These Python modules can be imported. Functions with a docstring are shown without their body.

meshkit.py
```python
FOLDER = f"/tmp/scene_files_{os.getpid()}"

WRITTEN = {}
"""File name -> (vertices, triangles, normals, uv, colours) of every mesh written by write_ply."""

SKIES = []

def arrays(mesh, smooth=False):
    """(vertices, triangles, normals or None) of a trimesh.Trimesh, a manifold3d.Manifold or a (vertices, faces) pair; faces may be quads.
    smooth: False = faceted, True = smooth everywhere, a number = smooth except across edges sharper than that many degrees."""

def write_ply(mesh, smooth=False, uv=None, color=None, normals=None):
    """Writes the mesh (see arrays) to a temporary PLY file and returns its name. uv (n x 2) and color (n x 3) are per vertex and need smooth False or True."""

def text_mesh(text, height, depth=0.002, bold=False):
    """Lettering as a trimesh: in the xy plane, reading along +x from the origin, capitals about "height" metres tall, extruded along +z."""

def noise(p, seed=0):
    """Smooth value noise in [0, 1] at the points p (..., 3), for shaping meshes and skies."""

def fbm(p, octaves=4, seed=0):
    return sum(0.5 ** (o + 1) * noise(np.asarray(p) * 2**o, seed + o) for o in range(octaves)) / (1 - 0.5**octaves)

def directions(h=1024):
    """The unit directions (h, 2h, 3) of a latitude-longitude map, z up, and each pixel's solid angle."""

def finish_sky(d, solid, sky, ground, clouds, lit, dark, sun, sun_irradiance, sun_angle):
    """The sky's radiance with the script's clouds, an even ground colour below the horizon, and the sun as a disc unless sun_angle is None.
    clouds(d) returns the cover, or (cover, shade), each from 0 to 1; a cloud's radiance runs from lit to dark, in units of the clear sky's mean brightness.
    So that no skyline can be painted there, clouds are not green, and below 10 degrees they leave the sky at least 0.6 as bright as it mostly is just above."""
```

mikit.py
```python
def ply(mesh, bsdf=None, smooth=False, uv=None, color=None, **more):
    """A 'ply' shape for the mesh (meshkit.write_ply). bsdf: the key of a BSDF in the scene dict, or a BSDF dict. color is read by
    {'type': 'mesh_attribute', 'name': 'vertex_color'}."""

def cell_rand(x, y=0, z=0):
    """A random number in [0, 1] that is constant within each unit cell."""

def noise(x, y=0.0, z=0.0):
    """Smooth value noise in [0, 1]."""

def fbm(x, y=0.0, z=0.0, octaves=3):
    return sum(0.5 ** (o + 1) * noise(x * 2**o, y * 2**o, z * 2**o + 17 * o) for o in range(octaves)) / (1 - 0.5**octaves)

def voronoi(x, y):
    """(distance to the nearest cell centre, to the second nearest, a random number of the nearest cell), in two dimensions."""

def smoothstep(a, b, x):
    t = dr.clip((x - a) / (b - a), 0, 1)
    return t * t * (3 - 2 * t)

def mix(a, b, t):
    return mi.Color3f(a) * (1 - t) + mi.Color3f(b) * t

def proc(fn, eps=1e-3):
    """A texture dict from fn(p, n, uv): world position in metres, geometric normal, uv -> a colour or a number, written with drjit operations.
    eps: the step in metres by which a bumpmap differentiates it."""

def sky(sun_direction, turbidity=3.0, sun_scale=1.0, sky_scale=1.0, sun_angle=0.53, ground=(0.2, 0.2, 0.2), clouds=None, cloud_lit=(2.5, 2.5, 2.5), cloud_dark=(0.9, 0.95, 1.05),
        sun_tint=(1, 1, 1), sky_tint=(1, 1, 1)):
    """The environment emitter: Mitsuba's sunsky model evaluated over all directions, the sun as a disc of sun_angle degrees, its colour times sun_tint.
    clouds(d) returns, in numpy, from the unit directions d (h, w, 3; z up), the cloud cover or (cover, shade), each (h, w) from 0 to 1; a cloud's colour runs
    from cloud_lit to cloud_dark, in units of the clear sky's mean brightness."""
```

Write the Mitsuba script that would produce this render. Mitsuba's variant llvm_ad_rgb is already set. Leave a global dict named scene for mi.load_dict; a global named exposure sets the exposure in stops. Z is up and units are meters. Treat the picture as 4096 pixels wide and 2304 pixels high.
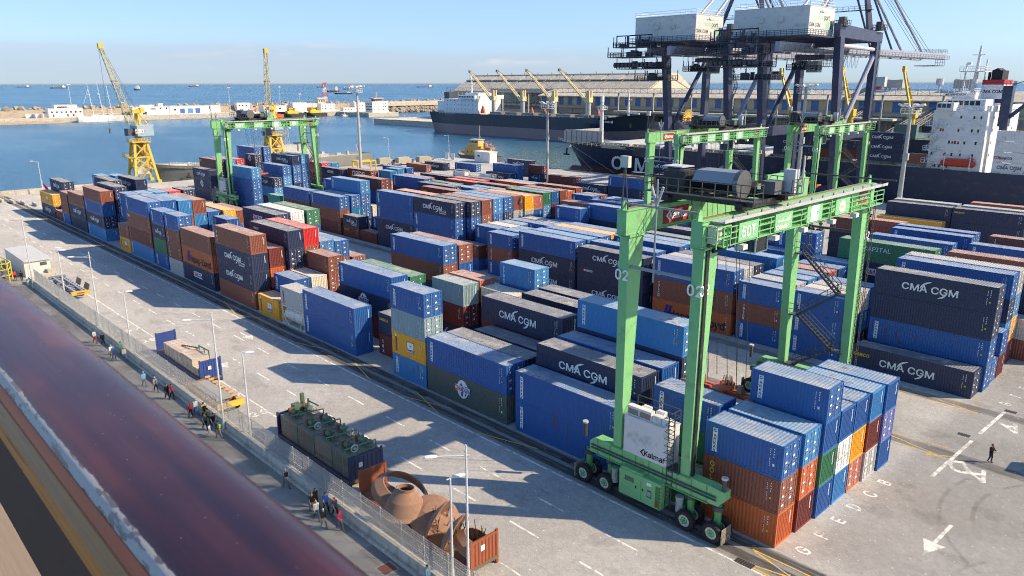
import math, random, numpy as np, trimesh, manifold3d, mitsuba as mi, drjit as dr
import mikit, meshkit
from mikit import proc, noise, fbm, voronoi, cell_rand, smoothstep, mix
T = mi.ScalarTransform4f
scene, labels = {}, {}
rnd = random.Random(7)

# ------------------------------------------------------------------ camera, sky, exposure
EYE = np.array([20.495, -45.027, 31.525])
YAW, PITCH, ROLL = math.radians(136.206), math.radians(15.239), math.radians(-0.110)
FWD = np.array([math.cos(YAW) * math.cos(PITCH), math.sin(YAW) * math.cos(PITCH), -math.sin(PITCH)])
RIGHT = np.cross(FWD, [0, 0, 1]); RIGHT /= np.linalg.norm(RIGHT)
UP = np.cross(RIGHT, FWD)
UPR = -math.sin(ROLL) * RIGHT + math.cos(ROLL) * UP
scene['camera'] = {'type': 'thinlens', 'fov': 68.61, 'fov_axis': 'x', 'near_clip': 0.05, 'far_clip': 90000.0,
                   'aperture_radius': 0.0011, 'focus_distance': 110.0,
                   'to_world': T().look_at(origin=EYE.tolist(), target=(EYE + FWD).tolist(), up=UPR.tolist())}
SUN = np.array([1.11, 0.92, 1.0])


def cloud_fn(d):
    az = np.degrees(np.arctan2(d[..., 1], d[..., 0]))
    el = np.degrees(np.arcsin(np.clip(d[..., 2], -1, 1)))
    p = np.stack([az * 0.10, az * 0 + 1.3, az * 0 + 3.1], -1)
    q = np.stack([az * 0.22, el * 2.2, az * 0 + 9.7], -1)
    top = 2.3 + 0.9 * (meshkit.fbm(p, 3) - 0.5) + 0.012 * (az - 136)
    n = meshkit.fbm(q, 4)
    bank = 1 / (1 + np.exp(np.clip((el - top) * 6.0, -40, 40)))
    left = 1 / (1 + np.exp(-(az - 128) * 0.25))
    cover = bank * (0.25 + 0.45 * left) * (0.75 + 0.4 * n)
    wisp = np.clip((n - 0.55) * 7, 0, 1) * np.exp(-((el - top + 0.35) / 0.45) ** 2)
    cover = np.clip(cover + 0.3 * wisp, 0, 1)
    return cover, np.clip(1.0 - 0.9 * wisp, 0, 1)


scene['sky_light'] = mikit.sky(SUN, turbidity=3.0, clouds=cloud_fn, cloud_lit=(1.9, 1.95, 2.0), cloud_dark=(1.25, 1.45, 1.75), sky_tint=(0.98, 1.03, 1.14))
exposure = 2.3


# ------------------------------------------------------------------ helpers
def lin(r, g, b):
    return tuple(((x / 255) / 12.92 if x <= 10 else ((x / 255 + 0.055) / 1.055) ** 2.4) for x in (r, g, b))


BOXF = np.array([[0, 1, 3], [0, 3, 2], [4, 6, 7], [4, 7, 5], [0, 4, 5], [0, 5, 1], [2, 3, 7], [2, 7, 6], [0, 2, 6], [0, 6, 4], [1, 5, 7], [1, 7, 3]])
BOXV = np.array([[x, y, z] for x in (0, 1) for y in (0, 1) for z in (0, 1)], float)


class MB:
    """Collects shapes with a colour each and becomes ONE mesh."""

    def __init__(self, col=(0.5, 0.5, 0.5)):
        self.v, self.f, self.c, self.n, self.col = [], [], [], 0, col

    def add(self, v, f, col=None):
        v = np.asarray(v, float)
        self.v.append(v); self.f.append(np.asarray(f, int) + self.n); self.n += len(v)
        self.c.append(np.tile(np.asarray(self.col if col is None else col, float), (len(v), 1)))
        return self

    def mesh(self, m, col=None):
        return self.add(m.vertices, m.faces, col)

    def box(self, lo, hi, col=None):
        lo, hi = np.minimum(lo, hi), np.maximum(lo, hi)
        return self.add(np.array(lo) + BOXV * (np.array(hi) - lo), BOXF, col)

    def cbox(self, c, s, col=None):
        c, s = np.array(c, float), np.array(s, float)
        return self.box(c - s / 2, c + s / 2, col)

    def beam(self, a, b, w, h=None, col=None, w2=None, h2=None):
        a, b = np.array(a, float), np.array(b, float)
        h = w if h is None else h
        w2, h2 = w if w2 is None else w2, h if h2 is None else h2
        d = b - a; d /= np.linalg.norm(d) + 1e-12
        s = np.cross(d, [0, 0, 1] if abs(d[2]) < 0.95 else [0, 1, 0]); s /= np.linalg.norm(s)
        u = np.cross(s, d)
        v = [p + s * i * ww / 2 + u * j * hh / 2 for i in (-1, 1) for j in (-1, 1) for p, ww, hh in ((a, w, h), (b, w2, h2))]
        # order: i, j, end -> same corner order as BOXV (x=i, y=j, z=end)
        return self.add(np.array(v), BOXF, col)

    def tube(self, a, b, r, col=None, n=7, r2=None, caps=True):
        a, b = np.array(a, float), np.array(b, float)
        r2 = r if r2 is None else r2
        d = b - a; d /= np.linalg.norm(d) + 1e-12
        s = np.cross(d, [0, 0, 1] if abs(d[2]) < 0.95 else [1, 0, 0]); s /= np.linalg.norm(s)
        u = np.cross(s, d)
        t = np.arange(n) * 2 * np.pi / n
        ring = np.cos(t)[:, None] * s + np.sin(t)[:, None] * u
        v = np.vstack([a + ring * r, b + ring * r2])
        i = np.arange(n); j = (i + 1) % n
        f = np.vstack([np.stack([i, i + n, j + n], 1), np.stack([i, j + n, j], 1)])
        if caps:
            v = np.vstack([v, a, b])
            f = np.vstack([f, np.stack([i * 0 + 2 * n, i, j], 1), np.stack([i * 0 + 2 * n + 1, j + n, i + n], 1)])
        return self.add(v, f, col)

    def path(self, pts, r, col=None, n=6):
        for a, b in zip(pts[:-1], pts[1:]):
            self.tube(a, b, r, col, n, caps=False)
        return self

    def prism(self, poly, a, axis, col=None):
        """poly: convex-ish (u, v) outline; axis 0/1/2 is the extrusion axis from a[0] to a[1]."""
        m = trimesh.creation.extrude_polygon(_poly(poly), a[1] - a[0], engine='earcut')
        v = m.vertices.copy(); v[:, 2] += a[0]
        perm = {0: (2, 0, 1), 1: (0, 2, 1), 2: (0, 1, 2)}[axis]
        w = v[:, list(perm)]
        f = m.faces[:, ::-1] if axis == 1 else m.faces
        return self.add(w, f, col)

    def rail(self, pts, h=1.05, step=1.6, r=0.025, col=None, mids=1):
        pts = [np.array(p, float) for p in pts]
        for a, b in zip(pts[:-1], pts[1:]):
            L = np.linalg.norm(b - a)
            for k in range(1, mids + 2):
                o = np.array([0, 0, h * k / (mids + 1)])
                self.beam(a + o, b + o, 2 * r, 2 * r, col)
            n = max(1, int(round(L / step)))
            for k in range(n + 1):
                p = a + (b - a) * k / n
                self.beam(p, p + [0, 0, h], 2 * r, 2 * r, col)
        return self

    def ladder(self, a, b, side, w=0.45, step=0.32, r=0.025, col=None):
        a, b = np.array(a, float), np.array(b, float)
        s = np.array(side, float); s /= np.linalg.norm(s)
        for q in (-1, 1):
            self.beam(a + s * q * w / 2, b + s * q * w / 2, 2 * r, 2 * r, col)
        n = int(np.linalg.norm(b - a) / step)
        for k in range(1, n):
            p = a + (b - a) * k / n
            self.beam(p - s * w / 2, p + s * w / 2, 1.6 * r, 1.6 * r, col)
        return self

    def stairs(self, a, b, side, w=0.8, n=None, col=None, rail=True):
        a, b = np.array(a, float), np.array(b, float)
        s = np.array(side, float); s /= np.linalg.norm(s)
        n = n or max(3, int(abs(b[2] - a[2]) / 0.24))
        for q in (-1, 1):
            self.beam(a + s * q * w / 2, b + s * q * w / 2, 0.06, 0.2, col)
            if rail:
                o = np.array([0, 0, 1.0])
                self.beam(a + s * q * w / 2 + o, b + s * q * w / 2 + o, 0.05, 0.05, col)
                self.beam(a + s * q * w / 2 + o / 2, b + s * q * w / 2 + o / 2, 0.035, 0.035, col)
                for k in range(5):
                    p = a + (b - a) * k / 4 + s * q * w / 2
                    self.beam(p, p + o, 0.04, 0.04, col)
        hd = (b - a) * [1, 1, 0]; hd /= np.linalg.norm(hd)
        for k in range(n):
            p = a + (b - a) * (k + 0.5) / n
            v = [p + s * i * w / 2 + hd * j * 0.13 + np.array([0, 0, kz * 0.02]) for i in (-1, 1) for j in (-1, 1) for kz in (-1, 1)]
            self.add(np.array(v), BOXF, col)
        return self

    def lattice(self, a, b, w, r, n, col=None, w2=None, up=(0, 0, 1)):
        """A square lattice boom from a to b."""
        a, b = np.array(a, float), np.array(b, float)
        w2 = w if w2 is None else w2
        d = b - a; d /= np.linalg.norm(d)
        s = np.cross(d, up if abs(np.dot(d, up)) < 0.95 else [1, 0, 0]); s /= np.linalg.norm(s)
        u = np.cross(s, d)
        C = []
        for k in range(n + 1):
            t = k / n; p = a + (b - a) * t; q = (w + (w2 - w) * t) / 2
            C.append([p + s * i * q + u * j * q for i, j in ((-1, -1), (1, -1), (1, 1), (-1, 1))])
        for k in range(n):
            for m in range(4):
                self.beam(C[k][m], C[k + 1][m], 2 * r, 2 * r, col)
                p, q = (m, (m + 1) % 4) if k % 2 else ((m + 1) % 4, m)
                self.beam(C[k][p], C[k + 1][q], 1.3 * r, 1.3 * r, col)
        for m in range(4):
            self.beam(C[n][m], C[n][(m + 1) % 4], 2 * r, 2 * r, col)
        return self

    def xf(self, M):
        M = np.asarray(M, float)
        self.v = [v @ M[:3, :3].T + M[:3, 3] for v in self.v]
        return self

    def data(self):
        return np.vstack(self.v), np.vstack(self.f), np.vstack(self.c)


def _poly(p):
    from shapely.geometry import Polygon
    return p if hasattr(p, 'exterior') else Polygon(p)


def numbered(name):
    if name not in USED:
        USED.add(name); return name
    k = COUNT.get(name, 0) + 1
    while f'{name}_{k:03d}' in USED:
        k += 1
    COUNT[name] = k
    USED.add(f'{name}_{k:03d}')
    return f'{name}_{k:03d}'


USED, COUNT = set(scene), {}


def ply(mb, bsdf, smooth=False):
    v, f, c = mb.data()
    # the flat colour of each piece travels in its uv: u = red, v = green (whole part) and blue (fraction)
    uv = np.stack([c[:, 0], np.round(c[:, 1] * 1000) + 0.05 + 0.9 * np.clip(c[:, 2], 0, 1)], 1)
    return mikit.ply((v, f), bsdf, smooth=smooth, uv=uv)


def put(name, mb, bsdf='paint', parent=None, smooth=False, label=None, cat=None, group=None, kind=None):
    """One entry of the scene: a thing, or a part of the thing or part named parent."""
    key = numbered((parent + '__' if parent else '') + name)
    scene[key] = mb if isinstance(mb, dict) else ply(mb, bsdf, smooth)
    tag(key, label, cat, group, kind)
    return key


def tag(key, label=None, cat=None, group=None, kind=None):
    d = {k: v for k, v in (('label', label), ('category', cat), ('group', group), ('kind', kind)) if v}
    if d:
        labels[key] = d
    return key


def thing(name, label, cat, group=None):
    return tag(numbered(name), label, cat, group)


def mat(x=(1, 0, 0), y=(0, 1, 0), z=(0, 0, 1), o=(0, 0, 0)):
    M = np.eye(4); M[:3, 0], M[:3, 1], M[:3, 2], M[:3, 3] = x, y, z, o
    return M


def place(x=0, y=0, z=0, rz=0.0, s=(1, 1, 1)):
    c, q = math.cos(rz), math.sin(rz)
    return mat((c * s[0], q * s[0], 0), (-q * s[1], c * s[1], 0), (0, 0, s[2]), (x, y, z))


_TXT = {}


def text(s, h, bold=True, sx=1.0, depth=0.01):
    """Centred flat lettering (vertices, faces) in the xy plane."""
    k = (s, bold)
    if k not in _TXT:
        m = meshkit.text_mesh(s, 1.0, 1.0, bold)
        _TXT[k] = (m.vertices.copy(), m.faces.copy())
    v, f = _TXT[k]
    v = v * [h * sx, h, depth]
    return v - [(v[:, 0].max() + v[:, 0].min()) / 2, h / 2, 0], f


def letters(mb, s, h, o, u, w, col, bold=True, sx=1.0, depth=0.01):
    """Lettering on a wall: centred at o, reading along u, upright along w."""
    if not s.strip():
        return mb
    u, w = np.array(u, float), np.array(w, float)
    v, f = text(s, h, bold, sx, depth)
    return mb.add(v @ np.stack([u, w, np.cross(u, w)]) + np.array(o), f, col)


def stacked(mb, s, h, o, u, w, col, gap=1.25, bold=True, sx=1.0):
    """Upright letters one under another, the first at o."""
    for k, ch in enumerate(s):
        letters(mb, ch, h, np.array(o) - np.array(w, float) * k * h * gap, u, w, col, bold, sx)


# ------------------------------------------------------------------ materials
def piece_colour(p, n, uv):
    g = dr.floor(uv.y)
    return mi.Color3f(uv.x, g * 0.001, dr.clip((uv.y - g - 0.05) / 0.9, 0, 1))


VC = proc(piece_colour)


def rgb(*c):
    return {'type': 'rgb', 'value': list(c)}


def two(b):
    return {'type': 'twosided', 'bsdf': b}


def prin(color, rough=0.5, spec=0.5, metal=0.0, **k):
    return {'type': 'principled', 'base_color': color, 'roughness': rough, 'specular': spec, 'metallic': metal, **k}


def blend(w, a, b):
    return two({'type': 'blendbsdf', 'weight': w, 'a': a, 'b': b})


def grime(p, n, uv):
    a = fbm(p.x * 0.9, p.y * 0.9, p.z * 0.9, 3)
    b = fbm(p.x * 7, p.y * 7, p.z * 3, 2)
    return 0.35 * smoothstep(0.52, 0.8, a * 0.7 + b * 0.3)


def rust_streak(p, n, uv):
    a = fbm(p.x * 5.0, p.y * 5.0, p.z * 0.7, 2)
    b = fbm(p.x * 0.35 + 7, p.y * 0.35, p.z * 0.5, 2)
    c = noise(p.x * 14, p.y * 14, p.z * 14)
    return 0.85 * smoothstep(0.62, 0.80, a * 0.55 + b * 0.45) * (0.4 + 0.6 * c)


def roof_wear(p, n, uv):
    a = fbm(p.x * 0.55, p.y * 1.3, p.z, 3)
    b = fbm(p.x * 5, p.y * 2.2, p.z, 2)
    return 0.10 + 0.62 * smoothstep(0.42, 0.75, a * 0.7 + b * 0.3)


def roof_rust(p, n, uv):
    return mix((0.42, 0.41, 0.40), (0.20, 0.12, 0.08), smoothstep(0.60, 0.72, fbm(p.x * 1.7 + 31, p.y * 1.7, p.z, 3)))


scene['paint'] = blend(proc(grime), prin(VC, 0.42), prin(rgb(0.16, 0.14, 0.12), 0.8, 0.2))
scene['plain'] = two(prin(VC, 0.6, 0.35))
scene['gloss'] = two(prin(VC, 0.22, 0.5))
scene['matte'] = two(prin(VC, 0.9, 0.15))
scene['metal'] = two(prin(VC, 0.42, 0.5, 0.75))
scene['container_paint'] = blend(proc(rust_streak), prin(VC, 0.45), prin(rgb(0.13, 0.065, 0.04), 0.85, 0.2))
scene['container_roof'] = blend(proc(roof_wear), prin(VC, 0.5), prin(proc(roof_rust), 0.75, 0.2))
scene['glass'] = two(prin(rgb(0.02, 0.03, 0.035), 0.06, 0.8))
scene['tyre'] = two(prin(rgb(0.035, 0.034, 0.033), 0.85, 0.2))
scene['fabric'] = two({'type': 'diffuse', 'reflectance': VC})

# ------------------------------------------------------------------ sea and quay
def sea_bump(p, n, uv):
    a = fbm(p.x * 0.11, p.y * 0.16, 0, 3) * 1.1
    b = noise(p.x * 0.75, p.y * 1.0, 3.0) * 0.22
    c = noise(p.x * 2.6, p.y * 2.2, 8.0) * 0.05
    gust = 0.35 + 0.65 * smoothstep(0.35, 0.65, fbm(p.x * 0.012 + 5, p.y * 0.02, 0, 3))
    return (a * 0.5 + b + c) * gust


def sea_colour(p, n, uv):
    t = smoothstep(0.35, 0.7, fbm(p.x * 0.006, p.y * 0.011, 0, 3))
    basin = mix((0.026, 0.092, 0.170), (0.034, 0.112, 0.200), t)
    green = smoothstep(-330.0, -215.0, p.x) * smoothstep(150.0, 200.0, p.y) * (1 - smoothstep(300.0, 420.0, p.y))
    return mix(basin, (0.045, 0.085, 0.075), green)


scene['sea_water'] = {'type': 'bumpmap', 'bump': proc(sea_bump, 0.05), 'scale': 1.0,
                      'nested': prin(proc(sea_colour), 0.24, 0.5)}
sea = MB()
sea.add([[-45000, -45000, -3], [45000, -45000, -3], [45000, 45000, -3], [-45000, 45000, -3]], [[0, 1, 2], [0, 2, 3]])
put('sea', sea, 'sea_water', kind='structure', label='blue harbour water and open sea with small ripples')


def pave(p, n, uv):
    # interlocking concrete blocks in the road, stained concrete in the lanes and stacks
    w = noise(p.x * 0.8, p.y * 0.8, 2.0)
    bx, by = p.x * 5.0, p.y * 10.0
    by2 = by + 0.0
    row = dr.floor(by2)
    bx2 = bx + 0.5 * (row - 2 * dr.floor(row * 0.5))
    tone = cell_rand(bx2, by2, 1)
    fx, fy = bx2 - dr.floor(bx2), by2 - dr.floor(by2)
    joint = smoothstep(0.0, 0.10, fx) * smoothstep(0.0, 0.16, fy)
    big = fbm(p.x * 0.13, p.y * 0.22, 0, 4)
    fine = fbm(p.x * 2.5, p.y * 2.5, 1, 3)
    base = mix((0.385, 0.38, 0.368), (0.45, 0.445, 0.435), smoothstep(0.3, 0.75, big))
    base = base * (0.86 + 0.16 * tone) * (0.72 + 0.28 * joint) * (0.88 + 0.24 * fine)
    # tyre tracks of the gantry cranes: two dark rubber bands
    wob = 0.25 * (fbm(p.x * 0.15, 3.3, 0, 3) - 0.5)
    def band(c, h):
        return (1 - smoothstep(h * 0.7, h, dr.abs(p.y + wob - c)))
    grain = 0.55 + 0.45 * smoothstep(0.25, 0.6, fbm(p.x * 0.5, p.y * 6, 4, 3))
    rub = dr.maximum(band(-2.15, 0.55), band(-0.75, 0.55)) * grain
    for c in (24.0, 36.4, 62.5):
        rub = dr.maximum(rub, band(c, 0.9) * grain * 0.7)
    lane = smoothstep(-3.1, -2.9, p.y) * (1 - smoothstep(-0.25, 0.0, p.y)) * smoothstep(-0.5, 0.5, 30 - p.x)
    base = base * (1 - 0.35 * lane)
    base = mix(base, (0.045, 0.044, 0.043), rub * 0.85)
    # curved skid marks at the end of the stacks
    r = dr.sqrt(dr.square(p.x - 18.0) + dr.square(p.y - 17.0))
    sk = dr.maximum(1 - smoothstep(0.1, 0.22, dr.abs(r - 12.1)), 1 - smoothstep(0.1, 0.22, dr.abs(r - 9.9)))
    r2 = dr.sqrt(dr.square(p.x - 24.0) + dr.square(p.y - 2.0))
    sk = dr.maximum(sk, 1 - smoothstep(0.08, 0.25, dr.abs(r2 - 15.0)))
    sk = sk * smoothstep(0.42, 0.62, fbm(p.x * 0.6, p.y * 0.6, 9, 3)) * smoothstep(0.0, 1.0, p.x - 2)
    base = base * (1 - 0.20 * sk)
    yard = smoothstep(0.5, 2.5, p.x) * smoothstep(0.0, 3.0, p.y)
    base = mix(base, base * mi.Color3f(0.76, 0.76, 0.77), yard)
    # oil and water stains
    st = smoothstep(0.66, 0.74, fbm(p.x * 0.32 + 11, p.y * 0.5, 5, 4))
    base = base * (1 - 0.14 * st)
    # bird droppings and litter
    d1, _, rr = voronoi(p.x * 0.9, p.y * 0.9)
    dots = (1 - smoothstep(0.03, 0.06, d1)) * smoothstep(0.55, 0.6, rr)
    return mix(base, (0.72, 0.70, 0.66), 0.7 * dots)


scene['paving'] = {'type': 'twosided', 'bsdf': prin(proc(pave), 0.8, 0.25)}
quay = MB(); quay.box((-241, -26.0, -6), (320, 169, 0))
put('quay_pavement', quay, 'paving', kind='structure', label='pale concrete block paving of the container quay with dark tyre tracks')


def worn_paint(p, n, uv):
    return 0.75 * smoothstep(0.42, 0.68, fbm(p.x * 2.2, p.y * 2.2, 0, 4))


def con_col(p, n, uv):
    a = fbm(p.x * 0.6, p.y * 0.6, p.z * 1.5, 4)
    b = fbm(p.x * 6, p.y * 6, p.z * 6, 2)
    s = smoothstep(0.6, 0.7, fbm(p.x * 3, p.y * 3, p.z * 0.4, 2))
    return mix((0.36, 0.33, 0.28), (0.55, 0.52, 0.45), a) * (0.85 + 0.3 * b) * (1 - 0.25 * s)


def walk_col(p, n, uv):
    rib = smoothstep(0.15, 0.3, dr.abs(p.y * 7 - dr.floor(p.y * 7) - 0.5) * 1.2)
    a = fbm(p.x * 0.3, p.y * 1.2, 0, 4)
    plate = cell_rand(p.x * 0.4, p.y * 0.8, 2)
    return mix((0.20, 0.195, 0.185), (0.36, 0.345, 0.315), a) * (0.65 + 0.35 * rib) * (0.85 + 0.3 * plate)


scene['concrete'] = two(prin(proc(con_col), 0.85, 0.2))
scene['walkway_boards'] = two(prin(proc(walk_col), 0.85, 0.2))
scene['road_paint'] = blend(proc(worn_paint), prin(VC, 0.7, 0.3), prin(rgb(0.34, 0.33, 0.31), 0.85, 0.2))
WH, YL = (0.74, 0.73, 0.70), (0.72, 0.42, 0.04)
Q = 'quay_pavement'
wk = MB(); wk.box((-200, -25.9, 0.0), (60, -19.75, 0.004))
put('walkway', wk, 'walkway_boards', kind='structure', label='ribbed grey footpath along the wall where people walk')


def mark(name, mb):
    put(name, mb, 'road_paint', Q)


def seg(mb, a, b, w, col=WH, z=0.004):
    a, b = np.array(a, float), np.array(b, float)
    d = (b - a) / np.linalg.norm(b - a); s = np.array([-d[1], d[0]]) * w / 2
    v = [(*(a - s), z), (*(b - s), z), (*(b + s), z), (*(a + s), z)]
    mb.add(v, [[0, 1, 2], [0, 2, 3]], col)


m = MB(); seg(m, (-225, -3.25), (30, -3.25), 0.16); mark('edge_line', m)
m = MB(); seg(m, (-118, -14.85), (-9, -14.85), 0.14); mark('edge_line', m)
for k in range(34):
    for y, x0 in ((-7.05, -16.3), (-10.9, -15.4)):
        x = x0 + 6.9 * 4 - 6.9 * k
        if x > -215:
            m = MB(); seg(m, (x, y), (x + 3.0, y), 0.17); mark('lane_dash', m)
m = MB(); seg(m, (4.2, 18.9), (4.5, 28.5), 0.3); mark('stop_line', m)
m = MB(); seg(m, (4.55, 30.5), (4.8, 37.6), 0.3); mark('stop_line', m)
for x, y0, y1 in ((13.5, 6.0, 10.6), (13.3, -1, 2.6), (13.8, 14, 18)):
    m = MB(); seg(m, (x, y0), (x, y1), 0.28); mark('lane_dash', m)


def arrow(x, y, ang, L=5.0, w=0.25):
    m = MB(); c, s = math.cos(ang), math.sin(ang)
    P = lambda u, v: (x + c * u - s * v, y + s * u + c * v)
    seg(m, P(-L, 0), P(-1.8, 0), w)
    m.add([(*P(-1.9, -0.75), 0.004), (*P(0, 0), 0.004), (*P(-1.9, 0.75), 0.004)], [[0, 1, 2]], WH)
    mark('painted_arrow', m)


arrow(7.5, 7.0, math.radians(-92), 5.2)
arrow(2.5, -8.9, math.radians(185), 5.0); arrow(-60.5, -12.6, math.radians(0), 4.0); arrow(-150, -8.8, math.radians(180), 4)
arrow(-68, -6.0, math.radians(0), 4.0)
for ch, x, y in zip('GFEDCB', (1.5, 1.6, 1.6, 1.65, 1.75, 1.85), (1.3, 4.0, 6.8, 9.5, 12.3, 15.0)):
    m = MB(); letters(m, ch, 1.0, (x, y, 0.004), (0, 1, 0), (-1, 0, 0), WH, True, 0.8, 0.002); mark('row_letter', m)
for ch, x, y in zip('GFED', (4.3, 4.5, 4.6, 4.8), (40.0, 43.0, 46.0, 49.0)):
    m = MB(); letters(m, ch, 1.0, (x, y, 0.004), (0, 1, 0), (-1, 0, 0), WH, True, 0.8, 0.002); mark('row_letter', m)
for ch, x, y in (('D', 5.2, 22.2), ('A', 6.9, 21.7), ('A', 6.3, 34.0)):
    m = MB(); letters(m, ch, 2.2, (x, y, 0.004), (-0.85, -0.5, 0), (0.5, -0.85, 0), WH, True, 0.8, 0.002); mark('bay_letter', m)
for a, s in ((26, -46.5), (27, -52.2), (25, -57.6), (24, -63.5), (20, -69), (18, -77), (17, -83)):
    m = MB(); letters(m, str(a), 1.1, (s, -13.7 - 2.0, 0.004), (0, 1, 0), (-1, 0, 0), WH, True, 1.0, 0.002); mark('bay_number', m)
for pts in (((-0.8, -1.2), (6, -3.1)), ((-0.8, -2.9), (6, -1.3)), ((-1, -3.0), (14, -3.0)), ((-1, -1.1), (14, -1.1)), ((6, -3.1), (12, -1.2)), ((6, -1.3), (12, -3.0)),
            ((2.5, 22.6), (4.5, 24.0)), ((-5, 24.9), (4, 25.3)), ((-5, 23.2), (4, 22.9)), ((-4, 25), (4, 23)), ((-6, 36.9), (3, 37.4)), ((-5, 35.5), (3, 35.2)), ((-4, 37), (3, 35.4)),
            ((-80, -2.9), (-76, -1.2)), ((-88, -1.2), (-80, -2.9)), ((-64, -2.9), (-58, -1.2)), ((-52, -1.2), (-46, -2.9)), ((-40, -2.9), (-34, -1.2)), ((-34, -2.9), (-40, -1.2)), ((-22, -1.2), (-28, -2.9))):
    m = MB(); seg(m, pts[0], pts[1], 0.13, YL, 0.008); mark('yellow_line', m)
for x, y, w in ((3.6, 29.2, 1.0), (5.2, 38.2, 1.0), (-0.6, -2.95, 1.3), (-70.5, -0.6, 1.1), (-18.7, -0.9, 1.1), (-38.8, -1.1, 1.1)):
    m = MB((0.03, 0.03, 0.03)); m.box((x - w / 2, y - 0.3, 0.0), (x + w / 2, y + 0.3, 0.012))
    for k in range(7):
        m.box((x - w / 2 + k * w / 7, y - 0.3, 0.012), (x - w / 2 + k * w / 7 + 0.05, y + 0.3, 0.02), (0.09, 0.085, 0.08))
    put('drain_grate', m, 'plain', Q)
for x, y in ((-6.0, -11.8), (-17.0, -20.8)):
    m = MB((0.20, 0.09, 0.07)); m.box((x - 0.5, y - 0.5, 0.0), (x + 0.5, y + 0.5, 0.010)); m.box((x - 0.65, y - 0.65, 0), (x + 0.65, y + 0.65, 0.005), (0.30, 0.28, 0.25))
    put('manhole_cover', m, 'matte', Q)

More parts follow.
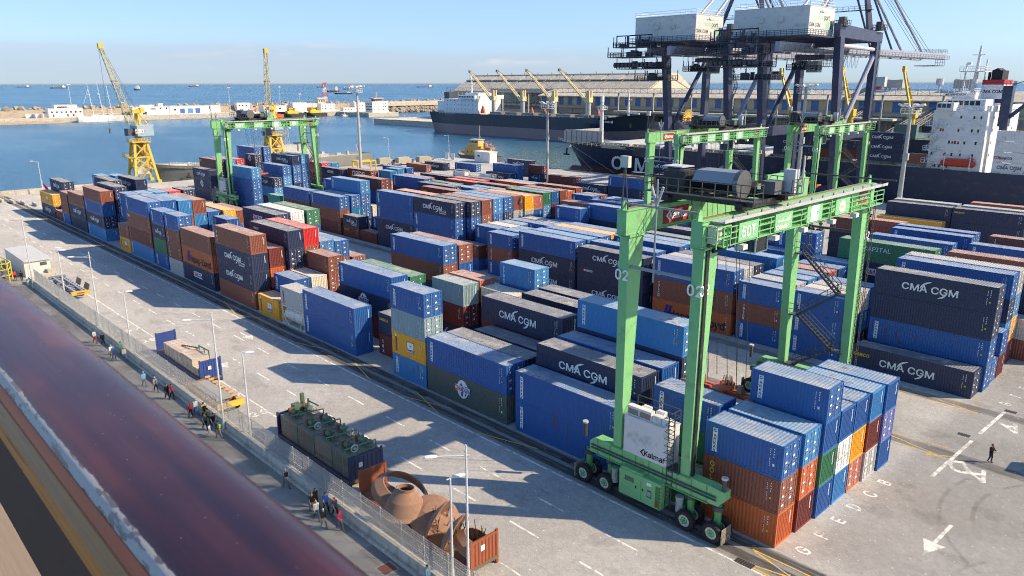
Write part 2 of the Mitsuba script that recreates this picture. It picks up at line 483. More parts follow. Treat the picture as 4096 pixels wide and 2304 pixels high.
# parapet along the far end and the far side of the quay, with bollards
t = thing('quay_parapet', 'low pale concrete parapet along the far left end of the quay', 'wall')
for k in range(9):
    m = MB(); m.box((-240.6, -26 + k * 7, 0), (-240.0, -26 + k * 7 + 6.96, 1.5 if k > 1 else 1.1)); put('segment', m, 'concrete', t)
t2 = thing('quay_sidewalk_wall', 'long pale concrete kerb wall beside the far left water edge', 'wall')
for k in range(5):
    m = MB(); m.box((-236 + k * 5, -5.6 + k * 1.7, 0), (-231.06 + k * 5, -5.0 + k * 1.7, 0.8)); put('segment', m, 'concrete', t2)
for k in range(7):
    x = -205 + 22 * k
    m = MB((0.05, 0.05, 0.05)); m.tube((x, 167.8, 0), (x, 167.8, 0.5), 0.25, n=8); m.tube((x, 167.8, 0.5), (x, 167.8, 0.7), 0.42, n=8)
    put('bollard', m, 'plain', label='black mooring bollard on the far quay edge', cat='bollard', group='bollards on the far quay edge')

# ------------------------------------------------------------------ the wall with the fence
t = thing('concrete_wall', 'low pale concrete wall between the footpath and the road', 'wall')
for k in range(27):
    x = -121 + k * 4.6
    m = MB(); m.box((x, -19.72, 0), (x + 4.585, -19.34, 1.0)); m.box((x, -19.98, 0), (x + 4.585, -19.722, 0.28)); put('segment', m, 'concrete', t)
GALV = (0.52, 0.54, 0.55)
fence = thing('mesh_fence', 'galvanised wire mesh fence standing on the low concrete wall', 'fence')
mp = MB(GALV)
for k in range(49):
    mp.box((0.03 + k * 0.05, -0.004, 0.06), (0.038 + k * 0.05, 0.004, 1.96))
for k in range(11):
    w = 0.016 if k in (0, 3, 7, 10) else 0.006
    mp.box((0, -w, 0.06 + k * 0.19), (2.46, w, 0.06 + k * 0.19 + w))
pd = ply(mp, 'metal')
po = MB(GALV); po.box((-0.03, -0.03, 0), (0.03, 0.03, 2.06)); po.box((-0.09, -0.09, 0), (0.09, 0.09, 0.02)); pod = ply(po, 'metal')
for k in range(47):
    x = -117.04 + 2.5 * k
    M = T().translate([x, -19.48, 1.0])
    put('post', {**pod, 'to_world': M}, parent=fence)
    put('mesh_panel', {**pd, 'to_world': T().translate([x + 0.02, -19.48, 1.0])}, parent=fence)

# ------------------------------------------------------------------ shipping containers
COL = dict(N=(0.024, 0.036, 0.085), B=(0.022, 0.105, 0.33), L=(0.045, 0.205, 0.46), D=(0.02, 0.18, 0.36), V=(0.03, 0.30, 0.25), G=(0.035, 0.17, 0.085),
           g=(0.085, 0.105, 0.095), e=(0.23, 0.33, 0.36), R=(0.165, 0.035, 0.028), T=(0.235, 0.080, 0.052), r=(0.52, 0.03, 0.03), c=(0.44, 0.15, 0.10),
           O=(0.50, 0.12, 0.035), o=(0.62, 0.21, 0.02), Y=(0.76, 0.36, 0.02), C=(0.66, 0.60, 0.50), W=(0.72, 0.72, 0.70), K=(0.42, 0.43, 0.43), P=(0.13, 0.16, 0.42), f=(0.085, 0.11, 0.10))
CNAME = dict(N='navy', B='blue', L='light blue', D='teal blue', V='sea green', G='green', g='dark grey-green', e='pale grey-blue', R='dark red', T='red-brown', r='bright red',
             c='coral', O='orange', o='amber', Y='yellow', C='cream', W='white', K='grey', P='violet blue', f='dark grey-green', Q='white framed')
WID, HGT = 2.438, 2.591
LOGO = {'m': 'big white lettering', 'e': 'white lettering and boxed note', 'l': 'white lettered panel', 'g': 'globe emblem', 'h': 'dark lettering, blue emblem',
        't': 'white star badge', 'w': 'vertical orange lettering', 'x': 'short vertical lettering', 'i': 'white vertical lettering', 'o': 'yellow vertical lettering', 'd': 'tall white vertical lettering',
        's': 'red and white lettering', 'y': 'small yellow lettering', 'c': 'white serif lettering', 'A': 'small white corner lettering', 'k': 'yellow corner lettering', 'q': 'very big white lettering',
        'v': 'faint vertical lettering', 'z': 'white and yellow lettering', 'a': 'vertical white panel'}
WHITE, INK, REDC = (0.80, 0.80, 0.78), (0.02, 0.05, 0.22), (0.55, 0.03, 0.05)
U3, W3 = (1, 0, 0), (0, 0, 1)


def arc(mb, cx, cz, R, a0, a1, w, col, y=-0.012, n=10, sx=2.0):
    """A crescent stroke, thin at the ends."""
    v, f = [], []
    for k in range(n + 1):
        t = k / n; a = math.radians(a0 + (a1 - a0) * t); ww = w * (0.25 + 0.75 * math.sin(math.pi * min(1, t * 0.9 + 0.1)))
        for q in (-1, 1):
            for yy in (y, y + 0.008):
                v.append((cx + sx * (R + q * ww / 2) * math.cos(a), yy, cz + (R + q * ww / 2) * math.sin(a)))
    for k in range(n):
        a = 4 * k; b = a + 4
        for i, j in ((0, 2), (2, 3), (3, 1), (1, 0)):
            f += [[a + i, a + j, b + j], [a + i, b + j, b + i]]
    mb.add(v, f, col)


def disc(mb, cx, cz, r, col, y=-0.012, n=16, sx=1.0, dep=0.01):
    v, f = text_disc(n)
    mb.add(v * [r * sx, dep, r] + [cx, y, cz], f, col)


def text_disc(n):
    t = np.arange(n) * 2 * np.pi / n
    v = np.vstack([np.stack([np.cos(t), t * 0, np.sin(t)], 1), np.stack([np.cos(t), t * 0 + 1, np.sin(t)], 1), [[0, 0, 0]]])
    i = np.arange(n); j = (i + 1) % n
    return v, np.vstack([np.stack([i * 0 + 2 * n, i, j], 1), np.stack([i, i + n, j + n], 1), np.stack([i, j + n, j], 1)])


def blob(mb, pts, col, y=-0.016, dep=0.008):
    mb.prism(pts, (y, y + dep), 1, col)


def logo(k, L):
    """Lettering on the long side that faces the road; x runs from -L to 0, z from 0 to HGT."""
    m = MB(WHITE); y = -0.012; S = L / 12.192; c = -L * 0.53
    def put_text(s, h, x, z, col=WHITE, sx=1.2, bold=True):
        letters(m, s, h, (x, y, z), U3, W3, col, bold, sx)
    def stack(s, x, z, h, col=WHITE, gap=1.25, sx=1.0):
        for i, ch in enumerate(s):
            put_text(ch, h, x, z - i * h * gap, col, sx)
    if k == 'a':
        m.box((-L + 0.62, y, 0.36), (-L + 1.0, y + 0.01, 2.22), WHITE)
        disc(m, -L + 0.81, 2.03, 0.15, (0.03, 0.20, 0.50), y - 0.004); blob(m, [(-L + 0.70, 1.96), (-L + 0.86, 2.14), (-L + 0.94, 1.98), (-L + 0.83, 2.02)], WHITE, y - 0.008)
        for i, ch in enumerate('ARKAS'):
            letters(m, ch, 0.21, (-L + 0.81, y - 0.008, 1.66 - i * 0.30), U3, W3, INK, True, 1.15)
    elif k in 'mez':
        s = 0.9 if L < 7 else 1.0
        put_text('CMA CGM', 0.66 * s * (0.8 if L < 7 else 1), c, 1.30, sx=1.28 * (0.72 if L < 7 else 1))
        q = 0.62 if L < 7 else 1.0
        arc(m, c + 0.6 * q, 1.05, 1.05 * s, 108, 168, 0.15, WHITE, sx=1.5 * q)
        arc(m, c + 0.55 * q, 1.62, 1.10 * s, -72, -22, 0.15, WHITE, sx=1.2 * q)
        if k == 'e':
            x0 = c + (2.0 if L > 7 else 0.4); z0 = 0.42
            for a, b in (((x0, z0), (x0 + 1.9, z0 + 0.03)), ((x0, z0 + 0.72), (x0 + 1.9, z0 + 0.75)), ((x0, z0), (x0 + 0.03, z0 + 0.75)), ((x0 + 1.87, z0), (x0 + 1.9, z0 + 0.75))):
                m.box((a[0], y, a[1]), (b[0], y + 0.008, b[1]))
            put_text('ECO CONTAINER', 0.19, x0 + 0.95, z0 + 0.42, sx=0.95); put_text('bamboo flooring', 0.17, x0 + 0.95, z0 + 0.14, sx=0.95)
        if k == 'z':
            put_text('seaco', 0.42, -L + 0.9, 1.75, (0.75, 0.5, 0.04), 1.1)
    elif k == 'l':
        m.box((c - 1.7, y, 0.95), (c + 1.7, y + 0.008, 1.78), WHITE)
        letters(m, 'CMA', 0.58, (c - 0.84, y - 0.006, 1.36), U3, W3, REDC, True, 1.12); letters(m, 'CGM', 0.58, (c + 0.84, y - 0.006, 1.36), U3, W3, INK, True, 1.12)
    elif k == 'g':
        disc(m, c, 1.5, 0.85, WHITE, y, 20)
        for pts in ([(-.6, .1), (-.2, .6), (.1, .2), (-.1, -.1)], [(.2, .3), (.6, .4), (.7, 0), (.3, -.1)], [(-.3, -.3), (.1, -.2), (0, -.75), (-.25, -.6)], [(.3, -.35), (.6, -.3), (.4, -.65)]):
            blob(m, [(c + a, 1.5 + b) for a, b in pts], (0.03, 0.12, 0.42), y - 0.006)
        m.box((c - 1.15, y - 0.01, 1.24), (c + 1.15, y - 0.004, 1.78), WHITE)
        letters(m, 'CMA', 0.42, (c - 0.55, y - 0.016, 1.5), U3, W3, REDC, True, 1.05); letters(m, 'CGM', 0.42, (c + 0.58, y - 0.016, 1.5), U3, W3, INK, True, 1.05)
    elif k == 'h':
        put_text('Hapag-Lloyd', 0.92, c + 1.4, 1.0, (0.02, 0.02, 0.05), 1.08)
        for q in (0, 0.55):
            blob(m, [(c - 3.9 + q, 0.55), (c - 3.55 + q, 0.55), (c - 3.0 + q, 2.0), (c - 3.4 + q, 2.0)], (0.03, 0.03, 0.28))
        blob(m, [(c - 3.3, 1.15), (c - 2.2, 1.15), (c - 2.55, 0.9), (c - 3.3, 0.9)], (0.03, 0.03, 0.28), y - 0.006)
    elif k == 't':
        x = -L * 0.44
        m.box((x - 0.62, y, 0.72), (x + 0.62, y + 0.008, 1.92), INK); m.box((x - 0.57, y - 0.006, 0.77), (x + 0.57, y, 1.87), WHITE)
        for i in range(4):
            a = math.radians(90 * i + 45); b = math.radians(90 * i)
            blob(m, [(x + 0.28 * math.cos(b), 1.5 + 0.28 * math.sin(b)), (x + 0.07 * math.cos(a), 1.5 + 0.07 * math.sin(a)), (x, 1.5), (x + 0.07 * math.cos(b - 0.785), 1.5 + 0.07 * math.sin(b - 0.785))], (0.5, 0.13, 0.03), y - 0.014)
        letters(m, 'TARROS', 0.24, (x, y - 0.014, 0.98), U3, W3, INK, True, 0.95)
        m.box((-L + 0.62, y, 0.4), (-L + 0.92, y + 0.008, 1.95), (0.55, 0.16, 0.03)); m.box((-L + 0.62, y, 2.0), (-L + 0.92, y + 0.008, 2.3), WHITE)
        letters(m, 'www.tarros.it', 0.20, (-L + 0.77, y - 0.006, 1.18), (0, 0, 1), (-1, 0, 0), INK, True, 1.0)
    elif k == 'w':
        m.box((-L + 0.62, y, 0.4), (-L + 0.92, y + 0.008, 1.95), (0.50, 0.20, 0.04)); letters(m, 'www.tarros.it', 0.2, (-L + 0.77, y - 0.006, 1.18), (0, 0, 1), (-1, 0, 0), INK)
    elif k == 'x': stack('tex', -L + 0.85, 1.75, 0.46, gap=1.3)
    elif k == 'i': stack('TRITON', -L + 0.95, 2.05, 0.26, gap=1.3, sx=1.2)
    elif k == 'o': stack('GOLD', -L + 0.75, 1.95, 0.40, (0.78, 0.55, 0.05), 1.3, 1.0)
    elif k == 'd': stack('DELMAS', -L + 0.75, 2.05, 0.33, gap=1.18)
    elif k == 'v': stack('TEXTAINER', -L + 0.7, 2.1, 0.16, (0.6, 0.5, 0.45), 1.25)
    elif k == 's':
        put_text('GE', 0.36, -L + 0.95, 1.85, (0.45, 0.03, 0.05), 1.0); put_text('seaco', 0.40, -L + 2.1, 1.85, sx=1.1)
    elif k == 'y':
        put_text('seaco', 0.40, -L + 1.2, 1.9, (0.72, 0.5, 0.05), 1.15)
    elif k == 'c': put_text('CAPITAL', 0.55, c - 0.6, 1.7, bold=False, sx=1.1)
    elif k == 'A': put_text('CAI', 0.42, -L + 1.0, 1.85)
    elif k == 'k': put_text('Touax', 0.4, -L + 1.2, 1.75, (0.7, 0.5, 0.1))
    elif k == 'q': put_text('OPDR', 1.5, c, 1.25)
    elif k == 'f':
        pass
    # identification numbers near the right end
    r2 = random.Random(ord(k) + int(L))
    for i in range(10):
        if i != 4: m.box((-0.98, y, 2.1 - i * 0.14), (-0.93, y + 0.006, 2.1 - i * 0.14 + 0.085))
    for i in range(4): m.box((-0.72, y, 2.15 - i * 0.2), (-0.65, y + 0.006, 2.15 - i * 0.2 + 0.1))
    m.box((-0.75, y, 1.0), (-0.60, y + 0.006, 1.15), (0.75, 0.5, 0.05)) if r2.random() < 0.6 else m.box((-0.75, y, 0.9), (-0.6, y + 0.006, 1.1), WHITE)
    return m


def corrug(n, dep, x0, x1, n_off=0.0):
    """A trapezoid profile: (position, depth) pairs."""
    p = (x1 - x0) / n; out = []
    for k in range(n):
        a = x0 + k * p
        out += [(a, 0), (a + 0.26 * p, 0), (a + 0.5 * p, dep), (a + 0.76 * p, dep)]
    return out + [(x1, 0)]


def strip(mb, prof, fn, col):
    v, f = [], []
    for k, (a, d) in enumerate(prof):
        v += [fn(a, d, 0), fn(a, d, 1)]
    for k in range(len(prof) - 1):
        i = 2 * k
        f += [[i, i + 2, i + 3], [i, i + 3, i + 1]]
    mb.add(v, f, col)


def box_parts(L, cc, end):
    """The pieces of a container: x from -L to 0, y from 0 (road side) to WID, z from 0 to HGT."""
    col = np.array(COL[cc]); dark = col; n = 44 if L > 7 else 21
    P = {}
    fr = MB(dark)
    for x in (-L, 0):
        s = 1 if x < -1 else -1
        for y in (0, WID):
            q = 1 if y == 0 else -1
            fr.box((x, y, 0.1), (x + s * 0.13, y + q * 0.11, HGT - 0.1))
            for z in (0, HGT - 0.118):
                fr.box((x - s * 0.006, y - q * 0.006, z), (x + s * 0.178, y + q * 0.162, z + 0.118), col)
        fr.box((x, 0.11, 0.0), (x + s * 0.1, WID - 0.11, 0.15)); fr.box((x, 0.11, HGT - 0.12), (x + s * 0.1, WID - 0.11, HGT - 0.012))
    for y, q in ((0.0, 1), (WID, -1)):
        fr.box((-L + 0.13, y, 0.02), (-0.13, y + q * 0.06, 0.17)); fr.box((-L + 0.13, y, HGT - 0.1), (-0.13, y + q * 0.07, HGT - 0.01))
    fl = 0.72 if L > 7 else 0.35
    P['frame'] = (fr, 'container_paint')
    sd = MB(col); strip(sd, corrug(n, 0.036, -L + 0.13, -0.13), lambda a, d, t: (a, 0.008 + d, 0.165 + t * (HGT - 0.262)), col)
    P['side_panel'] = (sd, 'container_paint')
    sb = MB(col); strip(sb, corrug(n // 2, 0.036, -0.13, -L + 0.13), lambda a, d, t: (a, WID - 0.008 - d, 0.165 + t * (HGT - 0.262)), col)
    P['side_panel_001'] = (sb, 'container_paint')
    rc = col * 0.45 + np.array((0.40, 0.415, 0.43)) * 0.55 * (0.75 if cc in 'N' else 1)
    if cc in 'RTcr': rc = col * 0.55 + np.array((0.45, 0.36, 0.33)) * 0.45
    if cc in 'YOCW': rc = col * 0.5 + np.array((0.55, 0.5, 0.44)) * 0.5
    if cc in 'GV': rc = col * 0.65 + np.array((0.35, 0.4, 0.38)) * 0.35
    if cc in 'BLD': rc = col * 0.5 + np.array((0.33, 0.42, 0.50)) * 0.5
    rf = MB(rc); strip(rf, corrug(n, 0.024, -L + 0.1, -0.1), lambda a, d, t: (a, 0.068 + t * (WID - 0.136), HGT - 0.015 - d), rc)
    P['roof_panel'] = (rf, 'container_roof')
    ew = MB(col); strip(ew, corrug(9, 0.045, WID - 0.11, 0.11), lambda a, d, t: (-L + 0.02 + d, a, 0.15 + t * (HGT - 0.27)), col)
    ew.box((-L + 0.10, 0.12, 0.09), (-0.12, WID - 0.12, 0.16), (0.12, 0.09, 0.06))
    P['end_panel'] = (ew, 'container_paint')
    if end == 'c':
        e2 = MB(col); strip(e2, corrug(9, 0.055, 0.11, WID - 0.11), lambda a, d, t: (-0.015 - d, a, 0.15 + t * (HGT - 0.27)), col)
        e2.box((-0.02, WID - 0.5, 1.2), (-0.004, WID - 0.44, 2.2), WHITE)
        P['end_panel_001'] = (e2, 'container_paint')
    else:
        for i, y0 in enumerate((0.12, WID / 2 + 0.01)):
            k = 'door' + ('_001' if i else ''); y1 = y0 + WID / 2 - 0.13
            d = MB(col); d.box((-0.09, y0, 0.16), (-0.055, y1, HGT - 0.13)); d.box((-0.055, y0, 0.16), (-0.035, y0 + 0.06, HGT - 0.13)); d.box((-0.055, y1 - 0.06, 0.16), (-0.035, y1, HGT - 0.13))
            for q in range(5):
                z = 0.18 + q * 0.46; d.box((-0.055, y0 + 0.06, z), (-0.03, y1 - 0.06, z + 0.2))
            for q in range(3):
                z = 0.45 + q * 0.7 + 0.2 * i; d.box((-0.03, y0 + 0.30, z), (-0.022, y0 + 0.30 + 0.30 - 0.06 * q, z + 0.16), WHITE if q != 1 or i else (0.7, 0.72, 0.75))
            P[k] = (d, 'container_paint')
            for q, yy in enumerate((y0 + 0.22, y1 - 0.22)):
                b = MB((0.46, 0.48, 0.5)); b.beam((-0.014, yy, 0.1), (-0.014, yy, HGT - 0.07), 0.035); b.box((-0.012, yy - 0.02, 1.0 + 0.1 * q), (0.012, yy + 0.34 * (1 if q == 0 else -1), 1.06 + 0.1 * q))
                for zz in (0.12, 0.75, 1.75, HGT - 0.14): b.cbox((-0.014, yy, zz), (0.05, 0.1, 0.05))
                P[k + '__locking_bar' + ('_001' if q else '')] = (b, 'metal')
    return P


CACHE = {}


def merge(dst, src, A):
    v, f, c = src.data()
    dst.v.append(v @ A[:3, :3].T + A[:3, 3]); dst.f.append(f + dst.n); dst.c.append(c); dst.n += len(v)


def cparts(L, cc, end):
    k = (L, cc, end)
    if k not in CACHE:
        CACHE[k] = {n: ply(m, b) for n, (m, b) in box_parts(L, cc, end).items()}
    return CACHE[k]


def cwhole(L, cc, end):
    k = (L, cc, end, 'one')
    if k not in CACHE:
        m = MB()
        for n, (q, b) in box_parts(L, cc, end).items():
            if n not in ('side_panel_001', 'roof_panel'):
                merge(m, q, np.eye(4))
        CACHE[k] = ply(m, 'container_paint')
    return CACHE[k]


def clogo(k, L):
    if (k, L) not in CACHE:
        CACHE[(k, L)] = ply(logo(k, L), 'plain')
    return CACHE[(k, L)]


STACKS = [
    (-187.46,0.1,40,5.64,1,0,'Ytd1 Nmd2'),
    (-187.97,2.83,40,8.44,1,1,'Nmd1 B-d0 N-d9'),
    (-180.41,0.1,20,2.24,1,0,'R-c0'),
    (-174.26,0.1,20,7.43,1,0,'T-c0 T-c0 Bac0'),
    (-160.99,0.1,40,8.13,1,0,'T-c2 Nmc2 N-c2'),
    (-147.98,0.1,40,10.42,1,0,'T-c1 Bac1 Nmd1 Lac1'),
    (-147.67,2.83,40,11.05,1,1,'Nmd1 N-d0 B-d0 N-d0'),
    (-159.21,5.57,40,11.07,1,2,'Nmd2 B-d9 B-d9 N-d9'),
    (-177.01,8.3,20,10.42,1,3,'Lac0 B-d9 B-d9 N-d9'),
    (-174.46,11.04,20,10.4,1,4,'L-c0 B-d9 B-d9 N-d9'),
    (-160.49,11.04,40,10.77,1,4,'Nmc1 B-d0 B-d9 N-d9'),
    (-139.65,2.83,20,10.3,1,1,'Bad2 Bad0 Nmc0 R-c9'),
    (-139.94,5.57,20,10.22,1,2,'L-d0 B-d9 B-d9 N-c9'),
    (-140.19,8.3,20,10.18,1,3,'L-d0 B-d9 T-d9 N-c9'),
    (-140.59,11.04,20,10.08,1,4,'r-d0 B-d9 T-d9 N-c9'),
    (-140.11,13.77,20,10.2,1,5,'N-d2 B-d9 T-d9 N-c9'),
    (-120.41,0.1,40,11.2,1,0,'Bad1 TAc1 Rvc1 Lac1'),
    (-132.98,0.1,20,5.23,1,0,'Tvc2 Ytc2'),
    (-120.96,2.83,40,11.11,1,1,'B-c2 O-d9 B-d9 N-c9'),
    (-120.74,5.57,40,10.84,1,2,'L-c1 O-c0 T-d9 N-c9'),
    (-121.15,8.3,40,10.65,1,3,'T-c1 L-c2 T-d0 N-c9'),
    (-113.43,0.1,20,10.29,1,0,'Bad1 Nmd2 G-c2 Bac2'),
    (-106.76,0.1,20,10.35,1,0,'Bad1 Txd2 Txd2 K-c2'),
    (-93.99,0.1,40,8.66,1,0,'Tvc1 Ohc1 Nlc1'),
    (-121.39,11.04,20,8.11,1,4,'B-c2 B-c0 N-c9'),
    (-120.62,13.77,40,8.19,1,5,'Y-d2 B-d9 N-c9'),
    (-120.98,16.51,40,7.78,1,6,'T-c2 B-d0 N-c9'),
    (-113.11,11.04,20,7.67,1,4,'Bac2 B-c9 N-c9'),
    (-79.87,0.1,40,10.92,1,0,'Txc1 Nec1 Nmc1 T-c1'),
    (-93.78,11.04,40,10.87,1,4,'Nld1 N-d0 B-d9 N-c9'),
    (-93.82,13.77,40,11.06,1,5,'W-d1 N-d9 B-d9 N-c9'),
    (-93.4,16.51,40,11.08,1,6,'G-d1 B-c0 B-d9 N-c9'),
    (-79.31,5.57,40,10.91,1,2,'Nsc1 N-d1 T-d0 N-c9'),
    (-79.66,8.3,40,10.87,1,3,'r-c1 T-d0 T-d0 N-c9'),
    (-79.99,2.83,40,8.63,1,1,'R-c1 O-c2 R-c0'),
    (-79.97,11.04,40,8.5,1,4,'Lad2 B-d9 N-c9'),
    (-80.22,13.77,40,8.12,1,5,'Bad1 T-d0 N-c9'),
    (-79.88,16.51,20,5.29,1,6,'T-d2 T-c9'),
    (-73.03,8.3,20,7.69,1,3,'T-d1 T-d2 R-c0'),
    (-73.04,2.83,20,5.26,1,1,'Bad1 B-c9'),
    (-73.19,5.57,20,5.19,1,2,'C-c1 T-c9'),
    (-65.84,0.1,20,5.26,1,0,'Kwc1 Q-c1'),
    (-53.53,0.1,40,5.93,1,0,'Bac1 Bac1'),
    (-72.85,0.1,20,2.79,1,0,'Ytc1'),
    (-53.49,5.57,40,8.73,1,2,'Bac1 Ngc1 R-c2'),
    (-53.42,8.3,40,8.36,1,3,'Gcd1 B-d9 N-c9'),
    (-46.6,2.83,20,5.21,1,1,'Nyc1 Rxc1'),
    (-39.82,0.1,20,10.44,1,0,'Bad1 e-d1 Ytc1 Lac1'),
    (-46.49,11.04,20,8.09,1,4,'e-c1 R-d1 Nmc2'),
    (-46.53,13.77,20,8.18,1,5,'c-c1 R-c0 N-c0'),
    (-27.34,0.1,40,5.99,1,0,'Bad1 fgc1'),
    (-27.6,2.83,40,5.82,1,1,'N-d1 N-c9'),
    (-26.03,5.57,40,5.83,1,2,'N-d1 N-c9'),
    (-27.87,8.3,40,8.72,1,3,'Nmc1 R-c0 N-c9'),
    (-27.01,13.77,40,8.14,1,5,'N-d1 N-d9 B-c9'),
    (-27.0,16.51,40,8.24,1,6,'Nmd1 N-d9 B-c9'),
    (-13.65,8.3,40,11.21,1,3,'Lad1 Nsd1 B-c0 N-c9'),
    (-13.92,2.83,40,7.99,1,1,'Nmc1 B-d1 N-c2'),
    (-13.78,5.57,40,8.1,1,2,'B-c1 B-d9 N-c9'),
    (-13.93,0.1,40,5.97,1,0,'Bac1 Bac1'),
    (-6.62,2.83,20,7.8,1,1,'Bac1 G-c1 R-c0'),
    (-39.8,16.51,20,10.24,1,6,'Ldd1 B-d0 N-c9 N-c9'),
    (-40.28,13.77,20,7.48,1,5,'C-c1 B-c0 N-c0'),
    (-57.05,16.51,40,10.49,1,6,'Bad1 T-d1 N-c0 N-c9'),
    (-57.03,19.25,40,10.19,1,7,'T-d1 B-c2 N-c9 N-c9'),
    (-186.76,38.7,40,8.6,2,0,'Nmc1 Ngc1 N-c1'),
    (-161.0,38.7,40,11.14,2,0,'Lad1 Bad1 Bad1 B-c2'),
    (-195.17,44.2,40,10.51,2,2,'RAd1 R-d0 N-c0 N-c0'),
    (-193.86,46.95,40,10.56,2,3,'L-d2 B-d0 N-c0 N-c0'),
    (-194.22,49.7,40,10.43,2,4,'r-d0 B-d9 N-c9 N-c9'),
    (-193.98,55.2,20,11.35,2,6,'Ngd2 N-d0 N-c9 N-c9'),
    (-199.42,57.95,40,13.0,2,7,'Bad2 Bad0 Bad0 N-c9 N-c9'),
    (-198.84,60.56,40,13.06,2,8,'Bad0 Bad0 Bad9 N-c9 N-c9'),
    (-166.09,49.7,40,10.6,2,4,'Bad1 Lad2 N-d9 N-c9'),
    (-170.9,55.2,40,12.52,2,6,'Nec1 Bad0 Bad0 N-c0 N-c9'),
    (-171.11,57.95,40,12.64,2,7,'Lad2 Bad0 Bad0 B-d0 N-c9'),
    (-166.09,46.95,40,7.6,2,3,'Nmd2 L-d2 N-c0'),
    (-147.06,38.7,20,5.66,2,0,'V-c2 N-c9'),
    (-132.93,38.7,40,8.29,2,0,'B-d1 R-c0 R-c9'),
    (-120.01,38.7,40,8.22,2,0,'Bad1 T-c1 R-c1'),
    (-119.79,41.45,40,8.26,2,1,'Bad2 D-c0 R-c9'),
    (-120.14,44.2,40,11.1,2,2,'Lad1 Bad2 Bad0 N-c0'),
    (-134.64,46.95,20,9.76,2,3,'Bac0 N-c0 N-c9 N-c9'),
    (-120.35,49.7,40,10.97,2,4,'R-d1 B-d0 N-c0 N-c9'),
    (-112.88,38.7,20,4.72,2,0,'Nec1 Ryc2'),
    (-106.4,38.7,20,2.21,2,0,'R-c2'),
    (-93.74,38.7,40,11.16,2,0,'Bad1 Bad1 Nmc1 N-c2'),
    (-105.86,41.45,20,4.73,2,1,'Bac0 N-c0'),
    (-81.36,38.7,40,11.16,2,0,'Ned1 Bad1 Bad1 B-c9'),
    (-80.23,41.45,40,11.19,2,1,'N-d1 Bad2 N-c0 N-c9'),
    (-80.3,44.2,40,11.2,2,2,'T-c1 T-d0 N-c9 N-c9'),
    (-80.35,46.95,40,11.17,2,3,'Lad1 Bad0 N-c9 N-c9'),
    (-80.49,49.7,40,11.14,2,4,'Bad1 N-d0 N-c9 N-c9'),
    (-80.7,52.45,40,11.11,2,5,'T-c1 K-c0 N-c9 N-c9'),
    (-80.44,55.2,40,10.85,2,6,'Y-c2 K-c0 N-c9 N-c9'),
    (-80.82,57.95,40,10.53,2,7,'c-c2 B-c0 N-c9 N-c9'),
    (-75.24,38.7,20,4.35,2,0,'R-c1 B-c2'),
    (-73.05,41.45,20,7.35,2,1,'Bad1 B-c0 N-c9'),
    (-72.99,44.2,20,7.32,2,2,'C-d0 B-c9 N-c9'),
    (-72.94,46.95,20,7.3,2,3,'Lad0 B-c9 N-c9'),
    (-72.9,49.7,20,7.35,2,4,'Bad0 B-c9 N-c9'),
    (-72.6,52.45,20,7.37,2,5,'K-c0 B-c9 N-c9'),
    (-66.76,38.7,20,7.38,2,0,'Bad1 Tic1 Bac2'),
    (-66.13,41.45,20,7.48,2,1,'L-d0 B-c9 N-c9'),
    (-65.37,46.95,20,8.06,2,3,'Bac2 B-c9 N-c9'),
    (-53.01,38.7,40,8.44,2,0,'Bad1 Nmc1 Nmc1'),
    (-52.92,41.45,40,8.43,2,1,'Lad1 N-c9 N-c9'),
    (-52.54,44.2,40,8.48,2,2,'Bad1 N-c9 N-c9'),
    (-53.12,46.95,40,8.39,2,3,'Y-d2 N-c9 N-c9'),
    (-52.69,49.7,40,8.34,2,4,'B-d2 N-c9 N-c9'),
    (-66.52,55.2,20,9.97,2,6,'Bac1 N-c0 N-c9 N-c9'),
    (-55.44,57.95,40,10.59,2,7,'Bac1 N-c1 N-c9 N-c9'),
    (-40.28,38.7,40,7.92,2,0,'Nec1 Nsc1 Nmc1'),
    (-40.25,41.45,40,8.36,2,1,'Bad1 N-c0 N-c0'),
    (-26.32,38.7,40,8.57,2,0,'Bad1 Tic1 Ohc1'),
    (-26.49,41.45,40,8.4,2,1,'K-d1 N-c9 N-c9'),
    (-40.01,46.95,40,8.45,2,3,'Bad1 N-c9 N-c9'),
    (-19.52,38.7,20,7.58,2,0,'Bac1 Tic1 Bac1'),
    (-19.34,41.45,20,7.68,2,1,'K-d1 B-c9 N-c9'),
    (-19.22,44.2,20,7.79,2,2,'L-d1 B-c9 N-c9'),
    (-19.22,46.95,20,7.79,2,3,'B-d1 B-c9 N-c9'),
    (-12.4,38.7,20,7.83,2,0,'Bad1 Bad1 Bad1'),
    (-19.08,49.7,20,7.83,2,4,'c-c1 B-c9 N-c9'),
    (-18.93,52.45,20,7.84,2,5,'B-c1 B-c9 N-c9'),
    (-26.28,49.7,40,8.53,2,4,'L-c1 B-c9 N-c9'),
    (-24.84,57.95,20,11.05,2,7,'Bad1 B-c0 B-c9 N-c9'),
    (1.11,49.7,40,11.15,2,4,'Bad1 N-d1 Lad0 B-d0'),
    (1.04,52.45,40,11.17,2,5,'K-d1 L-d2 Y-d2 R-c0'),
    (-9.44,57.95,40,10.97,2,7,'Gcd1 Nlc1 N-c0 N-c9'),
    (4.17,57.95,40,11.14,2,7,'Tid1 N-c0 N-c0 N-c9'),
    (-13.6,79.9,40,7.88,3,2,'B-d1 N-c9 N-c9'),
    (0.04,82.65,40,7.89,3,3,'Bad1 N-c9 N-c9'),
    (-13.28,88.15,40,7.89,3,5,'Bad1 N-c9 N-c9'),
    (-13.47,90.9,40,8.05,3,6,'Bad1 N-c9 N-c9'),
    (0.58,90.9,40,8.02,3,6,'Tid1 N-c9 N-c9'),
    (-25.5,114.4,40,5.35,4,0,'Y-d1 N-c9'),
    (-24.86,117.15,40,8.05,4,1,'N-c1 N-c0 N-c9'),
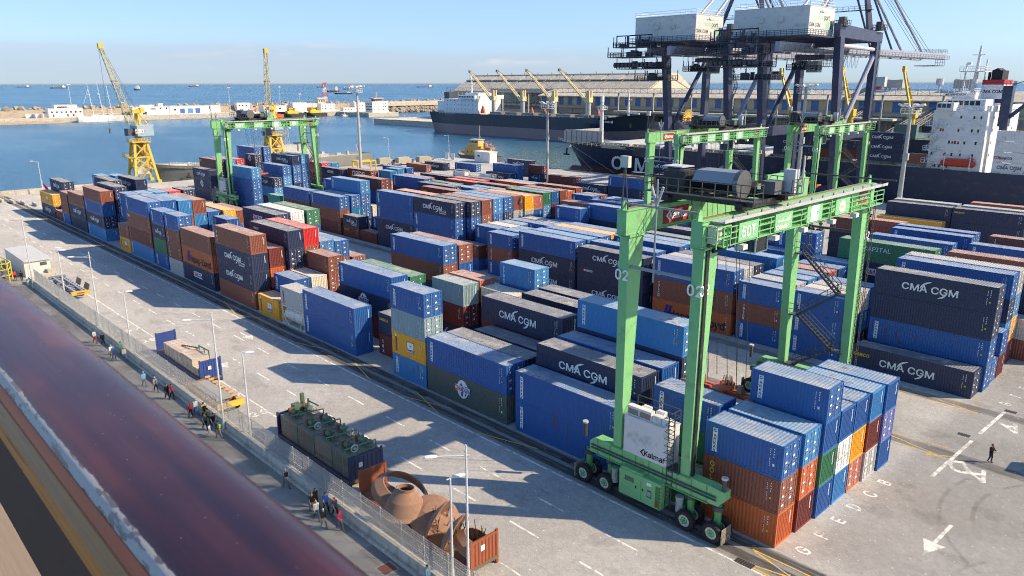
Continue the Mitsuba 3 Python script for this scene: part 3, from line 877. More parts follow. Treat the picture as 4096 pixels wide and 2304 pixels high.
    (-12.49,117.15,40,8.04,4,1,'Nyc1 N-c1 N-c0'),
    (-25.46,122.65,40,7.95,4,3,'K-c2 N-c9 N-c9'),
    (-12.49,128.15,40,7.96,4,5,'c-c2 N-c9 N-c9'),
    (-115.49,57.95,40,10.82,2,7,'Bad1 N-c0 N-c9 N-c9'),
    (-102.14,55.2,40,10.58,2,6,'N-d2 N-c9 N-c9 N-c9'),
    (-97.17,52.45,40,10.35,2,5,'Rkd2 N-c9 N-c9 N-c9'),
    (-94.81,44.2,40,10.65,2,2,'O-d2 R-c9 N-c9 N-c9'),
    (-135.92,74.4,40,7.93,3,0,'c-c0 N-c9 N-c9'),
    (-133.88,79.9,40,7.94,3,2,'N-c2 N-c9 N-c9'),
    (-119.38,77.15,40,7.92,3,1,'r-c2 N-c9 N-c9'),
    (-120.36,79.9,40,8.05,3,2,'r-c0 N-c9 N-c9'),
    (-123.67,74.4,40,7.33,3,0,'G-c0 N-c9 N-c9'),
    (-96.24,57.95,40,10.33,2,7,'L-d0 N-c9 N-c9 N-c9'),
    (-106.71,74.4,40,7.6,3,0,'L-d0 N-c9 N-c9'),
    (-107.03,77.15,40,8.06,3,1,'R-d2 N-c9 N-c9'),
    (-106.7,82.65,40,8.18,3,3,'O-c2 N-c9 N-c9'),
    (-106.43,85.4,40,8.11,3,4,'L-d0 N-c9 N-c9'),
    (-93.97,74.4,40,8.18,3,0,'Gcc1 L-d0 N-c0'),
    (-94.07,77.15,40,8.16,3,1,'B-c2 R-c0 N-c0'),
    (-93.94,79.9,40,8.17,3,2,'T-c2 N-c0 N-c9'),
    (-94.14,85.4,40,8.23,3,4,'T-c2 N-c9 N-c9'),
    (-94.19,82.65,20,7.74,3,3,'O-c0 N-c9 N-c9'),
    (-119.14,82.65,40,8.15,3,3,'N-c0 N-c9 N-c9'),
    (-177.76,122.65,20,2.72,4,3,'Nmc0'),
    (-201.61,124.3,40,2.72,4,4,'R-d2'),
    (-200.99,132.55,40,2.81,4,7,'Nmc2'),
    (-189.45,138.05,40,2.82,4,9,'Bad2'),
    (-157.65,125.4,40,2.95,4,4,'Nmc2'),
    (-157.2,128.15,40,5.52,4,5,'B-c1 B-c0'),
    (-164.65,141.9,40,5.56,4,10,'Nmc2 N-c0'),
    (-151.81,133.65,20,5.36,4,7,'R-d2 Nmc2'),
    (-137.85,135.03,40,2.61,4,8,'R-d1'),
    (-117.39,125.4,40,2.82,4,4,'Nec1'),
    (-104.8,125.4,40,5.78,4,4,'Bad1 N-d1'),
    (-108.21,133.65,40,5.36,4,7,'Y-d2 L-d0'),
    (-107.24,139.15,40,5.66,4,9,'N-c2 N-c2'),
    (-107.53,146.03,40,8.55,4,12,'Nmd1 N-d2 N-d2'),
    (-84.53,79.9,20,7.88,3,2,'Bad2 N-c9 N-c9'),
    (-84.51,82.65,20,7.8,3,3,'R-d0 N-c9 N-c9'),
    (-68.76,74.4,40,8.17,3,0,'B-c2 N-c9 N-c9'),
    (-69.55,79.9,40,7.8,3,2,'B-c2 N-c9 N-c9'),
    (-70.5,82.65,40,7.6,3,3,'L-c0 N-c9 N-c9'),
    (-188.94,74.4,40,7.87,3,0,'r-d2 r-d0 N-c0'),
    (-191.96,77.15,40,7.54,3,1,'Bad0 B-d9 N-c9'),
    (-192.08,79.9,40,7.25,3,2,'L-c0 B-d9 N-c9'),
    (-156.21,77.15,20,7.74,3,1,'D-c2 c-d0 N-c9'),
    (-156.56,79.9,20,8.15,3,2,'L-c0 B-c9 N-c9'),
    (-156.02,82.65,40,8.23,3,3,'B-c0 B-c9 N-c9'),
    (-31.02,90.9,20,8.08,3,6,'Tic1 N-c2 N-c2'),
    (-6.4,0.1,20,2.62,1,0,'G-c1'),
    (0.0,0.1,20,7.79,1,0,'Bad1 Tod1 O-c1'),
    (0.12,2.97,20,7.79,1,1,'Lad1 O-d1 Rxc1'),
    (0.3,5.75,20,10.38,1,2,'Bad1 B-c1 G-c1 B-c1'),
    (0.3,8.55,20,7.79,1,3,'B-c1 W-d1 L-c1'),
    (0.35,11.1,20,7.79,1,4,'B-c1 Y-c1 c-d1'),
    (0.5,13.8,20,7.79,1,5,'L-c1 Rxc1 K-d1'),
    (0.67,16.46,20,7.79,1,6,'B-c1 P-d1 B-c1'),
    (1.46,38.75,40,2.9,2,0,'Nzd1'),
    (1.75,41.6,40,11.37,2,1,'Nmd1 N-d1 Bad1 B-d1'),
    (1.6,44.3,40,2.6,2,2,'Bad2'),
    (1.6,47.1,40,5.2,2,3,'Bad1 R-c2'),
    (4.5,55.4,40,4.9,2,6,'K-d2 T-c1'),
    (-12.6,41.45,20,7.6,2,1,'C-d1 B-c2 N-c2'),
    (-12.6,44.2,20,7.6,2,2,'K-d1 B-c2 N-c0'),
    (-12.6,46.95,20,7.6,2,3,'B-c1 B-c0 N-c0'),
    (-26.5,44.2,40,8.35,2,2,'Nmd1 N-c9 N-c9'),
    (-26.4,55.2,40,8.4,2,6,'Bad1 N-c9 N-c9'),
    (-18.4,55.2,20,8.2,2,6,'Lad1 N-c9 N-c9'),
    (-40.0,49.7,40,8.4,2,4,'Lad1 N-c9 N-c9'),
    (-40.0,52.45,40,8.5,2,5,'g-d1 N-c9 N-c9'),
    (-40.0,55.2,40,9.2,2,6,'N-d1 N-c9 N-c9'),
    (-67.7,57.95,20,10.5,2,7,'Tvc2 N-c9 N-c9 N-c9'),
    (-66.3,44.2,20,7.4,2,2,'B-c0 B-c9 N-c9'),
    (-65.4,49.7,20,7.6,2,4,'K-c0 B-c9 N-c9'),
    (-66.0,52.4,20,7.6,2,5,'L-c0 B-c9 N-c9'),
    (-120.0,46.95,20,5.4,2,3,'C-c0 B-c0'),
    (-25.5,93.65,40,7.9,3,7,'c-c1 N-c0 N-c9'),
    (-12.6,122.6,40,7.9,4,3,'K-c2 N-c9 N-c9'),
    (-107.0,79.9,40,7.4,3,2,'T-c9 N-c9 N-c9'),
    (-69.0,77.15,40,7.7,3,1,'B-c0 N-c9 N-c9'),
    (-56.5,74.4,40,7.5,3,0,'B-c1 N-c9 N-c9'),
    (-56.0,79.9,40,7.5,3,2,'L-c1 N-c9 N-c9'),
    (-56.0,82.6,40,7.5,3,3,'K-c2 N-c9 N-c9'),
    (-44.25,74.4,40,7.5,3,0,'N-c1 N-c0 N-c9'),
    (-162.0,74.4,40,7.6,3,0,'Rqd2 N-c9 N-c9'),
    (-174.5,72.6,40,7.2,3,-1,'Nlc2 N-c0 N-c0'),
    (-32.0,74.4,40,7.5,3,0,'Bad1 N-c0 N-c9'),
]
ORD = ['first', 'second', 'third', 'fourth', 'fifth', 'sixth', 'seventh', 'eighth', 'ninth', 'tenth', 'eleventh', 'twelfth', 'thirteenth', 'fourteenth', 'fifteenth', 'sixteenth', 'seventeenth', 'eighteenth', 'nineteenth', 'twentieth']
BLOCK = {1: 'near block', 2: 'second block', 3: 'third block', 4: 'quayside block'}


def ordn(i):
    return ORD[i] if i < len(ORD) else f'{i + 1}th'


def tier_word(k, n):
    return 'top' if k == 0 and n > 1 else 'only' if n == 1 else 'bottom' if k == n - 1 else 'middle' if n == 3 else ordn(k)


rank = {}
for x, y, L, z, b, r, lev in STACKS:
    rank.setdefault((b, r), []).append(x)
mass, mroof, mlet = MB(), MB(), MB()
TANK = []
for x, y, L, z, b, r, lev in STACKS:
    LL = 6.058 if L == 20 else 12.192
    lev = lev.split(); n = len(lev); h = z / n
    num = sorted(rank[(b, r)], reverse=True).index(x)
    for k, s in enumerate(lev):
        cc, lg, end, tier = s
        if cc == 'Q':
            TANK.append((x, y, z - (k + 1) * h, h)); continue
        M = T().translate([x, y, z - (k + 1) * h]).scale([1, 1, h / HGT])
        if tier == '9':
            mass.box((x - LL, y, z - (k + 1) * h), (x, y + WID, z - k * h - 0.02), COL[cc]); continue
        if tier == '0':
            A = mat(z=(0, 0, h / HGT), o=(x, y, z - (k + 1) * h))
            for nme, (q, _) in box_parts(LL, cc, end).items():
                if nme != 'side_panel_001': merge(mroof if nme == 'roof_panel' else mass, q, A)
            if lg != '-': merge(mlet, logo(lg, LL), A)
            continue
        what = LOGO.get(lg)
        lab = f"{CNAME[cc]} container{', ' + what if what else ''}, {tier_word(k, n)} tier, {ordn(num)} stack, {ordn(r)} row, {BLOCK[b]}"
        key = thing('shipping_container', lab, 'shipping container', 'shipping containers stacked on the quay')
        if tier == '1':
            for nme, d in cparts(LL, cc, end).items():
                scene[f'{key}__{nme}'] = {**d, 'to_world': M}
        else:
            scene[key] = {**cwhole(LL, cc, end), 'to_world': M}
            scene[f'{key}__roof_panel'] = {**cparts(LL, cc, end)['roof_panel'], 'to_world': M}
        if lg != '-' or tier == '1':
            scene[f'{key}__lettering'] = {**clogo(lg, LL), 'to_world': M}
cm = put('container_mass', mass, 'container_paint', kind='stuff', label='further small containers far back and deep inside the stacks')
put('roof_panel', mroof, 'container_roof', cm, kind='stuff'); put('lettering', mlet, 'plain', cm, kind='stuff')
for x, y, z, h in TANK:
    tk = thing('tank_container', 'cream tank container in a white frame, under a grey container beside the road', 'tank container')
    c = (0.68, 0.66, 0.60); L = 6.058
    f = MB(c)
    for xx in (-L + 0.06, -0.06):
        for yy in (0.06, WID - 0.06): f.beam((xx, yy, 0), (xx, yy, h), 0.12)
        for zz in (0.06, h - 0.06): f.beam((xx, 0, zz), (xx, WID, zz), 0.12)
    for yy in (0.06, WID - 0.06):
        for zz in (0.06, h - 0.06): f.beam((-L, yy, zz), (0, yy, zz), 0.1)
        f.beam((-L + 0.1, yy, 1.4), (-L + 1.6, yy, 0.1), 0.09); f.beam((-0.1, yy, h - 0.1), (-1.4, yy, 0.1), 0.09); f.beam((-L + 0.1, yy, h - 0.1), (-L + 0.9, yy, 0.1), 0.09)
    scene[f'{tk}__frame'] = {**ply(f, 'paint'), 'to_world': T().translate([x, y, z])}
    v = MB(c); cy, cz, R = WID / 2, h / 2 + 0.05, 1.08
    for a, b, r1, r2 in ((-L + 0.25, -L + 0.5, 0.7, R), (-L + 0.5, -0.5, R, R), (-0.5, -0.25, R, 0.7)): v.tube((a, cy, cz), (b, cy, cz), r1, n=24, r2=r2)
    for a in (-L + 1.4, -3.0, -1.5): v.tube((a, cy, cz), (a + 0.08, cy, cz), R + 0.03, n=24, col=(0.55, 0.53, 0.48))
    scene[f'{tk}__tank'] = {**ply(v, 'paint'), 'to_world': T().translate([x, y, z])}

# ------------------------------------------------------------------ rubber-tyred gantry cranes
GRN, GRN2, BLK, DGR = (0.20, 0.48, 0.20), (0.10, 0.32, 0.11), (0.018, 0.019, 0.021), (0.055, 0.058, 0.062)
STEEL, RUSTR = (0.30, 0.31, 0.32), (0.22, 0.11, 0.06)
KRED = (0.33, 0.035, 0.045)


def wheel_mesh(r=0.75, w=0.5):
    t = MB((0.035, 0.034, 0.033))
    pr = [(-w * 0.47, 0.62 * r), (-w / 2, 0.9 * r), (-w * 0.36, r), (w * 0.36, r), (w / 2, 0.9 * r), (w * 0.47, 0.62 * r)]
    for (y0, r0), (y1, r1) in zip(pr[:-1], pr[1:]):
        t.tube((0, y0, 0), (0, y1, 0), r0, n=22, r2=r1, caps=False)
    for k in range(22):
        a = 2 * math.pi * k / 22
        for q in (-1, 1):
            t.beam((r * math.cos(a), q * w * 0.12, r * math.sin(a)), (r * 0.97 * math.cos(a + .12), q * w * 0.45, r * 0.97 * math.sin(a + .12)), 0.07, 0.03)
    h = MB(GRN)
    for q in (-1, 1):
        h.tube((0, q * w * 0.32, 0), (0, q * w * 0.40, 0), 0.40 * r, n=14, col=GRN)
        h.tube((0, q * w * 0.26, 0), (0, q * w * 0.36, 0), 0.63 * r, n=18, col=(0.55, 0.56, 0.53))
        h.tube((0, q * w * 0.3, 0), (0, q * w * 0.5, 0), 0.16 * r, n=10, col=GRN2)
        for k in range(10):
            a = 2 * math.pi * k / 10
            h.cbox((0.33 * r * math.cos(a), q * w * 0.41, 0.33 * r * math.sin(a)), (0.05, 0.03, 0.05), DGR)
    return ply(t, 'tyre'), ply(h, 'paint')


TY, RIM = wheel_mesh()


def rtg(X0, Y0, num, where, trolley, spread, H=22.8, S=26.6, detail=2):
    g = thing('gantry_crane', f'green rubber-tyred gantry crane {where}', 'gantry crane')
    A = mat(o=(X0, Y0, 0))
    def part(name, mb, bsdf='paint', parent=g, **k):
        return put(name, mb.xf(A), bsdf, parent, **k)
    hx = 3.1
    for i, x in enumerate((-hx, hx)):
        m = MB(GRN)
        m.box((x - 0.42, -0.85, H - 1.75), (x + 0.42, S + 0.85, H - 0.02)); m.box((x - 0.5, -0.9, H - 1.80), (x + 0.5, S + 0.9, H - 1.74)); m.box((x - 0.5, -0.9, H - 0.05), (x + 0.5, S + 0.9, H))
        m.box((x - 0.12, -0.5, H), (x + 0.02, S + 0.5, H + 0.09), RUSTR); m.box((x - 0.40, -0.6, H), (x - 0.2, S + 0.6, H + 0.015), (0.35, 0.30, 0.24))
        for y in np.arange(1.5, S, 3.0):
            m.box((x - 0.44, y - 0.03, H - 1.72), (x + 0.44, y + 0.03, H - 0.06), GRN2)
        for y in (-0.55, S + 0.55):
            m.prism([(y - 0.28, H), (y + 0.28, H), (y + 0.2, H + 0.55), (y, H + 0.75), (y - 0.2, H + 0.55)], (x - 0.1, x + 0.05), 0)
        gi = part('girder', m)
        sg = MB(KRED); sg.box((x + 0.425, 3.6 if i == 0 else S - 2.5, H - 1.55), (x + 0.44, 7.0 if i == 0 else S - 0.7, H - 0.35))
        yy = 5.3 if i == 0 else S - 1.6; sc = 0.9 if i == 0 else 0.5
        letters(sg, 'Kalmar', 0.62 * sc, (x + 0.45, yy + 0.35 * sc, H - 0.95), (0, 1, 0), (0, 0, 1), WHITE, True, 0.95)
        for a in (0.25, -0.25):
            sg.add([(x + 0.45, yy - 1.45 * sc, H - 0.95), (x + 0.45, yy - 1.0 * sc, H - 0.95 + a * 1.7 * sc), (x + 0.45, yy - 0.8 * sc, H - 0.95 + a * 1.7 * sc), (x + 0.45, yy - 1.2 * sc, H - 0.95)], [[0, 1, 2], [0, 2, 3]], WHITE)
        put('sign', sg.xf(A), 'plain', gi)
    # legs, sills, wheels on both sides
    for side, y in ((0, 0.0), (1, S)):
        q = -1 if side == 0 else 1
        for x in (-hx, hx):
            m = MB(GRN)
            m.beam((x, y - q * 0.0, 4.0), (x, y - q * 0.42, H - 1.95), 0.74, 0.75, w2=0.84, h2=1.75)
            m.box((x - 0.55, y - q * 0.45 - 0.98, H - 1.98), (x + 0.55, y - q * 0.45 + 0.98, H - 1.82)); m.box((x - 0.5, y - 0.5, 3.98), (x + 0.5, y + 0.5, 4.1), GRN2)
            for k in range(9):
                m.cbox((x - 0.45 + 0.11 * k, y - q * 0.45 - 0.98, H - 1.86), (0.05, 0.04, 0.2), GRN2)
            part('leg', m)
        m = MB(GRN)
        m.prism([(-5.8, 2.75), (5.9, 2.75), (6.4, 3.3), (6.4, 4.0), (5.4, 4.1), (-5.2, 4.1), (-5.8, 3.7)], (y - 0.42, y + 0.42), 1)
        m.box((-5.0, y - 0.55, 2.70), (5.2, y + 0.55, 2.78), GRN2)
        for x in np.arange(-5, 6, 1.25): m.box((x - 0.03, y - 0.46, 2.78), (x + 0.03, y + 0.46, 4.05), GRN2)
        for z in (3.2, 3.45): m.tube((-5.6, y - 0.5, z), (5.8, y - 0.5, z), 0.06, col=DGR)
        part('sill_beam', m)
        for x in (-6.15, -3.92, 3.55, 5.78):
            m = MB(GRN2); m.tube((x, y, 1.15), (x, y, 2.75), 0.26, n=10); m.box((x - 0.25, y - 0.7, 0.62), (x + 0.25, y + 0.7, 0.85)); m.tube((x, y, 2.3), (x, y, 2.62), 0.42, col=DGR, n=10)
            m.beam((x, y - 0.6, 0.75), (x, y, 1.5), 0.2, 0.2)
            part('wheel_strut', m)
            for yy in (y - 0.62, y + 0.62):
                w = numbered(g + '__wheel'); M = T().translate([X0 + x, Y0 + yy, 0.75])
                scene[w] = {**TY, 'to_world': M}; scene[w + '__rim'] = {**RIM, 'to_world': M}
        if detail > 1 or side == 0:
            for x, s in ((-7.0, -1), (6.65, 1)):
                m = MB((0.40, 0.35, 0.26)); m.box((x - 0.03, y - 0.85, 0.2), (x + 0.03, y + 0.35, 1.35))
                for k in range(9): m.beam((x + s * 0.035, y - 0.85 + k * 0.13, 0.22), (x + s * 0.035, y - 0.75 + k * 0.13, 1.33), 0.01, 0.04, BLK)
                part('bumper_plate', m)
                m = MB(DGR); m.tube((x - s * 0.45, y - 0.15, 3.7), (x - s * 0.45, y - 0.15, 4.9), 0.17, n=8); m.tube((x - s * 0.45, y - 0.15, 4.9), (x - s * 0.45, y - 0.15, 5.05), 0.24, n=10, col=(0.5, 0.5, 0.5))
                part('drive_motor', m)
    # drive motors between the wheels
    for x in (-3.2, 2.8):
        m = MB((0.33, 0.36, 0.34)); m.tube((x, -0.35, 1.0), (x, -0.35, 2.1), 0.28, n=10); m.tube((x, -0.35, 2.1), (x, -0.35, 2.25), 0.33, n=10)
        part('drive_motor', m)
    # electrics house and generator box on the near sill
    m = MB((0.62, 0.62, 0.62)); m.box((-2.35, -0.55, 4.15), (1.6, 1.0, 7.15)); m.box((-2.4, -0.58, 7.15), (1.65, 1.05, 7.22), (0.55, 0.55, 0.55)); m.box((1.6, -0.3, 4.4), (1.64, 0.6, 6.6), (0.45, 0.46, 0.48))
    eh = part('electrics_house', m)
    m = MB(BLK); letters(m, 'Kalmar', 0.42, (0.55, -0.565, 4.62), U3, W3, BLK)
    for a in (0.2, -0.2): m.add([(-0.78, -0.565, 4.62), (-0.5, -0.565, 4.62 + a * 1.4), (-0.36, -0.565, 4.62 + a * 1.4), (-0.62, -0.565, 4.62)], [[0, 1, 2], [0, 2, 3]])
    put('lettering', m.xf(A), 'plain', eh)
    for x in (-2.2, -1.1):
        m = MB((0.66, 0.65, 0.62)); m.box((x, -0.4, 7.22), (x + 1.05, 0.1, 7.95)); m.box((x + 0.05, -0.41, 7.3), (x + 1.0, -0.40, 7.75), (0.22, 0.19, 0.16)); put('air_conditioner', m.xf(A), 'paint', eh)
    for x, y in ((-1.5, 0.4), (-0.2, 0.45), (0.1, -0.35), (0.85, -0.3)):
        m = MB((0.68, 0.68, 0.66)); m.box((x, y, 7.22), (x + 0.7, y + 0.45, 7.8)); put('air_conditioner', m.xf(A), 'paint', eh)
    m = MB(DGR); m.rail([(1.6, 1.0, 7.2), (-2.3, 1.0, 7.2)], 1.1); m.rail([(1.6, -0.5, 7.2), (1.6, 1.0, 7.2)], 1.1, 0.8); m.ladder((1.85, -0.45, 0.9), (1.85, -0.45, 8.2), (1, 0, 0), 0.5)
    for z in np.arange(5, 8.3, 0.55):
        m.path([(1.6, -0.45, z), (1.6, -0.95, z), (2.1, -0.95, z), (2.1, -0.45, z)], 0.025, n=4)
    m.box((1.6, -0.6, 4.05), (2.75, 0.7, 4.12)); m.rail([(2.7, -0.55, 4.1), (2.7, 0.7, 4.1)], 1.1)
    part('access_ladder', m)
    m = MB(GRN); m.box((-2.3, -1.0, 0.75), (1.55, 0.15, 2.85)); m.box((-2.2, -0.9, 2.85), (-0.2, 0.1, 3.0)); m.box((-0.25, -1.012, 0.8), (-0.22, -1.0, 2.8), GRN2)
    m.box((-1.75, -1.015, 2.05), (-0.9, -1.0, 2.45), (0.10, 0.16, 0.09)); m.box((0.35, -1.015, 1.4), (0.75, -1.0, 2.0), DGR); m.box((0.40, -1.03, 1.5), (0.7, -1.015, 1.9), (0.35, 0.36, 0.36)); m.box((0.3, -1.015, 2.35), (0.7, -1.0, 2.6), WHITE)
    for x in (-0.75, -0.1): m.box((x, -1.02, 1.7), (x + 0.1, -1.0, 1.9), BLK)
    m.box((1.1, -1.015, 0.85), (1.5, -1.0, 2.6), (0.06, 0.2, 0.07)); m.tube((1.25, -1.05, 1.0), (1.25, -1.05, 1.4), 0.07, col=(0.5, 0.03, 0.02), n=8)
    for k in range(14): m.box((1.51, -1.02, 0.8 + 0.145 * k), (1.56, -1.0, 0.87 + 0.145 * k), (0.7, 0.5, 0.03) if k % 2 else BLK)
    part('generator_box', m)
    # tie bars and aerial pole between the near legs
    m = MB(STEEL); m.tube((-hx, -0.5, H + 0.45), (hx, -0.5, H + 0.45), 0.09); part('tie_bar', m)
    m = MB(STEEL); m.tube((-hx + 0.4, -0.1, 18.6), (hx - 0.4, -0.1, 18.6), 0.13); part('tie_bar', m)
    m = MB(STEEL); m.tube((-0.4, -0.5, 17.9), (-0.4, -0.5, H + 2.4), 0.07)
    for q in (-1, 1): m.tube((-0.4, -0.5, H + 0.6), (-0.4 + q * 0.5, -0.5, H + 1.9), 0.1, col=(0.4, 0.42, 0.43))
    part('aerial_pole', m)
    for yy in (S,):
        m = MB(DGR); m.tube((-hx, yy, H + 0.45), (hx + 2.5, yy, H + 0.45), 0.07); m.tube((-hx, yy, 18.3), (hx, yy, 18.3), 0.12); part('tie_bar', m)
    m = MB(DGR); m.tube((-hx - 0.35, -0.45, H), (-hx - 0.2, -0.45, H + 3.6), 0.06); m.tube((-hx + 0.2, -0.45, H), (-hx - 0.2, -0.45, H + 3.6), 0.05); m.cbox((-hx - 0.05, -0.55, H + 3.4), (0.7, 0.35, 0.8), (0.5, 0.5, 0.42)); part('floodlight_frame', m)
    # walkway with railing and name panels on the outer girder
    m = MB(GRN)
    m.box((hx + 0.5, 0.3, H - 1.75), (hx + 1.35, S + 0.6, H - 1.68)); m.rail([(hx + 1.33, 0.3, H - 1.68), (hx + 1.33, S + 0.6, H - 1.68)], 1.2, 1.6, 0.035, GRN, 2)
    for y in np.arange(0.8, S, 3.9): m.box((hx + 0.42, y - 0.05, H - 1.9), (hx + 1.36, y + 0.05, H - 1.6)); m.box((hx + 1.28, y - 0.06, H - 1.9), (hx + 1.4, y + 0.06, H - 0.3))
    m.box((hx + 0.45, 0.1, H - 0.12), (hx + 1.5, S + 0.9, H - 0.06), (0.40, 0.41, 0.42)); m.box((hx + 1.45, 0.1, H - 0.12), (hx + 1.5, S + 0.9, H + 0.12), (0.45, 0.45, 0.45))
    for y in np.arange(1, S, 1.9): m.prism([(y, H + 0.12), (y + 0.2, H + 0.12), (y + 0.1, H + 0.34)], (hx + 1.44, hx + 1.5), 0, (0.12, 0.12, 0.12))
    part('walkway', m)
    m = MB((0.55, 0.52, 0.45)); m.box((hx + 0.5, -0.3, H - 1.5), (hx + 1.1, 0.5, H - 0.3)); m.rail([(hx + 0.45, -0.8, H - 1.7), (hx + 1.5, -0.8, H - 1.7), (hx + 1.5, 0.9, H - 1.7)], 1.4, 0.8, 0.04, GRN); part('junction_box', m)
    for k, (y, tx) in enumerate(((3.2, '50T'), (8.2, 'ar'), (13.2, 'fl'), (18.2, 'ro'))):
        m = MB((0.22, 0.50, 0.26)); m.box((hx + 1.40, y - 1.1, H - 1.62), (hx + 1.43, y + 1.5, H - 0.35))
        P = (hx + 1.44, y + 0.2, H - 1.0)
        if tx == '50T': letters(m, '50T', 0.72, P, (0, 1, 0), (0, 0, 1), WHITE)
        elif tx == 'ar':
            for a, b, h in ((-0.7, -0.5, .16), (-0.45, -0.2, .1), (-0.1, 0.1, .2), (0.15, 0.5, .08), (0.55, 0.65, .3)): m.box((P[0], y + a, H - 0.98), (P[0] + 0.01, y + b, H - 0.98 + h), WHITE)
            letters(m, 'COMANAV', 0.3, (P[0], y, H - 1.35), (0, 1, 0), (0, 0, 1), WHITE, True, 0.9)
            m.add([(P[0], y + 0.7, H - 1.0), (P[0], y + 1.1, H - 1.0), (P[0], y + 1.1, H - 0.45)], [[0, 1, 2]], WHITE)
        elif tx == 'fl':
            m.box((P[0], y - 0.5, H - 1.6), (P[0] + 0.01, y + 0.8, H - 0.36), WHITE); m.add([(P[0] + 0.015, y + 0.5, H - 0.85), (P[0] + 0.015, y + 0.78, H - 0.85), (P[0] + 0.015, y + 0.64, H - 1.25)], [[0, 1, 2]], (0.05, 0.25, 0.2))
        else:
            t = np.arange(18) * 2 * np.pi / 18
            m.add(np.vstack([np.stack([t * 0 + P[0], y + 0.2 + 0.6 * np.cos(t), H - 1.0 + 0.5 * np.sin(t)], 1), [[P[0], y + 0.2, H - 1.0]]]), np.stack([np.arange(18), (np.arange(18) + 1) % 18, np.full(18, 18)], 1), WHITE)
            m.box((P[0] + 0.005, y - 0.15, H - 1.1), (P[0] + 0.012, y + 0.55, H - 0.95), (0.7, 0.45, 0.1))
        part('name_panel', m, 'plain')
    for y in (3.0, 7.5, 12.0, 17.0, 21.5):
        m = MB((0.6, 0.6, 0.58)); m.cbox((hx + 1.25, y, H - 2.1), (0.5, 0.6, 0.35)); part('floodlight', m)
    # number plates on the legs
    m = MB(WHITE)
    for x in (-hx, hx): letters(m, num, 0.75, (x + 0.0, -0.62, 18.0), U3, W3, WHITE)
    letters(m, num, 0.7, (hx + 0.45, -0.1, 18.0), (0, 1, 0), (0, 0, 1), WHITE)
    letters(m, num, 0.7, (hx + 0.43, S + 0.3, 18.0), (0, 1, 0), (0, 0, 1), WHITE)
    part('number', m, 'plain')
    # cable chain and ladder on the legs
    m = MB(BLK); m.box((hx + 0.38, -0.2, 4.0), (hx + 0.52, 0.15, H - 1.6)); m.path([(hx + 1.2, 1.7, H - 0.3), (hx + 1.2, 1.5, H - 1.8), (hx + 0.6, 0.3, H - 2.1)], 0.16, n=6); m.path([(hx + 0.4, -0.1, 4.1), (hx + 0.9, -0.3, 3.8), (hx + 0.6, -0.3, 3.3)], 0.1); part('cable_chain', m)
    m = MB(DGR); m.ladder((hx + 0.47, S + 0.1, 4.2), (hx + 0.47, S + 0.1, H - 1.5), (0, 1, 0), 0.4); m.ladder((hx + 0.75, S + 0.55, 4.2), (hx + 0.75, S + 0.55, H - 1.5), (0, 1, 0), 0.35, 0.9); part('ladder', m)
    # zigzag stairs between the far legs
    m = MB(DGR); z0, y = 4.2, S - 0.1
    xs = [(-1.9, 1.8), (1.8, -1.9)]; z = z0; k = 0; Hs = [4.2, 6.6, 9.4, 12.2, 15.6]
    for k in range(4):
        a, b = xs[k % 2]
        m.stairs((a, y, Hs[k]), (b, y, Hs[k + 1]), (0, 1, 0), 0.75, col=DGR)
        e = 1 if b > 0 else -1
        m.box((b - 0.1, y - 0.5, Hs[k + 1] - 0.1), (b + e * 1.0, y + 0.5, Hs[k + 1])); m.rail([(b, y - 0.5, Hs[k + 1]), (b + e * 0.9, y - 0.5, Hs[k + 1])], 1.1, 0.8)
    m.ladder((-1.8, y + 0.3, 15.6), (-1.8, y + 0.3, H - 1.6), (1, 0, 0), 0.5); m.box((-2.8, y - 0.5, 4.1), (-1.6, y + 0.5, 4.2))
    for z in np.arange(16.5, H - 1.5, 0.9): m.path([(-2.1, y + 0.3, z), (-2.1, y - 0.4, z), (-1.5, y - 0.4, z), (-1.5, y + 0.3, z)], 0.03, n=4)
    part('stairway', m)
    # trolley
    ty = trolley
    m = MB(BLK); m.box((-hx - 0.9, ty - 2.6, H + 0.35), (hx + 0.9, ty - 2.1, H + 0.95)); m.box((-hx - 0.9, ty + 2.1, H + 0.35), (hx + 0.9, ty + 2.6, H + 0.95))
    for x in (-hx, hx): m.box((x - 0.3, ty - 2.9, H + 0.12), (x + 0.3, ty + 2.9, H + 0.6))
    for x in (-1.6, 0, 1.6): m.box((x - 0.1, ty - 2.2, H + 0.5), (x + 0.1, ty + 2.2, H + 0.8))
    m.box((-hx - 1.6, ty - 3.4, H + 0.8), (hx + 1.4, ty - 2.2, H + 0.86), DGR); m.box((-hx - 1.6, ty + 1.6, H + 0.8), (hx + 1.6, ty + 3.4, H + 0.86), DGR); m.box((-hx - 1.6, ty - 2.2, H + 0.8), (-hx - 0.2, ty + 1.6, H + 0.86), DGR)
    tr = part('trolley', m)
    m = MB(DGR); m.rail([(-hx - 1.6, ty - 3.4, H + 0.86), (hx + 1.4, ty - 3.4, H + 0.86), (hx + 1.4, ty - 2.2, H + 0.86)], 1.1, 1.0, 0.03, DGR, 1); m.rail([(hx + 1.6, ty + 1.6, H + 0.86), (hx + 1.6, ty + 3.4, H + 0.86), (-hx - 1.6, ty + 3.4, H + 0.86), (-hx - 1.6, ty - 3.4, H + 0.86)], 1.1, 1.0, 0.03, DGR, 1)
    put('railing', m.xf(A), 'paint', tr)
    m = MB((0.10, 0.105, 0.11)); m.tube((-1.5, ty - 1.0, H + 1.6), (1.9, ty - 1.0, H + 1.6), 0.75, n=16, col=BLK); m.prism([(ty - 2.0, H + 1.7), (ty - 1.4, H + 2.5), (ty + 0.1, H + 2.55), (ty + 0.1, H + 2.45), (ty - 1.3, H + 2.4), (ty - 1.85, H + 1.65)], (-1.4, 1.9), 0, (0.45, 0.46, 0.46))
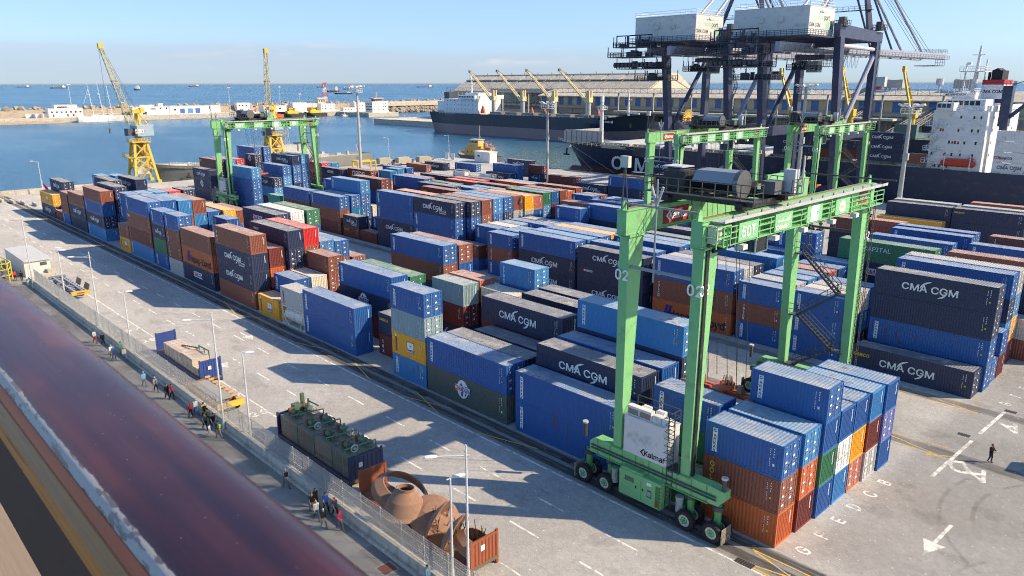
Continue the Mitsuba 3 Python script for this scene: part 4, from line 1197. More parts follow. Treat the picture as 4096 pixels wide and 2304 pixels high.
    m.tube((2.0, ty - 1.0, H + 1.65), (2.35, ty - 1.0, H + 1.65), 1.05, n=18, col=(0.2, 0.2, 0.2)); put('hoist_drum', m.xf(A), 'metal', tr)
    m = MB(BLK); m.box((-3.9, ty - 2.0, H + 0.86), (-2.0, ty - 0.2, H + 2.3)); m.box((-4.0, ty - 2.1, H + 2.6), (-2.2, ty - 0.5, H + 2.68), (0.5, 0.5, 0.5)); m.tube((-3.6, ty - 1.6, H + 2.3), (-2.6, ty - 1.6, H + 2.3), 0.28, n=10, col=DGR); m.box((-3.5, ty + 0.3, H + 0.86), (-1.8, ty + 1.9, H + 1.9), (0.07, 0.07, 0.075)); m.box((0.4, ty + 0.4, H + 0.86), (2.0, ty + 1.6, H + 1.7)); m.box((2.6, ty + 1.0, H + 0.86), (3.7, ty + 2.4, H + 1.8), (0.12, 0.12, 0.13))
    for x in (-1.2, -0.4): m.tube((x, ty + 0.5, H + 0.9), (x, ty + 1.4, H + 0.9 + 0.6), 0.3, n=10, col=DGR)
    put('machinery', m.xf(A), 'paint', tr)
    m = MB((0.55, 0.56, 0.56)); m.box((hx + 0.4, ty + 2.6, H + 0.9), (hx + 1.3, ty + 3.2, H + 2.6)); m.tube((hx + 1.6, ty + 3.2, H + 0.9), (hx + 1.6, ty + 3.2, H + 3.6), 0.07); put('cabinet', m.xf(A), 'paint', tr)
    m = MB(GRN); m.box((1.9, ty + 2.9, H - 0.1), (2.1, ty + 5.4, H + 2.0)) if detail > 1 else m.box((1.9, ty + 2.9, H - 0.1), (2.1, ty + 4.4, H + 1.0)); put('guard_plate', m.xf(A), 'paint', tr)
    m = MB((0.60, 0.62, 0.62)); cx, cy = 0.6, ty + 4.0
    m.box((cx - 0.9, cy - 0.95, H - 4.2), (cx + 0.9, cy + 0.95, H - 4.1)); m.box((cx - 0.9, cy - 0.95, H - 2.2), (cx + 0.9, cy + 0.95, H - 1.9)); m.beam((cx, cy, H - 1.9), (cx, cy - 1.5, H + 0.4), 0.2, 0.2, DGR)
    for x in (-0.87, 0.87):
        for yq in (-0.92, 0.92): m.beam((cx + x, cy + yq, H - 4.1), (cx + x, cy + yq, H - 2.2), 0.1)
    m.box((cx - 0.9, cy - 0.95, H - 2.9), (cx + 0.9, cy - 0.9, H - 2.2))
    cb = put('cabin', m.xf(A), 'paint', tr)
    m = MB(); m.box((cx - 0.84, cy - 0.9, H - 4.08), (cx + 0.84, cy + 0.9, H - 2.22)); put('cabin_glass', m.xf(A), 'glass', tr)
    # ropes and spreader
    sx, sy, sz = spread
    m = MB((0.05, 0.05, 0.05))
    for x in (-1.9, -1.0, 1.0, 1.9):
        for yq in (-0.7, 0.7): m.tube((x, ty + yq * 1.6, H + 0.4), (sx + x * 0.9, sy + yq, sz + 1.0), 0.028, n=4, caps=False)
    part('hoist_ropes', m, kind=None)
    m = MB((0.50, 0.10, 0.03))
    m.box((sx - 0.6, sy - 0.95, sz + 0.1), (sx + 0.6, sy + 0.95, sz + 0.5)); m.box((sx - 2.9, sy - 0.35, sz), (sx + 2.9, sy - 0.12, sz + 0.35)); m.box((sx - 2.9, sy + 0.12, sz), (sx + 2.9, sy + 0.35, sz + 0.35))
    for x in (-2.95, 2.95):
        m.box((sx + x - 0.15, sy - 1.2, sz - 0.05), (sx + x + 0.15, sy + 1.2, sz + 0.3)); m.prism([(sy - 1.2, sz - 0.3), (sy - 0.9, sz - 0.3), (sy - 0.7, sz + 0.4), (sy - 1.0, sz + 0.5), (sy - 1.35, sz + 0.2)], (sx + x - 0.3, sx + x + 0.3), 0, (0.35, 0.09, 0.04))
    for x in (-1.7, 1.7):
        m.tube((sx + x, sy, sz + 0.4), (sx + x, sy, sz + 1.0), 0.35, n=10, r2=0.2, col=(0.3, 0.12, 0.06))
    for k in range(8):
        a = 2 * math.pi * k / 8; m.beam((sx + 0.5 + 0.55 * math.cos(a), sy + 0.55 * math.sin(a), sz + 0.5), (sx + 0.5 + 0.3 * math.cos(a), sy + 0.3 * math.sin(a), sz + 1.5), 0.06, col=(0.25, 0.17, 0.12))
    m.tube((sx + 0.5, sy, sz + 0.5), (sx + 0.5, sy, sz + 0.9), 0.62, n=14, col=(0.42, 0.13, 0.06), caps=False)
    part('spreader', m)
    return g


rtg(-9.3, -1.75, '02', 'numbered 02 standing over the near block beside the road', 7.2, (0.6, 8.3, 7.3))
rtg(-172.5, 36.6, '08', 'far left against the harbour water, numbered 08', 8.5, (1.2, 8.8, 8.6), H=22.35, S=25.2)
rtg(-59.5, 69.5, '10', 'numbered 10 over the third block behind crane 02', 16.5, (0, 17, 14), H=22.9, S=28.5)
rtg(-54.0, 112.5, '06', 'numbered 06 farthest back, beside the navy quay cranes', 3.0, (0, 3, 10), H=22.85, S=26.0)

# ------------------------------------------------------------------ ship-to-shore cranes
NAV, NAV2, LAV = (0.036, 0.046, 0.105), (0.025, 0.03, 0.06), (0.30, 0.32, 0.42)


def sts(X1, X2, where, boom_end, lettering_side=True):
    g = thing('quay_crane', f'navy blue ship-to-shore quay crane with white machinery house, {where}', 'quay crane')
    xc = (X1 + X2) / 2
    def part(name, mb, bsdf='paint', parent=g): return put(name, mb, bsdf, parent)
    for x in (X1, X2):
        m = MB(NAV); m.beam((x, 149.0, 3.0), (x, 143.6, 43.5), 1.5, 1.7, w2=1.7, h2=2.3); part('leg', m)
        m = MB(NAV); m.beam((x, 166.0, 3.0), (x, 166.0, 44.0), 1.5, 2.0, w2=1.6, h2=2.3); part('leg', m)
        m = MB(NAV); m.box((x - 0.75, 148.8, 17.6), (x + 0.75, 165.0, 20.1)); m.rail([(x + 0.7, 149, 20.1), (x + 0.7, 165, 20.1)], 1.1, 1.8, 0.035, DGR); part('portal_beam', m)
        m = MB(NAV); m.prism([(142.0, 42.2), (168.0, 41.6), (168.0, 44.2), (161, 44.4), (142.0, 45.2)], (x - 0.8, x + 0.8), 0); part('side_beam', m)
        m = MB(LAV if x == X2 else NAV); m.tube((x, 149.0, 19.0), (x, 165.4, 38.5), 0.62, n=10); part('brace', m)
        m = MB((0.5, 0.5, 0.53)); m.tube((x, 144.5, 40.3), (x, 165, 39.9), 0.5, n=10); part('brace', m)
        for y in (149, 166):
            m = MB(NAV2); m.box((x - 3.6, y - 0.6, 0.5), (x + 3.6, y + 0.6, 1.6))
            for k in range(6): m.tube((x - 3.2 + 1.28 * k, y - 0.25, 0.42), (x - 3.2 + 1.28 * k, y + 0.25, 0.42), 0.4, n=10, col=DGR)
            part('bogie', m)
    for y, z in ((149, 2.2), (166, 2.2), (145.2, 40.6), (166, 42.2)):
        m = MB(NAV); m.box((X1 - (1 if z < 3 else 0), y - 0.7, z - 0.6), (X2 + (1 if z < 3 else 0), y + 0.7, z + 1.3)); part('cross_beam', m)
    # twin girder and boom
    for x in (xc - 3.2, xc + 3.2):
        m = MB(LAV); m.box((x - 0.6, 126.5, 38.7), (x + 0.6, 169.5, 40.9)); part('girder', m)
        m = MB(LAV); m.prism([(170.0, 38.7), (boom_end - 4, 38.9), (boom_end, 39.9), (boom_end, 40.8), (170.0, 40.9)], (x - 0.6, x + 0.6), 0); part('boom', m)
    m = MB(DGR)
    for y in np.arange(175, boom_end, 9): m.box((xc - 3.2, y - 0.3, 39.3), (xc + 3.2, y + 0.3, 40.3))
    for x in (xc - 4.4, xc + 4.4):
        m.box((x - 0.45, 127, 38.9), (x + 0.45, boom_end - 1, 38.98)); m.rail([(x + (0.45 if x > xc else -0.45), 127, 38.98), (x + (0.45 if x > xc else -0.45), boom_end - 1, 38.98)], 1.1, 2.5, 0.035, DGR)
    m.rail([(xc - 3.6, boom_end - 9, 40.9), (xc + 3.6, boom_end - 9, 40.9), (xc + 3.6, boom_end, 40.9), (xc - 3.6, boom_end, 40.9)], 1.2, 2, 0.04, DGR); m.box((xc - 3, boom_end - 10, 36.9), (xc + 3.5, boom_end - 1, 37.1)); m.rail([(xc + 3.5, boom_end - 10, 37.1), (xc + 3.5, boom_end - 1, 37.1)], 1.8, 2, 0.05, DGR)
    part('boom_walkway', m)
    # A-frame and stays
    m = MB(NAV)
    for x in (X1 + 2, X2 - 2): m.beam((x, 166.5, 44.0), (xc + (1.2 if x > xc else -1.2), 172.0, 68.0), 1.2, 1.2, w2=0.8, h2=0.8)
    for z in (50.0, 56.0, 62.0):
        t = (z - 44) / 24; w = (X2 - X1 - 4) / 2 * (1 - t) + 1.2 * t; m.box((xc - w - 1.2, 165.5 + 5.5 * t, z), (xc + w + 1.2, 167.3 + 5.5 * t, z + 0.12), DGR); m.rail([(xc - w - 1.2, 165.5 + 5.5 * t, z), (xc + w + 1.2, 165.5 + 5.5 * t, z)], 1.1, 1.5, 0.04, DGR)
    part('apex_frame', m)
    for x in (xc - 3.0, xc + 3.0):
        m = MB((0.32, 0.34, 0.40)); m.tube((x * 0.5 + xc * 0.5, 172, 67.5), (x, 144, 46.0), 0.42, n=8); part('back_stay', m)
        m = MB(LAV); m.tube((x * 0.6 + xc * 0.4, 172, 67.5), (x, boom_end - 22, 41.0), 0.36, n=8); part('fore_stay', m)
        m = MB(NAV); m.tube((x * 0.6 + xc * 0.4, 172, 62.0), (x, 196, 41.0), 0.30, n=8); part('fore_stay', m)
    m = MB(DGR)
    for k in range(5): m.tube((xc - 1.5 + 0.7 * k, 172, 66.5), (xc - 1.5 + 0.7 * k, boom_end - 14 + k, 41.5), 0.07, n=4, caps=False)
    for k in range(6): m.tube((xc - 1.2 + 0.45 * k, 171, 65.5), (xc - 1.2 + 0.45 * k, 150, 44.5), 0.06, n=4, caps=False)
    part('rope', m)
    # machinery house
    m = MB((0.60, 0.60, 0.58)); m.box((X1 - 0.6, 130.0, 42.3), (X2 - 1.4, 143.0, 48.6)); m.box((X1 - 0.7, 129.9, 48.6), (X2 - 1.3, 143.1, 48.75))
    for x in (X1 + 6, X1 + 11): m.box((x, 129.4, 45.4), (x + 1.4, 130.0, 46.6), (0.55, 0.55, 0.53))
    hs = part('machinery_house', m)
    m = MB(BLK); Y3, xf = 136.5, X2 - 1.39
    letters(m, 'CMA CGM', 0.85, (xf, 133.0, 44.6), (0, 1, 0), (0, 0, 1), (0.03, 0.04, 0.06)); letters(m, 'port', 1.15, (xf, 139.0, 46.4), (0, 1, 0), (0, 0, 1), (0.02, 0.05, 0.04)); letters(m, 'soma', 1.05, (xf, 136.0, 46.4), (0, 1, 0), (0, 0, 1), (0.35, 0.55, 0.42))
    for a, b, h in ((134.9, 135.8, 0.25), (136.0, 136.2, 0.7), (136.4, 137.0, 0.3)): m.box((xf, a, 47.35), (xf + 0.02, b, 47.35 + h), (0.02, 0.05, 0.04))
    for a, b, h in ((137.3, 137.9, 0.3), (138.1, 138.3, 0.65), (138.5, 139.3, 0.25)): m.box((xf, a, 47.35), (xf + 0.02, b, 47.35 + h), (0.35, 0.55, 0.42))
    m.prism([(138.6, 43.6), (139.8, 43.9), (139.9, 45.6), (138.6, 45.6)], (xf, xf + 0.02), 0, (0.30, 0.55, 0.40)); m.prism([(140.9, 45.8), (142.0, 45.8), (141.8, 44.0), (141.3, 43.6)], (xf, xf + 0.02), 0, (0.02, 0.06, 0.05)); m.prism([(140.0, 43.8), (140.7, 43.2), (140.7, 45.6), (140.0, 45.6)], (xf, xf + 0.02), 0, (0.30, 0.55, 0.40))
    put('lettering', m, 'plain', hs)
    m = MB((0.62, 0.63, 0.63)); m.rail([(X1 - 0.6, 130, 48.7), (X2 - 1.4, 130, 48.7), (X2 - 1.4, 143, 48.7), (X1 - 0.6, 143, 48.7), (X1 - 0.6, 130, 48.7)], 1.2, 1.6, 0.04, None, 1); put('railing', m, 'plain', hs)
    m = MB(NAV2); m.box((X1 - 1.8, 128.6, 41.9), (X2 - 0.2, 144, 42.25)); m.rail([(X1 - 1.8, 128.6, 42.25), (X2 - 0.2, 128.6, 42.25), (X2 - 0.2, 144, 42.25)], 1.2, 1.4, 0.045, NAV2, 2); part('gallery', m)
    # service platforms, cable drums and trolley under the back reach
    m = MB(NAV2); r = random.Random(int(-X1))
    for x0, x1, y0, y1, z in ((X1 - 3, X1 + 9, 123.5, 129, 41.0), (X1 - 4, X1 + 10, 122.5, 129.5, 38.4), (X1 - 2, X1 + 11, 124, 131, 35.4), (X1 + 2, X1 + 12, 127, 133, 32.4), (X1 + 10, X1 + 15, 138, 143, 34.8)):
        m.box((x0, y0, z - 0.2), (x1, y1, z)); m.rail([(x0, y1, z), (x0, y0, z), (x1, y0, z), (x1, y1, z)], 1.15, 1.1, 0.05, NAV2, 2)
        for k in range(7):
            a, b = r.uniform(x0 + 0.5, x1 - 1.5), r.uniform(y0 + 0.5, y1 - 1.2); m.box((a, b, z), (a + r.uniform(0.6, 2.0), b + r.uniform(0.6, 1.6), z + r.uniform(0.8, 2.1)), NAV2 if k % 3 else DGR)
        for k in range(4):
            a = x0 + (x1 - x0) * k / 3; m.beam((a, y0 + 0.2, z), (a, y0 + 0.2, z + 2.6), 0.16); m.beam((a, y1 - 0.2, z), (a, y1 - 0.2, z + 2.6), 0.16)
    for k in range(3): m.path([(X1 - 2 + 4 * k, 123.8, 41), (X1 - 2 + 4 * k, 123.8, 43.8), (X1 + 1.6 + 4 * k, 123.8, 43.8), (X1 + 1.6 + 4 * k, 123.8, 41)], 0.16, n=6)
    for k in range(10):
        a = X1 - 3 + 1.3 * k; m.tube((a, 124.5, 36.3), (a + 0.8, 124.5, 36.3), 0.7, n=10, col=(0.06, 0.065, 0.08))
    part('service_platform', m)
    m = MB((0.25, 0.27, 0.29)); m.box((xc - 1.5, 152, 34.2), (xc + 1.5, 154.6, 37.0)); m.box((xc - 1.52, 151.98, 34.7), (xc + 1.52, 154.62, 36.0), (0.02, 0.03, 0.035)); m.box((xc - 4, 150, 37.4), (xc + 4, 156, 38.5), NAV2); part('operator_cabin', m)
    m = MB((0.06, 0.06, 0.07))
    for k in range(16):
        y = 131 + 2.4 * k; pts = [(xc + 4.6, y + 2.4 * t, 38.5 - 3.2 * (1 - (2 * t - 1) ** 2)) for t in np.linspace(0, 1, 7)]; m.path(pts, 0.05, n=4)
    part('festoon_cable', m)
    m = MB(DGR); m.ladder((X2 + 0.9, 166.9, 3), (X2 + 0.9, 166.9, 42), (0, 1, 0), 0.6, 0.6, 0.04)
    for k in range(8):
        a, b = (149.5, 152.5) if k % 2 else (152.5, 149.5); m.stairs((X2 - 1.6, a, 4 + 4.4 * k), (X2 - 1.6, b, 8.4 + 4.4 * k), (1, 0, 0), 0.8, 9, DGR); m.box((X2 - 2.2, b - 0.7, 8.3 + 4.4 * k), (X2 - 0.8, b + 0.7, 8.4 + 4.4 * k))
    part('stairway', m)
    m = MB(DGR)
    for x, y in ((X2 + 0.5, 166), (X2 + 0.3, 144), (X1, 144), (X1, 166)):
        m.box((x - 1.4, y - 1.4, 44.6), (x + 1.4, y + 1.4, 44.7)); m.rail([(x - 1.4, y - 1.4, 44.7), (x + 1.4, y - 1.4, 44.7), (x + 1.4, y + 1.4, 44.7), (x - 1.4, y + 1.4, 44.7), (x - 1.4, y - 1.4, 44.7)], 1.3, 0.9, 0.045, DGR)
        m.box((x - 0.7, y - 0.7, 44.7), (x + 0.7, y + 0.7, 46.8))
    part('top_platform', m)
    return g


sts(-112.3, -92.3, 'left one of the pair', 225)
sts(-82.2, -62.2, 'right one of the pair', 243)

# ------------------------------------------------------------------ ships
def hull(L, B, zs, cols, rake, ent, deck, sheer=0.0, flare=0.0, stern=0.12, n=40, tr=0.75):
    """Local frame: stem head at x = 0, stern at x = L, centre line y = 0. zs from keel up; cols: one per band."""
    m = MB(); ts = np.linspace(0, 1, n) ** 1.5
    rows = []
    for j, z in enumerate(zs):
        q = (z - zs[0]) / (zs[-1] - zs[0]); x0 = rake * (1 - q) ** 1.2; pts = []
        for t in ts:
            x = x0 + (L - x0) * t
            e = ent * (1.35 - 0.7 * q)
            b = min(1.0, ((x - x0) / e)) ** (0.95 - 0.45 * q - flare * q) if x > x0 else 0.0
            s = max(0.0, (x / L - (1 - stern)) / stern); b *= 1 - (1 - tr) * s * (1.4 - 0.8 * q)
            zz = z + sheer * q * max(0, 1 - x / (0.25 * L)) ** 2
            pts.append((x, b * B / 2, zz))
        rows.append(np.array(pts))
    for j in range(len(zs) - 1):
        for s in (1, -1):
            a, b = rows[j].copy(), rows[j + 1].copy(); a[:, 1] *= s; b[:, 1] *= s
            v = np.vstack([a, b]); i = np.arange(n - 1)
            f = np.vstack([np.stack([i, i + 1, i + 1 + n], 1), np.stack([i, i + 1 + n, i + n], 1)])
            m.add(v, f if s < 0 else f[:, ::-1], cols[j])
        # transom
        a, b = rows[j][-1], rows[j + 1][-1]
        m.add([a, a * [1, -1, 1], b * [1, -1, 1], b], [[0, 1, 2], [0, 2, 3]], cols[j])
    d = rows[-1].copy(); d[:, 2] -= 0.9
    v = np.vstack([d, d * [1, -1, 1]]); i = np.arange(n - 1)
    m.add(v, np.vstack([np.stack([i, i + 1, i + 1 + n], 1), np.stack([i, i + 1 + n, i + n], 1)]), deck)
    return m, rows[-1]


def ship(name, label, cat, x, y, rz, *a, group=None, **k):
    key = thing(name, label, cat, group)
    m, top = hull(*a, **k)
    return key, m, top, place(x, y, 0, rz)


def windows(key, M, rects, glass='glass'):
    """rects: (lo, hi) boxes in the frame of M."""
    for lo, hi in rects:
        m = MB((0.03, 0.04, 0.05)); m.box(lo, hi); put('window', m.xf(M), glass, key)


RUSTP, HB = (0.20, 0.13, 0.13), (0.022, 0.028, 0.05)
# container ship at the far quay
S1, m, top, M1 = ship('container_ship', 'navy container ship with white deckhouse moored at the far quay', 'ship', -190.5, 189.3, 0,
                      218, 31.5, [-6, -2.9, -0.3, 3, 6.4, 9.6], [(0.12, 0.04, 0.035), (0.12, 0.04, 0.035), (0.024, 0.033, 0.075), (0.024, 0.033, 0.075), (0.024, 0.033, 0.075)], 12, 62, (0.13, 0.14, 0.14), sheer=1.2)
m.tube((3.5, 0, -3.0), (16, 0, -3.0), 2.2, col=(0.12, 0.04, 0.035), n=12); m.tube((1.6, 0, -3.0), (3.5, 0, -3.0), 1.2, n=12, r2=2.2, col=(0.12, 0.04, 0.035))
put('hull', m.xf(M1), 'paint', S1)
m = MB(WHITE)
for i, ch in enumerate('CMA CGM'): letters(m, ch, 4.4, (-152 + 11.0 * i, 173.45, 3.6), U3, W3, (0.55, 0.56, 0.58), True, 1.25, 0.05)
for k in range(5): m.box((-181.5 + 0.9 * k, 181.0 - 1.2 * k, 7.6), (-180.9 + 0.9 * k, 180.9 - 1.2 * k, 8.2))
put('hull_lettering', m, 'plain', S1)
m = MB((0.33, 0.34, 0.35)); m.box((-181.5, 178, 9.4), (-180.9, 200.5, 13.9))
for y in np.arange(178, 201, 2.2): m.box((-182.3, y - 0.1, 9.4), (-181.5, y + 0.1, 13.6))
m.box((-181.5, 177.8, 9.4), (-163, 178.2, 14.2))
for k in range(7): m.box((-181 + 2.6 * k, 177.5, 9.4), (-180.8 + 2.6 * k, 177.8, 14)); m.box((-181 + 2.6 * k, 177.5, 11.5), (-178.6 + 2.6 * k, 177.75, 11.7))
put('breakwater_screen', m, 'paint', S1)
m = MB((0.6, 0.6, 0.6)); m.tube((-172.5, 189, 9), (-172.5, 189, 26.5), 0.9, n=10, r2=0.55); m.box((-173.8, 187.5, 21.5), (-171.2, 190.5, 21.7)); m.rail([(-173.8, 187.5, 21.7), (-171.2, 187.5, 21.7), (-171.2, 190.5, 21.7)], 1.2, 1, 0.05); m.box((-173, 188.5, 24.5), (-172, 189.5, 26.8)); m.box((-173.8, 188.8, 23.2), (-171.2, 189.2, 23.4)); put('foremast', m, 'paint', S1)
for k in range(9):
    x = -160 + 13.2 * k
    m = MB((0.42, 0.42, 0.40)); m.box((x, 175.5, 8.8), (x + 11.8, 203, 10.3)); m.box((x + 0.2, 175.7, 10.3), (x + 11.6, 202.8, 10.5), (0.50, 0.50, 0.47))
    for q in range(6): m.box((x + 0.4 + 2.1 * q, 174.6, 8.5), (x + 0.7 + 2.1 * q, 175.5, 10.2), (0.35, 0.33, 0.28))
    m.box((x, 174.0, 8.5), (x + 12, 174.1, 9.7), (0.4, 0.33, 0.12) if k % 2 else (0.3, 0.31, 0.3)); put('hatch_cover', m, 'paint', S1)
m = MB((0.55, 0.53, 0.40)); m.rail([(-186, 178.6, 9.8), (-176, 174.3, 9.0), (-158, 173.8, 8.7), (-50, 173.8, 8.7)], 1.1, 2.2, 0.05); put('railing', m, 'paint', S1)
r = random.Random(5)
m = MB()
for k in range(70):
    x, c = r.uniform(-158, -55), r.choice([(0.45, 0.28, 0.05), (0.35, 0.06, 0.04), (0.4, 0.4, 0.38), (0.1, 0.11, 0.12), (0.5, 0.48, 0.4)]); m.cbox((x, 174.6 + r.uniform(0, 1.2), 9.2 + r.uniform(0, 0.5)), (r.uniform(0.4, 1.4), r.uniform(0.3, 0.8), r.uniform(0.5, 1.5)), c)
put('deck_fittings', m, 'paint', S1, kind='stuff')
for i, (x, n, cc, lg) in enumerate(((-92.5, 3, 'N', 'm'), (-79.5, 2, 'N', 's'), (-66.5, 3, 'N', 'm'), (-53.5, 1, 'T', '-'))):
    for k in range(n):
        if (i, k) == (1, 0): cc2, lg2 = 'R', '-'
        else: cc2, lg2 = cc, lg
        key = thing('deck_container', f'{CNAME[cc2]} container on the ship deck, {"bottom" if k == 0 else "second" if k == 1 else "top"} of the {ORD[i]} stack from the bow', 'shipping container', 'containers on the ship deck')
        Mx = T().translate([x + 12.2, 174.6, 10.55 + 2.6 * k]); scene[key] = {**cwhole(12.192, cc2, 'd'), 'to_world': Mx}; scene[key + '__roof_panel'] = {**cparts(12.192, cc2, 'd')['roof_panel'], 'to_world': Mx}
        if lg2 != '-': scene[key + '__lettering'] = {**clogo(lg2, 12.192), 'to_world': Mx}
# deckhouse
WP = (0.72, 0.73, 0.74)
m = MB(WP); m.box((-48.6, 174.6, 8.0), (-36.0, 203.5, 24.6)); m.box((-49.3, 174.2, 8.0), (-36.0, 175.6, 9.0))
for z in (11.0, 14.2, 17.4, 20.5): m.box((-50.0, 174.0, z), (-44.5, 175.0, z + 0.14)); m.box((-49.8, 174.0, z), (-48.6, 203.6, z + 0.14))
m.box((-44, 174.1, 22.4), (-38.0, 174.7, 22.65)); dh = put('deckhouse', m, 'paint', S1)
m = MB(WP); m.box((-47.6, 172.8, 24.6), (-43.6, 206, 26.6)); m.box((-47.0, 177.5, 24.6), (-38.0, 201, 27.4)); m.box((-46.4, 180, 27.4), (-41, 199, 29.0)); m.box((-36.6, 175.2, 24.6), (-35.6, 203.5, 25.9)); put('bridge', m, 'paint', S1)
m = MB(DGR)
m.rail([(-43.6, 174.2, 24.6), (-36, 174.2, 24.6), (-36, 176, 24.6)], 1.2, 1.2, 0.04, WP); m.rail([(-47, 178, 29), (-41, 178, 29), (-41, 199, 29)], 1.1, 1.4, 0.04, WP)
for z in (11.14, 14.34, 17.54, 20.64): m.rail([(-49.8, 176, z), (-50.0, 174.0, z), (-44.5, 174.0, z)], 1.1, 1.0, 0.04, WP)
for k in range(4): m.stairs((-49.4, 174.6, 8 + 3.15 * k), (-46.6, 174.6, 11.1 + 3.15 * k), (0, 1, 0), 0.7, 8, (0.45, 0.46, 0.47))
put('railing', m, 'paint', dh)
rects = [((-47.5 + dx, 172.75 + 4.7 * 0, 25.3), (-46.6 + dx, 172.82, 26.3)) for dx in (0.1, 1.2, 2.3)] + [((-46.5 + 1.3 * k, 177.42, 25.9), (-45.5 + 1.3 * k, 177.5, 27.0)) for k in range(6)]
for z, xs in ((22.6, (-42.2, -39.2, -37.6)), (19.3, (-46.6, -42.4, -39.3, -37.9)), (16.2, (-44.2, -42.8, -40.6, -38.0)), (13.1, (-48.0, -44.8, -43.2, -41.2, -38.4)), (10.0, (-46.8, -45.9, -44.0))):
    for x in xs: rects.append(((x, 174.54, z), (x + 0.42, 174.6, z + 0.75)))
for z in (13, 16.2, 19.3, 22.5):
    for y in (180, 186, 192, 198): rects.append(((-36.0, y, z), (-35.95, y + 0.5, z + 0.7)))
windows(dh, np.eye(4), rects)
for x, z in ((-46.0, 19.3), (-43.4, 16.2), (-42.0, 16.2), (-44.9, 13.1), (-47.3, 10.0), (-45.6, 10.2)):
    m = MB((0.42, 0.04, 0.035)); m.box((x, 174.5, z), (x + 0.38, 174.58, z + 0.65)); put('fire_box', m, 'plain', dh)
m = MB(BLK); letters(m, 'CMA CGM PLATON', 0.42, (-45.0, 176.9, 28.6), U3, W3, (0.05, 0.06, 0.1)); m.box((-47.2, 176.95, 28.3), (-42.8, 177.05, 28.95), WHITE); put('name_board', m, 'plain', dh)
m = MB(WP); m.tube((-44.2, 189, 29), (-43.8, 189, 41), 0.7, n=10, r2=0.25); m.box((-47.5, 186.5, 34.3), (-41.5, 191.5, 34.5)); m.rail([(-47.5, 186.5, 34.5), (-41.5, 186.5, 34.5), (-41.5, 191.5, 34.5)], 1.1, 1, 0.05); m.box((-45.6, 188.8, 38.6), (-42.4, 189.2, 38.75)); m.box((-46.5, 188.5, 36.2), (-45.5, 189.5, 36.8)); m.beam((-46.8, 189, 29), (-46.6, 189, 36.5), 0.35); m.beam((-42, 189, 29), (-41.6, 188, 37.5), 0.3)
for k in range(6): m.beam((-48.5 + 0.5 * k, 186 + k, 29), (-48.5 + 0.5 * k, 186 + k, 32 + k % 3), 0.06)
put('mast', m, 'paint', S1)
m = MB((0.62, 0.62, 0.6)); m.tube((-50.2, 181, 29), (-50.2, 181, 31), 0.3, n=8); m.tube((-50.2, 181, 31), (-50.2, 181, 32.6), 0.95, n=12); put('radar_dome', m, 'paint', S1)
m = MB(WP); m.box((-41.5, 186, 24), (-36.5, 193.5, 32.2)); m.box((-41.52, 185.98, 26.4), (-36.48, 193.52, 27.4), (0.02, 0.03, 0.10)); m.box((-41.52, 185.98, 31.0), (-36.48, 193.52, 32.25), (0.45, 0.03, 0.04))
for k in range(5): m.box((-36.48, 187, 27.8 + 0.5 * k), (-36.4, 188.6, 28.0 + 0.5 * k), (0.1, 0.1, 0.1))
letters(m, 'CMA CGM', 0.75, (-39.1, 185.95, 29.3), U3, W3, (0.03, 0.04, 0.1)); fn = put('funnel', m, 'plain', S1)
m = MB((0.02, 0.02, 0.025)); m.box((-39.9, 187, 32.2), (-37.4, 192.5, 34.6)); m.tube((-40.6, 188, 32.2), (-40.6, 188, 34.2), 0.35, n=8); m.prism([(-39.9, 34.6), (-38.0, 34.6), (-37.4, 34.0), (-38.8, 35.2)], (187.2, 192.3), 1); put('exhaust', m, 'plain', fn)
m = MB((0.50, 0.055, 0.03)); m.tube((-44.4, 173.9, 11.4), (-37.6, 173.9, 11.4), 0.95, n=10); m.tube((-37.6, 173.9, 11.4), (-36.9, 173.9, 11.5), 0.95, n=10, r2=0.3); m.tube((-45.1, 173.9, 11.5), (-44.4, 173.9, 11.4), 0.3, n=10, r2=0.95); m.box((-43.6, 173.3, 11.9), (-38.3, 174.5, 12.55)); m.box((-38.6, 173.5, 12.5), (-37.8, 174.3, 13.0))
put('lifeboat', m, 'paint', S1)
m = MB(WP)
for x in (-44.0, -38.0): m.beam((x, 174.6, 8.5), (x, 172.9, 10.2), 0.2); m.beam((x, 172.9, 10.2), (x, 172.9, 13.6), 0.18)
put('davit', m, 'paint', S1)
m = MB(NAV); m.tube((-33.6, 180, 8), (-33.6, 180, 21), 1.15, n=12, r2=0.95); m.box((-34.8, 178.9, 20.8), (-32.6, 181.2, 30.8)); m.rail([(-35, 178.7, 30.8), (-32.5, 178.7, 30.8), (-32.5, 181, 30.8)], 1.1, 0.8, 0.05); m.beam((-32.8, 180, 23), (-20, 180, 36), 0.7, 0.9, w2=0.4, h2=0.5)
for k in range(3): m.tube((-33, 179.4 + 0.6 * k, 31), (-20, 180, 36), 0.05, n=4)
put('deck_crane', m, 'paint', S1)
m = MB(WP); m.box((-50.0, 173.8, 6.6), (-33.5, 174.8, 8.1)); m.box((-40, 173.7, 4.2), (-34.6, 174.6, 6.6)); m.box((-33.6, 173.8, 5.0), (-20, 176, 7.0), (0.3, 0.31, 0.32))
for x in np.arange(-50, -40, 1.3): m.beam((x, 173.9, 4.4), (x, 173.9, 6.6), 0.12)
put('mooring_deck', m, 'paint', S1)
m = MB(WHITE); letters(m, 'GE', 0.62, (-31.9, 174.3, 13.0), U3, W3, (0.45, 0.05, 0.06)); 
